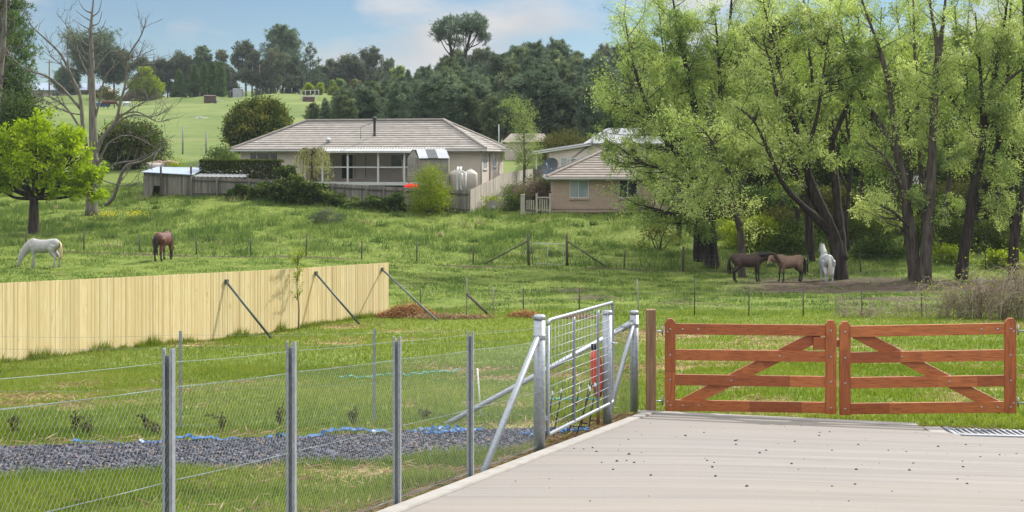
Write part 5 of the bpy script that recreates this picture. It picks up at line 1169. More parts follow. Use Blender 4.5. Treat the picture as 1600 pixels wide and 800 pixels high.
# --- the big willows on the right (limbs followed from the photograph)
WG = 'willows along the paddock edge'
def willow(label, base, limbs, lm='willow', wm='bark_dark', lobes=(), LY=66, **kw):
    wood = NB(); leaf = NB(); base = np.asarray(base, float); L2 = []
    for P, r0, r1 in limbs:
        L2.append((P, r0, r1))
    broadleaf(wood, leaf, L2, **kw)
    if lobes: fill(wood, leaf, L2, lobes, LY)
    return make_tree('willow_tree', label, base, wood, leaf, wm, lm, WG)
def fill(wood, leaf, limbs, lobes, Y, nl=36, k=1.05, L=.165, Wd=.05, tone0=.48):
    LP = np.concatenate([smooth_poly(P, 6) for P, r0, r1 in limbs])
    for (px, py, rx, ry) in lobes:
        c = W(px, py, Y+rng.uniform(-1.2, 1.2)); a = A(rx, rx*.9, ry)/F*Y; ct0 = tone0+rng.normal(0, .15)
        nc = max(4, int(3.0*a[0]*a[2])); sub_ = rng.normal(size=(nc, 3)); sub_ /= np.linalg.norm(sub_, axis=1, keepdims=True); sub_ = c+sub_*rng.uniform(.35, 1.05, (nc, 1))*a; stn = rng.normal(0, .12, nc)
        for j in range(int(k*12*(a[0]*a[2])/1.6)+5):
            w = j % nc; e = sub_[w]+rng.normal(0, .20, 3); d = norm(e-c); ct = ct0+stn[w]; dd = np.linalg.norm(LP-e, axis=1)+np.maximum(LP[:, 2]-e[2]+.4, 0)*2.5; q = LP[np.argmin(dd+rng.uniform(0, 1.2, len(dd)))]
            m = (q+e)/2+rng.normal(0, .15, 3)-A(0, 0, .15); B = smooth_poly(np.array([q, m, e]), 3); wood.tube(B, np.linspace(.034, .007, len(B)), 4, cap=False)
            cj = ct+rng.normal(0, .08)
            for z in range(4):
                T = grow(along(B, rng.uniform(.6, 1)), norm(e-m)*.4+rng.normal(0, .6, 3), rng.uniform(.3, .7), 3, .2, -.25); spray(leaf, T, nl, .09, L, Wd, cj, .45, .6, .2)
def root_flare(P, dz=.35):
    P = np.array(P); P[0, 2] = g1(P[0, 0], P[0, 1])-dz; return P
# leftmost pair with the broad crown
Y = 72; wood_kw = dict(nl=26, sec=1.35, twigs=10, seclen=(1.8, 4.0))
lb = [(root_flare(Ls(Y, (1114, 400), (1108, 350), (1100, 290), (1094, 220), (1080, 140), (1062, 60), (1050, -10))), .42, .04),
      (Ls(Y, (1109, 350), (1122, 270), (1126, 190), (1124, 110), (1118, 30)), .3, .04),
      (Ls(Y, (1104, 310, 0), (1070, 255, -1), (1035, 210, -2), (1005, 150, -2), (985, 80, -2), (975, 20, -2)), .22, .03),
      (Ls(Y, (1106, 320, 0), (1075, 290, -1.5), (1035, 265, -2.5), (1000, 255, -3)), .17, .03),
      (Ls(Y, (1100, 280, 0), (1060, 200, 1), (1025, 120, 2), (1010, 60, 2)), .18, .03),
      (Ls(Y, (1085, 240, 0), (1030, 195, -1), (975, 165, -1.5), (945, 160, -2)), .13, .025),
      (Ls(Y, (1100, 330, 0), (1060, 335, -2), (1020, 325, -3), (990, 318, -3)), .12, .025)]
willow('broad yellow green willow leaning left over the brick house, thick dark trunk', lb[0][0][0]+A(0, 0, .35), lb, lobes=((1010,45,40,45),(1060,40,45,50),(1110,50,40,50),(985,95,30,30),(1030,120,45,45),(1085,120,45,45),(1130,120,40,45),(965,160,40,28),(1010,185,50,35),(1070,190,45,40),(1125,190,40,40),(955,205,30,22),(985,218,32,22),(962,238,22,16),(1000,250,40,35),(1050,250,45,35),(1020,305,40,28),(1065,320,40,30),(1000,330,25,20),(1095,270,30,30),(1100,345,30,20)), LY=72, **wood_kw)
lb = [(root_flare(Ls(74, (1092, 394), (1094, 350), (1098, 300), (1110, 220), (1130, 130), (1140, 40), (1145, -30))), .38, .04),
      (Ls(74, (1096, 320), (1080, 250, 1), (1062, 180, 2), (1040, 100, 2), (1030, 20, 2)), .22, .03),
      (Ls(74, (1104, 270), (1135, 210, 1), (1160, 150, 2), (1180, 80, 2), (1190, 0, 2)), .2, .03),
      (Ls(74, (1094, 340), (1050, 300, 1), (1010, 290, 2), (985, 270, 2)), .12, .03)]
willow('second dark willow trunk standing close behind the leftmost willow', lb[0][0][0]+A(0, 0, .35), lb, lobes=((1150,60,40,50),(1170,130,35,40),(1160,200,40,40),(1185,30,30,35),(1130,250,30,30)), LY=74, **wood_kw)
lb = [(root_flare(Ls(67, (1160, 397), (1158, 375), (1153, 345), (1147, 318), (1143, 300), (1150, 270), (1152, 230))), .22, .05),
      (Ls(67, (1145, 310), (1122, 296, -.5), (1095, 302, -1), (1072, 312, -1.5)), .12, .02), (Ls(67, (1148, 290), (1130, 255, -1), (1115, 225, -1), (1095, 200, -1), (1070, 190, -1)), .13, .02),
      (Ls(67, (1152, 300), (1170, 270, 1), (1185, 240, 1), (1200, 225, 1)), .1, .02), (Ls(67, (1147, 318), (1118, 330, -1), (1092, 338, -2)), .08, .02)]
willow('slender curving grey willow in front of the leftmost pair, by the black horse', lb[0][0][0]+A(0, 0, .35), lb, lobes=((1085,215,30,22),(1125,225,35,25),(1160,235,30,22),(1145,260,35,25),(1190,235,22,22),(1100,300,25,18)), LY=67, wm='bark_mid', nl=26, sec=1.9, twigs=7, seclen=(1.0, 2.4), tone0=.55)
# many limbed tree behind the white horse
Y = 66
lb = [(root_flare(Ls(Y, (1316, 432), (1308, 395), (1300, 362), (1283, 325), (1266, 285), (1254, 240), (1240, 190), (1222, 120), (1200, 40), (1190, -20))), .42, .03),
      (Ls(Y, (1312, 405), (1311, 360, .5), (1308, 310, 1), (1302, 250, 1.5), (1299, 190, 1.5), (1296, 100, 1.5), (1290, 20, 1.5)), .34, .04),
      (Ls(Y, (1302, 368), (1275, 340, -.5), (1250, 318, -1), (1222, 285, -1.5), (1200, 235, -2), (1178, 190, -2), (1150, 165, -2)), .22, .03),
      (Ls(Y, (1290, 340), (1262, 300, .6), (1230, 255, 1), (1215, 215, 1), (1200, 190, 1)), .16, .03),
      (Ls(Y, (1256, 245), (1275, 190, -.5), (1286, 120, -1), (1295, 50, -1)), .14, .03),
      (Ls(Y, (1240, 190), (1215, 150, -1), (1205, 105, -1), (1192, 60, -1)), .12, .03),
      (Ls(Y, (1300, 220), (1330, 150, .5), (1345, 90, .5), (1340, 20, .5)), .15, .03)]
willow('many limbed dark willow behind the white horse, its limbs fanning to the left', lb[0][0][0]+A(0, 0, .35), lb, lobes=((1200,60,35,45),(1235,40,35,45),(1275,60,35,50),(1310,40,35,45),(1215,140,40,35),(1180,180,35,30),(1250,150,30,40),(1290,150,30,35),(1200,235,35,30),(1235,215,30,30),(1330,110,35,45),(1225,290,30,22),(1280,230,25,30)), LY=66, nl=26, sec=1.1, twigs=7, t0=.4, seclen=(1.4, 3.2))
# middle double trunk
Y = 64
lb = [(root_flare(Ls(Y, (1430, 432), (1427, 395), (1421, 350), (1411, 300), (1404, 250), (1397, 190), (1388, 130), (1372, 70), (1350, 10), (1340, -30))), .36, .03),
      (root_flare(Ls(Y-.5, (1443, 432), (1447, 390), (1452, 330), (1456, 260), (1459, 190), (1462, 120), (1464, 70), (1455, 20), (1450, -30))), .38, .03),
      (Ls(Y-.5, (1463, 110), (1472, 50, .3), (1478, -10, .5)), .2, .05),
      (Ls(Y, (1411, 300), (1392, 260, -1), (1372, 235, -1), (1352, 222, -1)), .13, .03),
      (Ls(Y, (1404, 240), (1372, 190, 1), (1348, 150, 1.5), (1325, 90, 1.5), (1310, 20, 1.5)), .2, .03),
      (Ls(Y, (1425, 360), (1395, 330, -1), (1370, 318, -1.5), (1345, 310, -2)), .1, .03),
      (Ls(Y, (1448, 380), (1440, 280, 1.5), (1434, 180, 2), (1430, 90, 2), (1427, 0, 2)), .2, .04)]
willow('willow with a double trunk rising in a narrow V, right of the white horse', lb[0][0][0]+A(0, 0, .35), lb, lobes=((1345,60,30,50),(1380,80,30,45),(1365,160,35,35),(1345,235,35,25),(1390,240,25,25),(1425,130,25,45),(1440,210,25,40),(1475,120,25,40),(1350,310,30,22),(1480,240,25,35),(1400,330,25,20),(1440,320,25,25)), LY=64, wm='bark_mid', nl=26, sec=.85, twigs=7, t0=.4, seclen=(1.2, 2.8))
Y = 66
lb = [(root_flare(Ls(Y, (1500, 432), (1506, 395), (1514, 345), (1520, 300), (1531, 250), (1541, 190), (1549, 140), (1562, 80), (1573, 10), (1576, -30))), .37, .03),
      (Ls(Y, (1514, 345), (1534, 300, 1), (1552, 250, 1.5), (1566, 190, 1.5), (1574, 130, 1.5), (1576, 60, 1.5), (1580, 0, 1.5)), .26, .05),
      (Ls(Y, (1535, 230), (1535, 160, -.5), (1530, 90, -.5), (1524, 20, -.5)), .16, .03),
      (Ls(Y, (1545, 160), (1570, 130, -1), (1592, 112, -1), (1620, 90, -1)), .14, .03)]
willow('tall willow leaning right near the frame edge, forked a little above the ground', lb[0][0][0]+A(0, 0, .35), lb, lobes=((1515,60,30,45),(1545,90,30,40),(1580,60,30,50),(1520,160,30,35),(1560,150,30,35),(1590,180,30,40),(1500,230,28,25),(1540,250,30,25),(1580,260,30,30),(1520,310,28,22),(1575,320,25,25)), LY=66, nl=26, sec=1.1, twigs=7, t0=.38, seclen=(1.3, 3.0))
Y = 65
lb = [(root_flare(Ls(Y, (1584, 432), (1585, 380), (1592, 330), (1606, 270), (1618, 180), (1630, 80), (1640, 0))), .3, .05), (Ls(Y, (1586, 370), (1580, 310, 1), (1584, 240, 1.5), (1596, 160, 1.5), (1600, 60, 1.5), (1598, -10, 1.5)), .18, .04)]
willow('slim dark willow standing furthest right in the row', lb[0][0][0]+A(0, 0, .35), lb, lobes=((1610,100,30,60),(1600,230,30,50),(1600,330,25,30)), LY=65, nl=26, sec=1.2, twigs=7, t0=.3)
# thinner trees in between and behind
for px, by, Y, pts, r, lab, wm in (
 (1268, 398, 75, [(1264, 350), (1262, 290), (1266, 220), (1270, 140), (1262, 60), (1255, -10)], .26, 'upright willow with a bushy dark knot low on its trunk, behind the bay horse', 'bark_dark'),
 (1220, 390, 84, [(1222, 320), (1218, 240), (1212, 150), (1205, 70), (1200, 10)], .24, 'thin willow further back between the bay horse and the leftmost pair', 'bark_dark'),
 (1345, 398, 86, [(1348, 330), (1346, 250), (1352, 170), (1358, 90), (1362, 20)], .22, 'thin willow further back between the fan limbed tree and the double trunk', 'bark_dark'),
 (1400, 398, 88, [(1396, 320), (1392, 240), (1400, 160), (1432, 80), (1425, 0)], .25, 'pale upright trunk just behind the double trunked willow', 'bark_mid'),
 (1480, 400, 85, [(1478, 330), (1488, 240), (1505, 150), (1510, 70), (1515, 0)], .22, 'thin willow further back between the double trunk and the leaning willow', 'bark_mid'),
 (1245, 398, 80, [(1246, 330), (1240, 260), (1228, 180), (1222, 100), (1216, 20)], .17, 'very slim dark stem left of the bushy knotted willow', 'bark_dark'),
 (1326, 398, 78, [(1322, 340), (1330, 260), (1322, 180), (1312, 90), (1318, 10)], .17, 'very slim dark stem just right of the fan limbed willow', 'bark_dark'),
 (1415, 398, 80, [(1418, 330), (1422, 250), (1416, 170), (1410, 90), (1400, 10)], .16, 'very slim dark stem directly behind the double trunk', 'bark_dark'),
 (1530, 398, 80, [(1528, 330), (1520, 250), (1512, 170), (1498, 90), (1492, 10)], .18, 'very slim dark stem left of the leaning willow top', 'bark_dark'),
 (1060, 396, 82, [(1062, 320), (1056, 240), (1048, 160), (1040, 80), (1036, 10)], .18, 'very slim dark stem hidden in the leftmost willow crown', 'bark_dark'),
 (1560, 400, 82, [(1556, 330), (1562, 240), (1566, 150), (1590, 70), (1600, 0)], .24, 'thin willow further back behind the leaning willow', 'bark_dark')):
    P = Ls(Y, *( [(px, by)]+pts)); P = root_flare(P); L2 = [(P, r, .04)]
    for k in range(4):
        t = rng.uniform(.25, .6); p = along(smooth_poly(P), t); az = rng.uniform(0, 6.28); L2.append((grow(p, A(math.cos(az)*.6, math.sin(az)*.6, 1), rng.uniform(4, 7), 5, .1, .12), r*.5, .03))
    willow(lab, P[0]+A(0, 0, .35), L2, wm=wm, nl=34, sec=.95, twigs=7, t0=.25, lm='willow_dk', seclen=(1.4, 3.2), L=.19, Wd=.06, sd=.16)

# --- bushes
def bush(name, label, c, rx, ry, h, n, mat, L=.12, Wd=.07, stems=6, clumps=None, group=None, cat='shrub', hang=0, wm='bark_dark', flat=.0, tone0=.45, csd=None, ball=False):
    c = np.asarray(c, float); t = thing(name, label, cat, c, 0, group); st = NB(); lf = NB(); k = clumps or max(14, int(n/90))
    cs = rng.normal(size=(k, 3)); cs /= np.linalg.norm(cs, axis=1, keepdims=True); cs *= rng.uniform(.45, 1, (k, 1))**.5
    if ball: cs[:, 2] = cs[:, 2]*.46+.5
    else: cs[:, 2] = np.abs(cs[:, 2])*(1-flat)+flat*rng.uniform(0, 1, k); cs[:, 2] = cs[:, 2]*.92+.08
    tsp = .22
    lumps = 1+.28*(vnoise(np.arctan2(cs[:, 1], cs[:, 0])*1.6+5, cs[:, 2]*2.5, hash(label) % 97)-.5)
    C = c+cs*A(rx, ry, h)*lumps[:, None]
    per = n//k
    for i in range(k):
        s = csd or .16*(rx+h)*.5+.05; P = C[i]+rng.normal(0, s, (per, 3))*A(1, 1, .75); P[:, 2] = np.maximum(P[:, 2], c[2]+.02)
        D = (P-(c+A(0, 0, h*.3)))/A(rx, ry, h)*.8+rng.normal(0, .6, (per, 3))-A(0, 0, hang)
        lf.leaves(P, D, L*rng.uniform(.6, 1.3, per), Wd*rng.uniform(.7, 1.3, per), tone0+rng.normal(0, tsp)+rng.normal(0, .16, per))
    for i in range(stems):
        q = C[i % k]; m = (c+q)/2+rng.normal(0, .1, 3)*rx; st.tube(smooth_poly(np.array([c+A(rng.normal(0, .08), rng.normal(0, .08), -.15), m, q]), 4), np.linspace(.012+.012*h, .006, 9), 5)
    st.build('stem', M[wm], t); lf.build('foliage', M[mat], t); return t
# --- lime green tree on the left
def crown_tree(name, label, base, H, lobes, r0, wm, lm, fork=.3, group=None, L=.2, Wd=.1, nl=40, per=26, sd=.2, lean=(0, 0), cat='tree', hang=.1, tone0=.5, secr=.1, twl=(.7, 1.4)):
    """trunk, a limb to every lobe (cx, cy, cz, r) and twigs filling each lobe"""
    base = np.asarray(base, float); wood = NB(); leaf = NB(); fk = base+A(lean[0], lean[1], H*fork)
    wood.tube(smooth_poly(np.array([base-A(0, 0, .3), base+A(lean[0]*.3, lean[1]*.3, H*fork*.5), fk]), 5), np.linspace(r0*1.25, r0*.8, 11), 9)
    for (cx, cy, cz, r) in lobes:
        c = base+A(cx, cy, cz); m = fk*.5+c*.5+A(0, 0, -.1*np.linalg.norm(c-fk))+rng.normal(0, .12, 3)
        P = smooth_poly(np.array([fk-A(0, 0, .1), m, c]), 5); wood.tube(P, np.linspace(r0*.5, r0*.12, len(P)), 6)
        ct = tone0+rng.normal(0, .1)
        for j in range(per):
            d = rng.normal(size=3); d = norm(d*A(1, 1, .8)); q = along(P, rng.uniform(.55, 1)); e = c+d*r*rng.uniform(.55, 1.0)
            B = smooth_poly(np.array([q, (q+e)/2+rng.normal(0, .12*r, 3), e]), 3); wood.tube(B, np.linspace(r0*secr, .008, len(B)), 4, cap=False)
            for z in range(3):
                T = grow(along(B, rng.uniform(.5, 1)), d+rng.normal(0, .5, 3), rng.uniform(*twl)*r*.45, 3, .2, .0)
                spray(leaf, T, nl, sd*r*.5, L, Wd, ct+rng.normal(0, .1), hang)
    return make_tree(name, label, base, wood, leaf, wm, lm, group, cat)
b = G(53, 80); crown_tree('lime_tree', 'bright lime green tree with a dark trunk at the left, behind the grazing white horse', b, 7.6,
   [(-.2, 0, 5.6, 1.5), (-1.6, .3, 6.0, 1.3), (1.3, -.3, 6.1, 1.3), (-2.6, 0, 4.6, 1.3), (2.5, 0, 4.9, 1.3), (.6, -1.2, 4.6, 1.4), (-1.2, -1.0, 4.2, 1.2), (3.3, .4, 3.6, 1.2), (2.0, -.6, 3.2, 1.1), (-2.6, -.3, 3.2, 1.1), (3.7, 0, 2.6, .9), (-.4, 1.4, 4.6, 1.4), (.9, .3, 3.2, 1.0), (-3.6, .4, 3.8, 1.1), (.2, -.2, 6.7, 1.0), (2.0, .6, 6.0, 1.0)], .3, 'bark_dark', 'lime', fork=.3, nl=26, per=15, sd=.2, L=.24, Wd=.12, hang=.2)
# --- tall dead tree
b = G(143, 88); wood = NB()
def dl(pts, r0, r1, fine=3, Y=88):
    P = smooth_poly(Ls(Y, *pts), 5); P[0, 2] -= 0; wood.tube(P, np.linspace(r0, r1, len(P)), 7)
    for k in range(fine):
        t = rng.uniform(.35, .95); p = along(P, t); tg = norm(P[-1]-P[0]); B = grow(p, tg*.7+rng.normal(0, .6, 3)+A(0, 0, .25), rng.uniform(.7, 2.2), 5, .16, .06); wood.tube(B, np.linspace(r1*.9+.008, .006, 6), 4)
        for q in range(2): B2 = grow(along(B, rng.uniform(.4, .9)), norm(B[-1]-B[0])+rng.normal(0, .5, 3), rng.uniform(.3, .9), 3, .2, .05); wood.tube(B2, np.linspace(.014, .004, 4), 3)
wood.tube(np.vstack([b-A(0, 0, .3), smooth_poly(Ls(88, (143, 325), (143, 290), (146, 240), (145, 190), (144, 140), (143, 90), (142, 50), (144, 20), (147, -10)), 4)]), np.concatenate([[.5], np.linspace(.40, .03, 33)]), 10)
for pts, r0 in ((((140, 260), (130, 200), (125, 150), (112, 120), (95, 85), (70, 60), (48, 38), (40, 10)), .24), (((126, 170), (95, 135), (70, 118), (40, 108), (15, 85), (5, 62)), .16), (((131, 210), (105, 170), (75, 150), (52, 160)), .14),
   (((146, 250), (160, 215), (180, 190), (188, 160), (196, 130), (200, 90), (218, 60), (226, 40), (228, 26)), .22), (((160, 215), (185, 185), (215, 165), (245, 150)), .15), (((146, 235), (175, 200), (205, 180), (240, 182), (270, 165)), .15), (((185, 180), (215, 175), (245, 190), (262, 186)), .1),
   (((145, 200), (155, 160), (165, 120), (190, 95), (215, 88), (243, 76)), .13), (((144, 130), (125, 90), (117, 60), (108, 45), (88, 20)), .1), (((143, 120), (160, 95), (178, 80), (210, 95), (226, 62)), .12), (((126, 155), (108, 110), (105, 75), (107, 48)), .1),
   (((145, 280), (160, 240), (175, 220), (205, 212), (250, 235)), .14), (((148, 300), (165, 270), (185, 255), (215, 250), (248, 236), (258, 248)), .12), (((148, 275), (170, 285), (200, 290), (222, 285)), .09), (((130, 180), (105, 175), (85, 165), (65, 155)), .08), (((118, 130), (100, 105), (82, 90), (72, 72)), .08), (((196, 140), (215, 120), (235, 110), (240, 88)), .08)):
    dl(pts, r0*.68, .016, 11)
for k, y in enumerate(np.linspace(20, 100, 13)):     # short side spikes at the top
    s = 1 if k % 2 else -1; x = 143+rng.uniform(-1, 1); P = Ls(88, (x, y), (x+s*rng.uniform(8, 14), y-rng.uniform(3, 10)), (x+s*rng.uniform(16, 30), y-rng.uniform(16, 30))); wood.tube(smooth_poly(P, 4), np.linspace(.06, .012, 9), 5)
make_tree('dead_tree', 'tall leafless dead tree with bleached branches behind the lime green tree', b, wood, None, 'bark_dead', None)
# --- conifers
def pine_proto(name, label, H, r, lm, seed, n=70, tuft=26, L=.55, Wd=.10, shape='cone', group=None, t0=.12, up=.25, wm='bark_far', cat='tree'):
    t = thing(name, label, cat, (0, 0, 0), 0, group); wood = NB(); leaf = NB()
    wood.tube(np.array([A(0, 0, -.6), A(.05, 0, H*.3), A(-.05, .05, H*.65), A(0, 0, H)]), [H*.022, H*.017, H*.010, .02], 7)
    for k in range(n):
        f = (k+rng.uniform(0, 1))/n; tt = t0+(1-t0)*f; az = k*2.399+rng.normal(0, .3)
        rr = {'cone': r*(1-f)**.75*(.75+.25*math.sin(min(f*9, 1.57))), 'round': r*math.sqrt(max(0, 1-(2*f-.85)**2*.85))*.95 if f < .97 else r*.25, 'umbrella': r*(.25+.75*f**.8)*(1 if f < .93 else .7), 'column': r*(1-f**3)*.95}[shape]*rng.uniform(.75, 1.15)+.12
        B = grow(A(0, 0, H*tt-rr*.15), A(math.cos(az), math.sin(az), up), rr*1.05, 4, .08, .07 if shape != 'umbrella' else .2); wood.tube(B, np.linspace(.05, .012, 5), 3, cap=False)
        m = max(3, int(tuft*rr/r)); q = along(B, rng.uniform(.25, 1, m))+rng.normal(0, .14*rr+.05, (m, 3))*A(1, 1, .7); ct = .45+rng.normal(0, .15); kk = 7
        P = np.repeat(q, kk, 0)+rng.normal(0, .06, (m*kk, 3)); o = norm(A(math.cos(az), math.sin(az), .55)); D = o*.7+rng.normal(0, .65, (m*kk, 3))+A(0, 0, .25)
        leaf.leaves(P, D, L*rng.uniform(.6, 1.25, m*kk), Wd, ct+np.repeat(rng.normal(0, .12, m), kk)+rng.normal(0, .08, m*kk))
    wood.build('trunk', M[wm], t); leaf.build('crown', M[lm], t); t.location = (0, 0, 0); return t
def place(proto, px, Y, top, label, wsc=1.0, H=None, first={}, sink=.3):
    """put a copy so that its base stands on the ground; its height follows from the treetop row"""
    b = G(px, Y, -sink); Hh = (HY-top)/F*Y-b[2]; s = Hh/H
    if proto.name not in first:
        first[proto.name] = 1; proto.location = b; proto.scale = (s*wsc, s*wsc, s); proto['label'] = label; proto.rotation_euler = (0, 0, rng.uniform(0, 6)); return proto
    return dup(proto, b, rng.uniform(0, 6.28), (s*wsc, s*wsc, s), label)
FG = 'pines of the dark forest behind the houses'
PA = pine_proto('pine_tree', 'x', 13, 3.1, 'pine', 1, 80, 34, .75, .15, 'cone', FG)
PB = pine_proto('pine_tree', 'x', 13, 3.3, 'pine', 2, 85, 38, .75, .15, 'round', FG)
PC = pine_proto('pine_tree', 'x', 13, 2.8, 'pine', 3, 80, 34, .7, .14, 'cone', FG, t0=.05)
PD = pine_proto('pine_tree', 'x', 14, 2.7, 'pine2', 4, 75, 36, .7, .14, 'round', FG, t0=.2)
top_px = [480, 520, 560, 600, 640, 680, 720, 760, 800, 830, 870, 910, 960, 1000, 1060, 1120]
top_py = [165, 140, 132, 125, 108, 92, 78, 85, 72, 58, 68, 75, 76, 66, 80, 60]
rows = [(150, 22, 52, 'front'), (172, 26, 34, 'second'), (200, 28, 14, 'third'), (235, 30, 0, 'skyline')]
for (Y, step, add, nm) in rows:
    for px in np.arange(498 if Y < 170 else 505 if Y < 190 else 560 if Y < 220 else 600, 1135, step*(.8 if Y < 190 else 1)):
        p = px+rng.uniform(-8, 8); tp = np.interp(p, top_px, top_py)+add*(.12+1.0*sstep(560, 800, p))*rng.uniform(.75, 1.15)+rng.uniform(-6, 10)
        pr = [PA, PB, PC, PD][rng.choice(4, p=[.18, .36, .12, .34])]; Hh = 14 if pr is PD else 13
        lab = {'front': 'dark pine in the front row of the forest directly behind the tiled house', 'second': 'dark pine just behind the front row of the forest', 'third': 'dark pine in the middle of the forest slope', 'skyline': 'dark pine on the skyline of the forest'}[nm]
        place(pr, p, Y+rng.uniform(-6, 6), tp, lab, rng.uniform(.85, 1.15)*(1.15 if Y < 160 else 1), Hh)
# far right, behind the willows
BG = 'dark trees behind the willows'
PE = pine_proto('pine_tree', 'x', 14, 3.4, 'pine', 5, 80, 36, .7, .14, 'round', BG)
for px, Y, tp in ((1170, 128, 70), (1215, 135, 40), (1255, 126, 85), (1300, 140, 60), (1335, 128, 95), (1375, 132, 130), (1420, 130, 70), (1455, 138, 55), (1490, 128, 95), (1530, 135, 120), (1570, 128, 80), (1610, 132, 60), (1650, 130, 40)):
    place(PE, px, Y, tp, 'dark bushy pine glimpsed between the willow trunks', rng.uniform(.9, 1.2), 14)
# --- hill top trees on the left
HG = 'trees along the hill top'
GUM = {}
def gum(px, Y, top, wpx, label, lm='gum', seed=0, dens=1.0, open_=False, wm='bark_far', tone0=.5, low=.3):
    b = G(px, Y, -.3); H = (HY-top)/F*Y-b[2]; r = wpx/2/F*Y; lobes = []
    nl_ = int(9*dens)
    for k in range(nl_):
        a = rng.uniform(0, 6.28); f = rng.uniform(low, .93); rad = r*.75*math.sqrt(rng.uniform(.05, 1))*(1 if not open_ else (.4+.7*f))*(1-.35*max(0, f-.6)/.35)
        lobes.append((rad*math.cos(a), rad*math.sin(a), H*f, r*rng.uniform(.28, .42)))
    lobes.append((rng.normal(0, .1*r), 0, H*.93, r*.3))
    return crown_tree('gum_tree' if lm == 'gum' else 'broadleaf_tree', label, b, H, lobes, max(.16, H*.018), wm, lm, fork=.35 if not open_ else .45, group=HG, L=.55, Wd=.2, nl=20, per=14, sd=.36, hang=.2, tone0=tone0, twl=(.7, 1.3))
def pine1(px, Y, top, wpx, label, shape='cone', lm='pine', n=80, tuft=36, L=.7, Wd=.15, t0=.1, name='pine_tree', up=.25):
    b = G(px, Y, -.3); H = (HY-top)/F*Y-b[2]; t = pine_proto(name, label, H, wpx/2/F*Y, lm, 0, n, tuft, L, Wd, shape, HG, t0=t0, up=up); t.location = b; return t
pine1(138, 310, 66, 95, 'broad dark umbrella pine on the hill behind the dead tree', 'umbrella', t0=.4, n=110, tuft=50, L=.8)
pine1(178, 315, 76, 60, 'dark round pine beside the umbrella pine on the hill', 'round', t0=.35, n=90, tuft=40)
pine1(105, 312, 108, 40, 'low dark pine left of the umbrella pine on the hill', 'round', t0=.2)
gum(220, 312, 92, 50, 'thin grey green gum right of the dead tree on the hill top', open_=True)
gum(228, 285, 108, 56, 'bright round leafy tree on the far paddock above the blue tub', 'yellowgreen', low=.2, tone0=.3)
gum(252, 318, 90, 46, 'dark gum on the hill top left of the tallest cypress group', tone0=.3)
gum(280, 318, 84, 52, 'wide dark gum on the hill top above the small conifer', tone0=.3)
pine1(316, 318, 74, 32, 'narrow dark pine standing above the cypress row', 'round', t0=.2)
gum(345, 320, 78, 36, 'feathery gum behind the right end of the cypress row', open_=True)
pine1(280, 290, 112, 20, 'single small conifer standing left of the cypress row', 'cone', 'cypress', t0=.08, L=.5)
CY = 'clipped looking cypress row on the hill'
for i, (px, tp, w) in enumerate(((304, 103, 26), (319, 100, 22), (332, 98, 22), (345, 99, 22))):
    t = pine1(px, 292-i*1.5, tp, w, ['leftmost and darkest cypress of the conical row on the hill', 'second cypress of the conical row on the hill', 'third cypress of the conical row on the hill', 'rightmost cypress of the conical row on the hill'][i], 'cone', 'cypress', n=90, tuft=40, L=.5, Wd=.16, t0=.02, name='cypress_tree', up=.9); t['group'] = CY
gum(384, 310, 64, 46, 'tall gum with a pointed crown left of the big dark pine', tone0=.35, low=.25)
gum(402, 300, 80, 40, 'dense gum filling the gap below the big dark pine', tone0=.3, low=.15)
pine1(442, 318, 42, 62, 'biggest dark round pine on the hill top', 'round', t0=.3, n=110, tuft=46, L=.8)
gum(428, 300, 76, 56, 'grey brown gum with thin foliage in front of the big dark pine', tone0=.6, open_=True, low=.2)
pine1(485, 312, 68, 54, 'sparse cedar with upswept branches right of the big dark pine', 'cone', n=34, tuft=34, up=.35, t0=.08)
gum(455, 296, 100, 44, 'low dark gum under the sparse cedar', tone0=.3, low=.15)
gum(515, 322, 94, 40, 'thin grey gum at the left of the bare group on the skyline', open_=True, dens=.8, tone0=.6)
gum(545, 324, 90, 60, 'wide thin grey gum in the bare group on the skyline', open_=True, dens=.9, tone0=.6)
gum(583, 320, 76, 50, 'tallest gum of the bare group on the skyline', open_=True, tone0=.5)
gum(608, 318, 92, 34, 'small gum at the right of the bare group on the skyline', open_=True, tone0=.6)
gum(627, 290, 105, 34, 'light green tree at the left edge of the pine forest', 'birch', low=.2)
gum(482, 288, 132, 16, 'small round yellow green tree by the yard rails', 'yellowgreen', low=.2); gum(500, 288, 132, 16, 'second small round yellow green tree by the yard rails', 'yellowgreen', low=.2)
gum(530, 285, 126, 30, 'olive green round tree left of the forest edge', 'birch', low=.15, tone0=.2); gum(556, 284, 128, 34, 'dull green tree against the forest edge', 'olive', low=.15)
gum(522, 284, 134, 14, 'yellowish bush tree beside the yard rails', 'yellowgreen', low=.1)
for px, Y, tp, w, lab, mt in ((262, 322, 96, 34, 'grey gum low behind the wide dark gum on the hill top', 'gum'), (300, 324, 88, 34, 'dark gum left of the narrow dark pine on the hill top', 'gum'), (358, 316, 104, 30, 'low dark gum at the right foot of the feathery gum', 'gum'), (394, 322, 76, 36, 'dark gum between the pointed gum and the big pine', 'gum'), (418, 306, 98, 40, 'low spreading gum below the grey brown gum', 'gum'), (470, 320, 96, 44, 'gum behind the sparse cedar', 'gum'), (500, 318, 104, 40, 'low grey gum at the far left of the bare group', 'gum'), (530, 326, 100, 46, 'low grey gum between the two wide thin gums', 'gum'), (565, 326, 98, 46, 'low grey gum left of the tallest bare gum', 'gum'), (600, 324, 104, 44, 'low grey gum right of the tallest bare gum', 'gum'), (620, 320, 112, 36, 'low grey gum at the forest edge skyline', 'gum')):
    gum(px, Y, tp, w, lab, mt, low=.12, tone0=rng.uniform(.25, .6), dens=1.2)
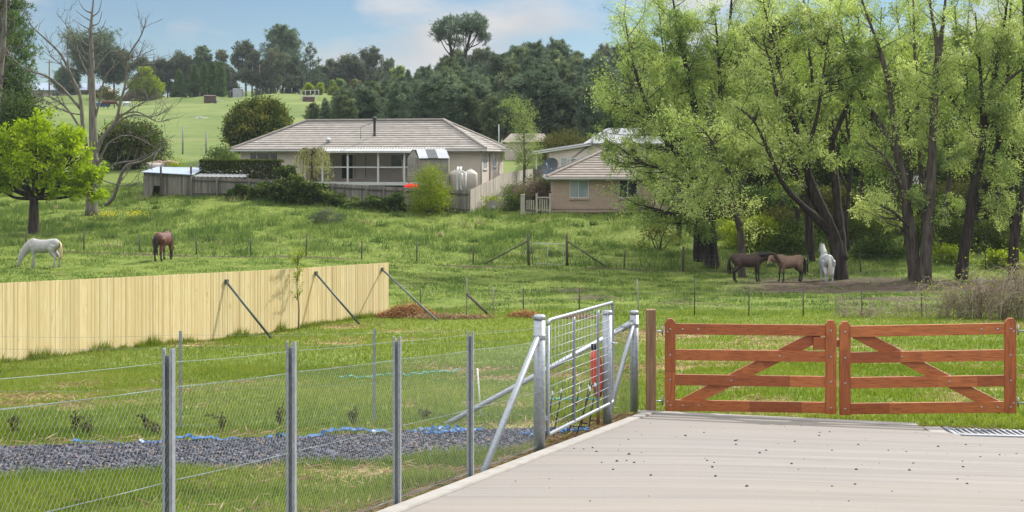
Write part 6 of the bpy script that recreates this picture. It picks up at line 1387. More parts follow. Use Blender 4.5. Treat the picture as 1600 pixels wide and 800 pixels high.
# the tall pair on the forest skyline
def tall_pair(px, Y, pts, lobes, label):
    b = G(px, Y, -.5); wood = NB(); leaf = NB(); P = Ls(Y, *pts); P[0] = b; wood.tube(smooth_poly(P, 5), np.linspace(.42, .14, (len(P)-1)*5+1), 7)
    for x, y, rx, ry in lobes:
        c = W(x, y, Y+rng.uniform(-2, 2)); q = along(smooth_poly(P), rng.uniform(.6, .95)); wood.tube(smooth_poly(np.array([q, (q+c)/2+A(0, 0, -.4), c]), 4), np.linspace(.14, .05, 9), 5)
        for k in range(34):
            d = rng.normal(size=3); d /= np.linalg.norm(d); e = c+d*A(rx/F*Y, rx/F*Y, ry/F*Y)*rng.uniform(.4, 1); T = grow(e, d+A(0, 0, .5), .8, 3, .2, .1); spray(leaf, T, 16, .22, .6, .14, .32+rng.normal(0, .1))
    make_tree('gum_tree', label, b, wood, leaf, 'bark_dark', 'pine', 'tall pair of trees above the forest')
tall_pair(706, 232, ((706, 150), (706, 90), (703, 70), (701, 50)), ((690, 42, 11, 6), (705, 36, 11, 5), (683, 52, 8, 4), (700, 48, 12, 6), (716, 44, 9, 7), (693, 60, 8, 3), (712, 68, 9, 4)), 'left tree of the tall open crowned pair above the forest')
tall_pair(728, 230, ((728, 150), (727, 92), (731, 70), (736, 48)), ((728, 33, 10, 5), (742, 31, 11, 5), (752, 40, 7, 5), (738, 42, 12, 6), (748, 50, 9, 4), (757, 60, 6, 3), (724, 48, 7, 5)), 'right tree of the tall open crowned pair above the forest')
gum(748, 226, 72, 36, 'pale thin gum right below the tall pair on the forest skyline', open_=True, tone0=.9)
gum(945, 236, 70, 44, 'pale brownish gum at the right end of the forest skyline', open_=True, tone0=.9)
for px, Y, tp, w in ((762, 162, 152, 20), (788, 148, 122, 30), (880, 150, 150, 34), (860, 160, 140, 26)):
    gum(px, Y, tp, w, {762: 'bare grey sapling tree against the dark forest behind the house ridge', 788: 'thin bare grey tree against the forest, right of the house ridge', 880: 'brownish half bare tree at the forest foot right of the birch', 860: 'thin brownish tree beside the half bare one at the forest foot'}[px], open_=True, dens=.7, tone0=.9)

# --- left edge conifer with bare branches, garden trees
t = pine1(8, 110, -40, 88, 'big dark conifer cut by the left edge of the frame', 'round', 'cypress', n=120, tuft=60, L=.4, Wd=.07, t0=.05, up=.1)
wood = NB(); b = G(-6, 104); wood.tube(np.vstack([b, smooth_poly(Ls(104, (-4, 150), (4, 80), (8, 20), (10, -40)), 5)]), np.linspace(.32, .06, 17), 7)
for k in range(46):
    y = rng.uniform(-20, 190); s = rng.uniform(-1, 1); B = grow(W(3, y, 104), A(s, -.3, .5), rng.uniform(1.2, 2.8), 6, .22, .05); wood.tube(B, np.linspace(.05, .012, 7), 4)
    for q in range(4): T = grow(along(B, rng.uniform(.3, 1)), norm(B[-1]-B[0])+rng.normal(0, .7, 3), rng.uniform(.5, 1.3), 4, .25, .05); wood.tube(T, np.linspace(.018, .005, 5), 3)
make_tree('bare_tree', 'tangled grey leafless tree in front of the dark conifer at the left edge', b, wood, None, 'bark_dead', None)
bush('round_tree', 'dense round olive green tree left of the tiled house roof', G(404, 128), 3.0, 3.0, (HY-148)/F*128-g1((404-800)/F*128, 128), 34000, 'twotone', .26, .16, 8, cat='tree', tone0=.5, csd=.34, ball=True)
bush('shrub', 'dark shrub mass behind the dead tree trunk', G(200, 120), 2.9, 2.2, (HY-190)/F*120-g1(-36, 120), 15000, 'twotone', .26, .15, 6, tone0=.3, ball=True, csd=.4)
bush('shrub', 'small dark upright conifer shrub right of the dead tree', G(251, 118), .65, .65, (HY-216)/F*118-g1(-32, 118), 2600, 'hedge', .18, .08, 4, tone0=.3)
bush('shrub', 'dark shrub at the left edge under the conifer', G(30, 104), 2.4, 2.2, (HY-158)/F*104-g1(-40, 104), 13000, 'bush', .24, .13, 6, tone0=.25)
bush('shrub', 'rounded bush behind the hedge at the left end of the tiled house', G(345, 112), 1.6, 1.4, (HY-229)/F*112-g1(-25, 112), 5000, 'bush', .15, .08, 6, tone0=.4)
bush('shrub', 'small round clipped bush on the log pile', G(275, 100), .75, .7, (HY-248)/F*100-g1(-26, 100), 2600, 'yellowgreen', .12, .06, 4, tone0=.2)
# clipped hedge
b0 = A((318-800)/F*98, 98, 0); b1 = A((440-800)/F*97, 97, 0); nb = NB(); lf = NB(); n = 26000; f = rng.uniform(0, 1, n); face = rng.uniform(0, 1, n)
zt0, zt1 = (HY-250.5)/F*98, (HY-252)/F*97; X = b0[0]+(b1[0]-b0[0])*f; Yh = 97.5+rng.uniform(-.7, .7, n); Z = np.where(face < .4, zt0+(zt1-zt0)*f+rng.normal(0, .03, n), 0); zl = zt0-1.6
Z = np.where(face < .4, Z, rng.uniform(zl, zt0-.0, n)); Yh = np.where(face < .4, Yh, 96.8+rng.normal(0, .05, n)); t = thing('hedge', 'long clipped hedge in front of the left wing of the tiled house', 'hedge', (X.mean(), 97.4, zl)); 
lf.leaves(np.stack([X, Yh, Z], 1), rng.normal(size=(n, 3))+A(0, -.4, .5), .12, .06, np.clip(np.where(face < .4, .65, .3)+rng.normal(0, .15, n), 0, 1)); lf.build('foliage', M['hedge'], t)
for f in np.linspace(.05, .95, 10): nb.tube(np.array([A(b0[0]+(b1[0]-b0[0])*f, 97.5, zl-.5), A(b0[0]+(b1[0]-b0[0])*f, 97.5, zt0-.2)]), .04, 5)
nb.build('stem', M['bark_dark'], t)
# weeping yellow green tree in front of the verandah
b = G(487, 97.5); H = (HY-230)/F*97.5-b[2]; wood = NB(); leaf = NB(); wood.tube(np.array([b-A(0, 0, .2), b+A(.05, 0, H*.5), b+A(0, 0, H*.85)]), [.14, .1, .06], 7)
for k in range(44):
    az = rng.uniform(0, 6.28); r = rng.uniform(.5, 2.0)*(1 if math.cos(az) > -.2 else .75); B = np.array([b+A(0, 0, H*.82), b+A(math.cos(az)*r*.5, math.sin(az)*r*.5, H*rng.uniform(.93, 1.0)), b+A(math.cos(az)*r*.9, math.sin(az)*r*.9, H*rng.uniform(.7, .88)), b+A(math.cos(az)*r*1.03, math.sin(az)*r*1.03, H*rng.uniform(.22, .65))]); B = smooth_poly(B, 4); wood.tube(B, np.linspace(.03, .006, len(B)), 4, cap=False); spray(leaf, B[3:], 70, .09, .13, .05, .5+rng.normal(0, .2), .6, .2)
make_tree('weeping_tree', 'small weeping yellow green tree in front of the verandah', b, wood, leaf, 'bark_mid', 'weep')
# birch between the houses
b = G(818, 108); H = (HY-168)/F*108-b[2]; wood = NB(); leaf = NB(); P = np.array([b-A(0, 0, .3), b+A(.1, 0, H*.4), b+A(-.05, 0, H*.75), b+A(-.3, 0, H)])
broadleaf(wood, leaf, [(P, .14, .02)], sec=5.5, seclen=(1.1, 2.0), t0=.22, spread=.7, up=.08, twigs=6, nl=26, L=.13, Wd=.06, hang=.6, twup=-.12, sd=.14); make_tree('birch_tree', 'slender light green birch between the tiled house and the weatherboard house', b, wood, leaf, 'bark_mid', 'birch')
bush('hedge_tree', 'broad olive brown hedge tree behind the weatherboard house roof', G(880, 134), 3.0, 2.0, (HY-206)/F*134-g1(5, 134), 9000, 'olive', .2, .1, 6, tone0=.35)
# ivy and shrubs along the grey fence
IV = 'shrubs growing along the grey garden fence'
for px, Y, top, rx, n, mat, lab in ((378, 93.3, 291, 1.1, 2600, 'bush', 'low leafy shrub at the fence below the white lean-to roof'), (412, 93, 286, .9, 2600, 'bush', 'dark ivy clump left of the widest fence shrub'), (447, 92.6, 258, 1.3, 4600, 'bush', 'tall leafy shrub rising above the fence at the hedge end'), (462, 92, 281, 1.9, 6000, 'bush', 'widest dark ivy mass sprawling over the grey fence'), (500, 91.8, 287, 1.2, 3600, 'bush', 'dark ivy mass just left of the bare fence boards'), (525, 91.4, 303, .9, 2000, 'bush', 'low trailing shrub at the foot of the bare fence boards'), (585, 91, 309, 1.0, 2200, 'bush', 'low sprawling shrub below the verandah, on the left'), (615, 90.8, 306, 1.1, 2400, 'bush', 'low sprawling shrub below the verandah, on the right'), (552, 91, 311, .7, 1200, 'bush', 'small low shrub between the trailing and sprawling fence shrubs')):
    bush('ivy_shrub', lab, G(px, Y), rx, .7, (HY-top)/F*Y-g1((px-800)/F*Y, Y), int(n*.9), mat, .2, .13, 5, group=IV, tone0=.42, csd=.13)
b = G(672, 91); bush('conifer_shrub', 'feathery light green conifer shrub in front of the fence by the red cloth', b, 1.15, .9, (HY-266)/F*91-b[2], 9000, 'yellowgreen', .16, .05, 8, tone0=.22)
nb_ = None
for px, Y, top, rx, n, mat, lab in ((690, 91.5, 318, .5, 500, 'brownbush', 'dry brown weed patch at the fence corner'), (805, 99, 290, 1.2, 3200, 'bush', 'green shrub at the top of the garden steps'), (832, 97, 284, 1.5, 4200, 'brownbush', 'brown topped shrub behind the picket fence'), (850, 98.5, 281, 1.0, 2600, 'olive', 'olive shrub between the brown topped one and the brick house'), (815, 95, 300, .7, 1500, 'olive', 'greyish low shrub beside the garden steps'), (848, 104, 272, 1.4, 2600, 'hedge', 'dark shrub in the shade under the satellite dish'), (800, 94, 298, .6, 1300, 'bush', 'small shrub leaning over the garden steps')):
    bush('shrub', lab, G(px, Y), rx, .8, (HY-top)/F*Y-g1((px-800)/F*Y, Y), n, mat, .13, .07, 5, tone0=.4)
bush('shrub', 'grey green tussocky shrub alone in the meadow', G(512, 84.5), 1.0, .7, .85, 1600, 'gum', .2, .04, 6, tone0=.5)
# understorey behind the willows
UG = 'undergrowth shrubs behind the willow trunks'
ul = [(1030, 78, 345, 1.4, 1500, 'olive', 'half bare dark twiggy bush left of the leftmost willow pair'), (1180, 80, 345, 1.6, 4500, 'yellowgreen', 'sunlit bright shrub behind the black horse'), (1130, 84, 350, 1.5, 3800, 'yellowgreen', 'sunlit bright shrub behind the leftmost willow pair'), (1215, 82, 330, 1.9, 5200, 'olive', 'olive shrub behind the bay horse head'), (1250, 78, 350, 1.6, 3600, 'bush', 'dark green shrub behind the bay horse'), (1290, 84, 335, 1.8, 4500, 'hedge', 'deep green shrub behind the white horse'), (1340, 82, 340, 1.9, 4800, 'hedge', 'deep green shrub right of the fan limbed willow'), (1375, 76, 375, 1.5, 3600, 'bush', 'lower green shrub left of the double trunk'), (1395, 86, 320, 1.8, 4500, 'hedge', 'tall dark shrub behind the double trunk'), (1470, 80, 345, 1.8, 4800, 'hedge', 'dark shrub between the double trunk and the leaning willow'), (1475, 74, 385, 1.2, 2600, 'yellowgreen', 'small sunlit shrub between the double trunk and the leaning willow'), (1540, 78, 350, 1.8, 4500, 'hedge', 'dark shrub behind the leaning willow'), (1600, 80, 350, 1.8, 4500, 'bush', 'dark shrub at the right edge behind the slim willow'), (1570, 72, 395, 1.0, 2200, 'yellowgreen', 'small sunlit shrub beside the slim willow')]  # shrubs labelled sunlit take a brighter leaf, sunlight put into the colour
for px, Y, top, rx, n, mat, lab in ul:
    bush('shrub', lab, G(px, Y), rx, 1.2, (HY-top)/F*Y-g1((px-800)/F*Y, Y), int(n*(1.25 if px != 1030 else .6)), mat, .17, .09, 12 if px == 1030 else 5, group=UG, tone0=.4)
UB = 'tall dark thicket trees behind the undergrowth'
for px, Y, top, w in ((1190, 98, 180, 90), (1245, 100, 150, 90), (1320, 102, 190, 80), (1375, 100, 170, 90), (1440, 104, 150, 90), (1510, 100, 180, 90), (1575, 102, 150, 90), (1640, 100, 160, 90)):
    b = G(px, Y); bush('thicket_tree', {1190: 'tall thicket tree behind the slender curving willow', 1245: 'tall thicket tree behind the bay horse', 1320: 'tall thicket tree right of the white horse', 1375: 'tall thicket tree left of the double trunk', 1440: 'tall thicket tree behind the double trunk', 1510: 'tall thicket tree behind the leaning willow', 1575: 'tall thicket tree behind the slim willow', 1640: 'tall thicket tree just outside the right edge'}[px], b, w/2/F*Y, 1.8, (HY-top)/F*Y-b[2], 14000, 'hedge', .22, .12, 10, group=UB, tone0=.15, cat='tree', flat=.6, csd=.45)
for px, Y, top, rx, mat, lab in ((1165, 92, 300, 2.6, 'bush', 'far dense shrub behind the slender curving willow'), (1235, 94, 290, 2.8, 'hedge', 'far dense shrub behind the thin willow near the bay horse'), (1300, 93, 300, 2.6, 'olive', 'far dense shrub straight behind the white horse'), (1365, 95, 285, 2.8, 'bush', 'far dense shrub left of the pale upright trunk'), (1430, 93, 300, 2.7, 'hedge', 'far dense shrub straight behind the double trunk'), (1495, 95, 290, 2.8, 'olive', 'far dense shrub straight behind the leaning willow'), (1560, 93, 285, 2.8, 'bush', 'far dense shrub between the leaning and the slim willow'), (1625, 94, 290, 2.8, 'hedge', 'far dense shrub at the right frame edge')):
    bush('shrub', lab, G(px, Y), rx, 1.3, (HY-top)/F*Y-g1((px-800)/F*Y, Y), 9000, mat, .2, .11, 6, group=UG, tone0=.12)
# brambles at the right of the lawn
BR = 'dry brambles along the lower wire fence'
for px, Y, h, rx, n, lab in ((1318, 42.6, .8, .3, 220, 'thin upright dead weed beside the wire fence'), (1352, 42.4, .6, .45, 450, 'small dry bramble at a wire fence stake'), (1405, 42.3, .65, .7, 800, 'low dry bramble left of the main bramble bank'), (1478, 42, .95, .85, 1700, 'medium dry bramble with arching canes'), (1532, 41.8, 1.35, .9, 2600, 'tall arching bramble mound around a wooden post'), (1580, 41.5, 1.6, 1.0, 3600, 'biggest tangled bramble mound at the right frame edge'), (1630, 41, 1.7, 1.1, 3000, 'bramble mound just past the right frame edge')):
    b = G(px, Y); t = thing('bramble', lab, 'bramble', b, 0, BR); st = NB(); lf = NB()
    for k in range(int((46 if px > 1500 else 22)*rx+8)):
        a = rng.uniform(0, 6.28); r = rx*rng.uniform(.4, 1.9); tp = h*rng.uniform(.3, 1.15); o = b+A(rng.normal(0, rx*.6), rng.normal(0, rx*.3), -.05)
        P = smooth_poly(np.array([o, o+A(math.cos(a)*r*.3, math.sin(a)*r*.25, tp*.8), o+A(math.cos(a)*r*.7, math.sin(a)*r*.4, tp), o+A(math.cos(a)*r*1.1, math.sin(a)*r*.6, tp*rng.uniform(.3, .9))])+rng.normal(0, .05, (4, 3)), 4); st.tube(P, np.linspace(.011, .004, len(P)), 4, tone=rng.uniform(0, 1))
        m = max(2, int(n/(45*rx+14))); Q = along(P, rng.uniform(.1, 1, m))+rng.normal(0, .08, (m, 3)); lf.leaves(Q, rng.normal(size=(m, 3)), rng.uniform(.08, .2, m), .018, rng.uniform(0, 1, m))
    st.build('cane', M['cane'], t); lf.build('foliage', M['brownbush'], t)
    if px > 1460:
        lf = NB(); m = 160; Q = b+rng.normal(0, 1, (m, 3))*A(rx*.7, rx*.4, h*.25)+A(0, 0, h*.95); lf.leaves(Q, rng.normal(size=(m, 3)), .07, .045, rng.uniform(.2, 1, m)); lf.build('foliage', M['yellowgreen'], t)
# sapling in front of the palings
b = G(466, 38.2); b[1] = 38.2; wood = NB(); leaf = NB(); H = (HY-400)/F*38.2-b[2]
P = smooth_poly(np.array([b-A(0, 0, .1), b+A(.02, 0, H*.3), b+A(-.04, .02, H*.55), b+A(-.02, 0, H)]), 6); wood.tube(P, np.linspace(.025, .006, len(P)), 6)
for k in range(20):
    t_ = rng.uniform(.35, .97); az = rng.uniform(0, 6.28); B = grow(along(P, t_), A(math.cos(az)*.6, math.sin(az)*.5, .8), rng.uniform(.3, .62), 4, .12, .05); wood.tube(B, np.linspace(.008, .003, 5), 4); spray(leaf, B, 26, .03, .075, .028, .45+rng.normal(0, .1), .1)
make_tree('sapling', 'slim young sapling standing in front of the new pale paling fence', b, wood, leaf, 'bark_mid', 'yellowgreen')
# hay heaps, yellow flowers
def heap(name, label, px, Y, rx, ry, h, n, mat, cat='hay heap', L=.2):
    b = G(px, Y); t = NB(); a = rng.uniform(0, 6.28, n); r = np.sqrt(rng.uniform(0, 1, n)); x = r*np.cos(a)*rx; y = r*np.sin(a)*ry; z = h*(1-r**2)*(.4+.6*fbm(x*2.5+px, y*2.5, 3))*rng.uniform(.3, 1, n)
    P = np.stack([b[0]+x, b[1]+y, gz(b[0]+x, b[1]+y)+z], 1); D = rng.normal(size=(n, 3))*A(1, 1, .5); t.leaves(P, D, rng.uniform(.4, 1.3, n)*L, .022, rng.uniform(0, 1, n)); return tag(t.build(name, M[mat], None, origin=b), label, cat)
heap('hay_heap', 'reddish brown heap of cut hay beyond the end of the paling fence', 638, 42.6, 1.05, .5, .55, 5200, 'hay')
heap('hay_heap', 'long low windrow of dry hay between the hay heap and the mesh gate', 705, 42.0, 1.5, .35, .2, 3000, 'dry')
heap('hay_heap', 'small brown hay clump behind the mesh gate by a fence stake', 818, 42.3, .55, .3, .3, 1500, 'hay')
heap('hay_heap', 'low brown hay clump beside the strainer with the steep brace', 905, 41.8, .8, .3, .16, 1300, 'dry')
for px, Y, lab in ((210, 85.5, 'bright yellow flowering weed patch below the old shed'), (165, 86, 'smaller yellow flowering weed patch by the dead tree trunk')):
    b = G(px, Y); nb = NB(); n = 110; P = b+rng.normal(0, 1, (n, 3))*A(.38, .4, .10)+A(0, 0, .45); nb.leaves(P, rng.normal(size=(n, 3)), .09, .07, rng.uniform(0, 1, n)); t = thing('flower_patch', lab, 'flowers', b); nb.build('flower', M['yflower'], t); nb = NB(); m = 200; nb.blades(b+rng.normal(0, 1, (m, 3))*A(.55, .3, 0), rng.uniform(.3, .5, m), np.full(m, .04), rng.uniform(.1, .5, m), rng.uniform(.2, .7, m), False); nb.build('foliage', M['meadow'], t)
# fallen branch by the shed
wood = NB(); P = smooth_poly(Ls(93, (165, 282), (195, 258), (225, 250), (250, 236)), 5); 
P = np.array([G(166, 92, .05), G(178, 91.5, .7), W(195, 262, 91), W(222, 252, 91), W(249, 236, 91)]); wood.tube(smooth_poly(P, 5), np.linspace(.17, .05, 21), 7)
for k in range(9): B = grow(along(P, rng.uniform(.3, 1)), A(rng.normal(.3, .4), rng.normal(0, .4), rng.normal(-.1, .4)), rng.uniform(.8, 2), 5, .15, -.03); wood.tube(B, np.linspace(.05, .012, 6), 5)
tag(wood.build('fallen_branch', M['bark_dead'], None, origin=P[0]), 'broken dead branch propped on the ground left of the old shed', 'branch')
# ------------------------------------------------------------------ horses
def horsemat(name, body, dark, leg_z=.55, patch=None):
    t = MT(name); sx = t.n('SeparateXYZ'); t.l(t.coord(), sx.inputs[0]); n = t.noise(3.2, 3)
    f = t.math('ADD', sx.outputs[2], t.math('MULTIPLY', n, .25)); m = t.ramp(f, [(.0, (1, 1, 1)), (leg_z, (1, 1, 1)), (leg_z+.22, (0, 0, 0))])
    col = t.ramp(n, [(.3, tuple(c*.72 for c in body)), (.7, body)]); col = t.mix(m, col, dark); return t.princ(col, .65, 0, .3)
def ell(c, u, v, a, b, n=14):
    th = np.arange(n)*2*math.pi/n; return [np.asarray(c)+u*a*math.cos(w)+v*b*math.sin(w) for w in th]
def horse(label, loc, rz, mat, hairmat, pose='graze', headturn=0., sc=1.0, step=0., hl=0):
    nb = NB(); y1 = A(0, 1, 0); z1 = A(0, 0, 1)
    tor = [(-.84, 1.17, .06, .05), (-.79, 1.17, .19, .15), (-.66, 1.16, .29, .24), (-.45, 1.13, .325, .285), (-.2, 1.08, .33, .30), (.08, 1.05, .345, .305), (.32, 1.07, .35, .285), (.5, 1.11, .36, .25), (.64, 1.13, .30, .20), (.74, 1.12, .17, .13), (.78, 1.12, .05, .05)]
    nb.rings(np.array([ell((x, 0, z), z1, y1, h, w) for x, z, h, w in tor]))
    if pose == 'graze': nk = [(.42, 0, 1.22), (.70, 0, 1.10), (.95, .0+headturn*.3, .84), (1.12, headturn*.6, .58), (1.17, headturn*.7, .44)]; hd = [(1.14, headturn*.7, .52), (1.22, headturn*.8, .34), (1.27, headturn*.9, .16), (1.28, headturn*.9, .05)]
    elif pose == 'level': nk = [(.42, 0, 1.24), (.70, 0, 1.24), (.98, headturn*.25, 1.28), (1.22, headturn*.55, 1.33), (1.33, headturn*.75, 1.35)]; hd = [(1.28, headturn*.7, 1.37), (1.42, headturn*1.0, 1.24), (1.55, headturn*1.35, 1.07), (1.60, headturn*1.5, .98)]
    else: nk = [(.42, 0, 1.25), (.66, 0, 1.36), (.84, headturn*.2, 1.56), (.95, headturn*.4, 1.73), (.99, headturn*.5, 1.80)]; hd = [(.95, headturn*.5, 1.80), (1.12, headturn*.9, 1.70), (1.30, headturn*1.3, 1.53), (1.37, headturn*1.45, 1.46)]
    nk = smooth_poly(np.array(nk, float), 4); tg = np.gradient(nk, axis=0); R = []
    for i, (p, g_) in enumerate(zip(nk, tg)):
        f = i/(len(nk)-1); g_ = norm(g_); s_ = norm(np.cross(z1 if abs(g_[2]) < .95 else A(1, 0, 0), g_)); u_ = np.cross(g_, s_); R.append(ell(p, u_, s_, .29*(1-f)+.135*f, .17*(1-f)+.085*f))
    nb.rings(np.array(R)); hp = smooth_poly(np.array(hd, float), 4); tg = np.gradient(hp, axis=0); R = []
    for i, (p, g_) in enumerate(zip(hp, tg)):
        f = i/(len(hp)-1); g_ = norm(g_); s_ = norm(np.cross(z1 if abs(g_[2]) < .97 else A(1, 0, 0), g_)); u_ = np.cross(g_, s_); R.append(ell(p, u_, s_, [.10, .145, .135, .115, .10, .088, .08, .076, .074, .075, .078, .072, .05][min(i, 12)], [.075, .10, .098, .085, .072, .063, .058, .056, .056, .058, .06, .055, .035][min(i, 12)]))
    nb.rings(np.array(R)); hd0 = hp[1]; g_ = norm(hp[-1]-hp[0]); s_ = norm(np.cross(z1, g_)) if abs(g_[2]) < .97 else y1; up_ = np.cross(g_, s_); up_ = up_ if pose == 'graze' or up_[2] > 0 else -up_
    eo = -g_
    for s in (-1, 1): nb.tube(np.array([hd0+s_*s*.06+eo*.05, hd0+s_*s*.085+eo*.16, hd0+s_*s*.075+eo*.25]), [.045, .04, .01], 6)
    for s, dx in ((-1, step), (1, -step)):
        fx = .50+dx; nb.tube(np.array([A(.50, s*.13, 1.12), A(.47, s*.165, .92), A(.49+dx*.4, s*.16, .70), A(.50+dx*.75, s*.155, .47), A(.50+dx*.9, s*.155, .38), A(fx+.0, s*.155, .15), A(fx+.05, s*.155, .06), A(fx+.07, s*.155, .0)]), [.15, .12, .078, .06, .045, .046, .058, .066], 9)
        dx = -dx*.8+(hl if s < 0 else 0); nb.tube(np.array([A(-.52, s*.13, 1.12), A(-.47, s*.18, .92), A(-.50+dx*.2, s*.17, .76), A(-.66+dx*.5, s*.16, .56), A(-.72+dx*.7, s*.155, .50), A(-.69+dx*.9, s*.155, .34), A(-.68+dx, s*.155, .15), A(-.62+dx, s*.155, .06), A(-.60+dx, s*.155, .0)]), [.22, .19, .14, .085, .07, .05, .05, .06, .066], 9)
    V, Q, T, tn, sm = nb.arrays(); body = NB(); body.add(V*sc, Q, T, tn, True)
    t = thing('horse', label, 'horse', loc, rz, None)
    o = body.build('body', M[mat], t, local=True); m = o.modifiers.new('join', 'REMESH'); m.mode = 'VOXEL'; m.voxel_size = .026*sc; m.use_smooth_shade = True
    m = o.modifiers.new('soften', 'SMOOTH'); m.factor = .5; m.iterations = 5
    tl = NB()
    for k in range(46):
        a = rng.normal(0, .035); b_ = rng.normal(0, .04); P = smooth_poly(np.array([A(-.82, a*.3, 1.30), A(-.90+b_*.3, a, 1.15), A(-.92+b_, a*1.5, .80), A(-.90+b_*1.4, a*2.0, .42+rng.uniform(-.1, .1))]), 3)*sc; tl.tube(P, np.linspace(.02, .006, len(P)), 4)
    tl.build('tail', M[hairmat], t, local=True)
    mn = NB(); side = -1
    for k in range(50):
        f = rng.uniform(.12, .98); p = along(nk, f); i = min(int(f*(len(nk)-1)), len(nk)-2); g2 = norm(nk[i+1]-nk[i]); s2 = norm(np.cross(z1 if abs(g2[2]) < .95 else A(1, 0, 0), g2)); u2 = np.cross(g2, s2); rr = .29*(1-f)+.135*f
        P = np.array([p+u2*rr*.98, p+u2*rr*1.04+s2*side*.06, p+u2*rr*.6+s2*side*(.19-.09*f), p+u2*rr*.1+s2*side*(.20-.09*f)])*sc; mn.tube(P, [.018, .018, .014, .006], 4)
    mn.build('mane', M[hairmat], t, local=True)
    hf = NB()
    return t
M['h_white'] = horsemat('grey_white_coat', (.35, .345, .33), (.16, .155, .15), .18); M['h_white2'] = horsemat('white_coat', (.38, .39, .395), (.26, .26, .25), .1)
M['h_bay'] = horsemat('dark_chestnut_coat', (.105, .038, .024), (.02, .014, .012), .5); M['h_black'] = horsemat('black_brown_coat', (.05, .028, .02), (.012, .010, .010), .62); M['h_brown'] = horsemat('brown_bay_coat', (.20, .125, .085), (.02, .017, .016), .55)
M['hair_cream'] = simple('cream_horse_hair', (.58, .46, .28), (.45, .34, .2), 20, .7, stretch=(1, 1, .1)); M['hair_dark'] = simple('dark_horse_hair', (.02, .016, .014), (.012, .01, .009), 20, .6); M['hair_white'] = simple('pale_horse_hair', (.55, .52, .44), (.42, .39, .32), 20, .7)
horse('white horse grazing with its head down at the left of the paddock', G(68, 64), math.pi-.05, 'h_white', 'hair_cream', 'graze', 0, 1.0, .10, hl=0)
horse('dark chestnut horse seen from behind, grazing head down near the meadow fence', G(255, 67.5), R_(82), 'h_bay', 'hair_dark', 'graze', .1, 1.05, .05, hl=.1)
horse('black brown horse standing side on, its muzzle touching the bay horse', G(1168, 64), R_(2), 'h_black', 'hair_dark', 'level', -.12, 1.0, .03, hl=.05)
horse('brown bay horse with dark legs facing the black horse', G(1234, 64.4), R_(198), 'h_brown', 'hair_dark', 'level', .30, .93, .04)
horse('white horse seen from behind under the willows, looking away', G(1291, 64), R_(88), 'h_white2', 'hair_white', 'up', .05, 1.0, .03)
# ------------------------------------------------------------------ things on the far hill
def hbox(name, label, px, Y, w, d, h, mat, cat, rz=.3, gable=True):
    b = G(px, Y, -.1); t = thing(name, label, cat, b, rz); nb = NB()
    nb.box((0, -d/2, h/2), (w, .06, h)); nb.box((0, d/2, h/2), (w, .06, h)); nb.box((-w/2, 0, h/2), (.06, d-.07, h)); nb.build('wall', M[mat], t, local=True)
    nb = NB(); nb.prism([A(-w/2-.1, -d/2-.1, h), A(w/2+.1, -d/2-.1, h), A(w/2+.1, d/2+.1, h+.25), A(-w/2-.1, d/2+.1, h+.25)], (0, 0, .06)); nb.build('roof', M[mat], t, local=True)
hbox('field_shelter', 'small rusty tin field shelter on the far paddock below the cypress row', 328, 268, 2.3, 1.8, 1.35, 'rust', 'shelter', .35)
hbox('field_shelter', 'small rusty tin field shelter by the yard rails near the forest edge', 482, 262, 2.2, 1.8, 1.3, 'rust', 'shelter', .3)
hbox('blue_tub', 'bright blue tub shelter behind the dead tree on the hill', 160, 270, 2.9, 1.5, .75, 'blue_plastic', 'tub', .1)
hbox('pale_shed', 'little pale tin box beside the dead tree on the hill', 198, 268, 1.2, 1.2, 1.2, 'iron_grey', 'shed', .2)
hbox('grey_shed', 'pale grey curved shed between the cypress row and the tall gum', 372, 300, 2.2, 2.2, 2.4, 'iron_grey', 'shed', .1)
b = G(336, 262); t = thing('feed_trough', 'dark upturned trough with a pale pipe on the far paddock', 'trough', b); nb = NB(); nb.box(b+A(0, 0, .5), (.6, .5, 1.0), (norm(A(1, 0, .25)), A(0, 1, 0), norm(A(-.25, 0, 1)))); nb.build('trough', M['dark_steel'], t); nb = NB(); nb.tube(np.array([b+A(.3, 0, .85), b+A(1.7, 0, .65)]), .09, 6); nb.build('pipe', M['white_paint'], t)
for i, (px, Y, r) in enumerate(((306, 208, .5), (312, 209, .6), (318, 208.5, .42), (323, 209.5, .35))):
    o = stone_mesh(40+i).build('boulder', simple('pale_field_stone', (.3, .29, .26), (.2, .19, .17), 2, .9) if i == 0 else bpy.data.materials['pale_field_stone'], origin=(0, 0, 0)); o.location = G(px, Y, -.1); o.scale = (r, r, r*.6); tag(o, ['pale boulder at the left end of the rock outcrop in the far paddock', 'largest pale boulder of the rock outcrop in the far paddock', 'medium pale boulder right of the largest one in the far paddock', 'smallest pale boulder at the right end of the rock outcrop'][i], 'rock', 'boulders in the far paddock')
# far house with blue grey roof
b = G(75, 318); t = thing('far_house', 'long low house with a blue grey roof on the hill behind the dead tree', 'house', b); zt = (HY-141)/F*318; zr = (HY-128)/F*314; x0, x1 = (20-800)/F*318, (172-800)/F*318
nb = NB(); nb.box(((x0+x1)/2, 322, (zt+b[2])/2), (x1-x0-1.5, 7, zt-b[2]+1)); nb.build('wall', M['render_wall'], t); nb = NB(); nb.prism([A(x0, 317.5, zt), A(x1, 317.5, zt), A(x1-4, 322, zr), A(x0+3, 322, zr)], (0, .2, .15)); nb.prism([A(x0, 326.5, zt), A(x1, 326.5, zt), A(x1-4, 322.2, zr), A(x0+3, 322.2, zr)], (0, .2, .15)); nb.build('roof', M['iron_blue'], t)
for x in np.arange(x0+2.5, x1-3, 4): nb = NB(); nb.box((x, 318.4, zt-1.4), (1.6, .2, 1.3)); nb.build('window', M['glass'], t)
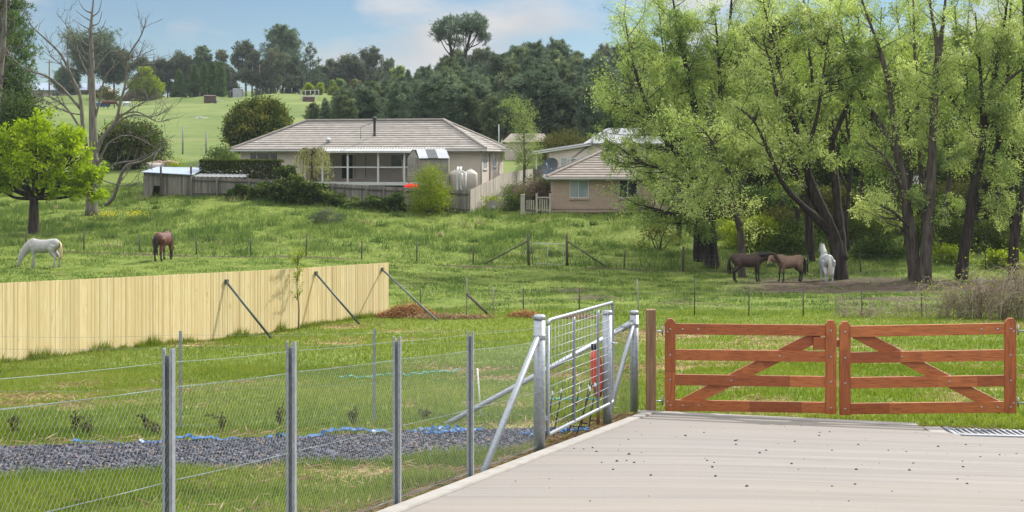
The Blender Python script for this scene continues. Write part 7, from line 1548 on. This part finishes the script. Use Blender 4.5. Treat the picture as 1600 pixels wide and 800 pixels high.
# poles
for px, Y, tp, lab in ((77, 300, 94, 'tall power pole standing above the blue grey roof'), (450, 298, 112, 'slim power pole beside the sparse cedar'), (406, 298, 100, 'pale pole in front of the tall gum')):
    b = G(px, Y, -.3); h = (HY-tp)/F*Y-b[2]; t = thing('power_pole', lab, 'pole', b); nb = NB(); nb.tube(np.array([b, b+A(0, 0, h)]), [.2, .14], 7); nb.build('pole', M['bark_far'], t)
    nb = NB(); nb.box(b+A(0, 0, h-.5), (1.8, .12, .14)); nb.build('crossarm', M['bark_far'], t)
# wire fence with netting beyond the logs
Pn = [G(px, 138) for px in (165, 205, 245, 285.5, 322, 360)]
farm_fence('wire_fence', 'tall wire fence on grey posts at the foot of the hill behind the logs', Pn, [1.6, 1.6, 1.6, 3.0, 2.4, 2.2], (.4, .9, 1.4, 1.9), ['old_timber']*6, .05)
Pn = [G(px, 288) for px in (300, 312, 324, 336, 348, 360, 372, 384, 396, 408, 420, 432, 444, 456, 468, 480)]
farm_fence('wire_fence', 'far post and wire fence along the hill top below the trees', Pn, [1.3]*16, (.5, .9, 1.2), ['old_timber']*16, .06)
# yard rails
t = thing('yard_rails', 'pale pipe yard rails on the far hill beside the rusty shelter', 'rails', G(486, 272)); 
for px in (470, 477, 485, 492, 498): b = G(px, 272); nb = NB(); nb.tube(np.array([b, b+A(0, 0, 2.0)]), .06, 5); nb.build('rail_post', M['iron_white'], t)
nb = NB()
for z in (.8, 1.9): nb.tube(np.array([G(470, 272, z), G(485, 272, z), G(498, 272, z)]), .05, 5)
nb.build('rail', M['iron_white'], t)
for px, top, lab in ((225, 146, 'round olive bush under the bright round tree on the hill'), (180, 143, 'green bush right of the dead tree on the hill top'), (160, 142, 'green bush behind the dead tree trunk on the hill top'), (205, 150, 'reddish brown bush on the hill by the pale tin box')):
    b = G(px, 282); bush('shrub', lab, b, 1.6 if px != 262 else .7, 1.4, (HY-top)/F*282-b[2]+(.8 if px != 262 else .2), 900 if px != 262 else 260, 'yflower' if px == 262 else 'brownbush' if px == 205 else 'olive', .45, .25, 3, tone0=.3)
# grazing animals far away
for px, py, rz, lab, mt in ((165, 174, 2.6, 'brown horse grazing far off on the hill behind the dead tree', 'h_bay'), (174, 171, .4, 'second brown horse far off on the hill, facing right', 'h_bay')):
    horse(lab, G(px, 235), rz, mt, 'hair_dark', 'graze', 0, 1.0, .05)

# ------------------------------------------------------------------ thin air haze
hz = NB(); hz.box((0, 455, 12), (1500, 990, 44)); ho = hz.build('haze', None, origin=(0, 0, 0)); ho.data.materials.clear()
hm = bpy.data.materials.new('air_haze'); hm.use_nodes = True; hn = hm.node_tree; hn.nodes.clear(); ou = hn.nodes.new('ShaderNodeOutputMaterial'); pv = hn.nodes.new('ShaderNodeVolumePrincipled')
pv.inputs['Color'].default_value = (.80, .90, 1, 1); pv.inputs['Density'].default_value = .00013; hn.links.new(pv.outputs[0], ou.inputs['Volume']); ho.data.materials.append(hm); tag(ho, kind='stuff')
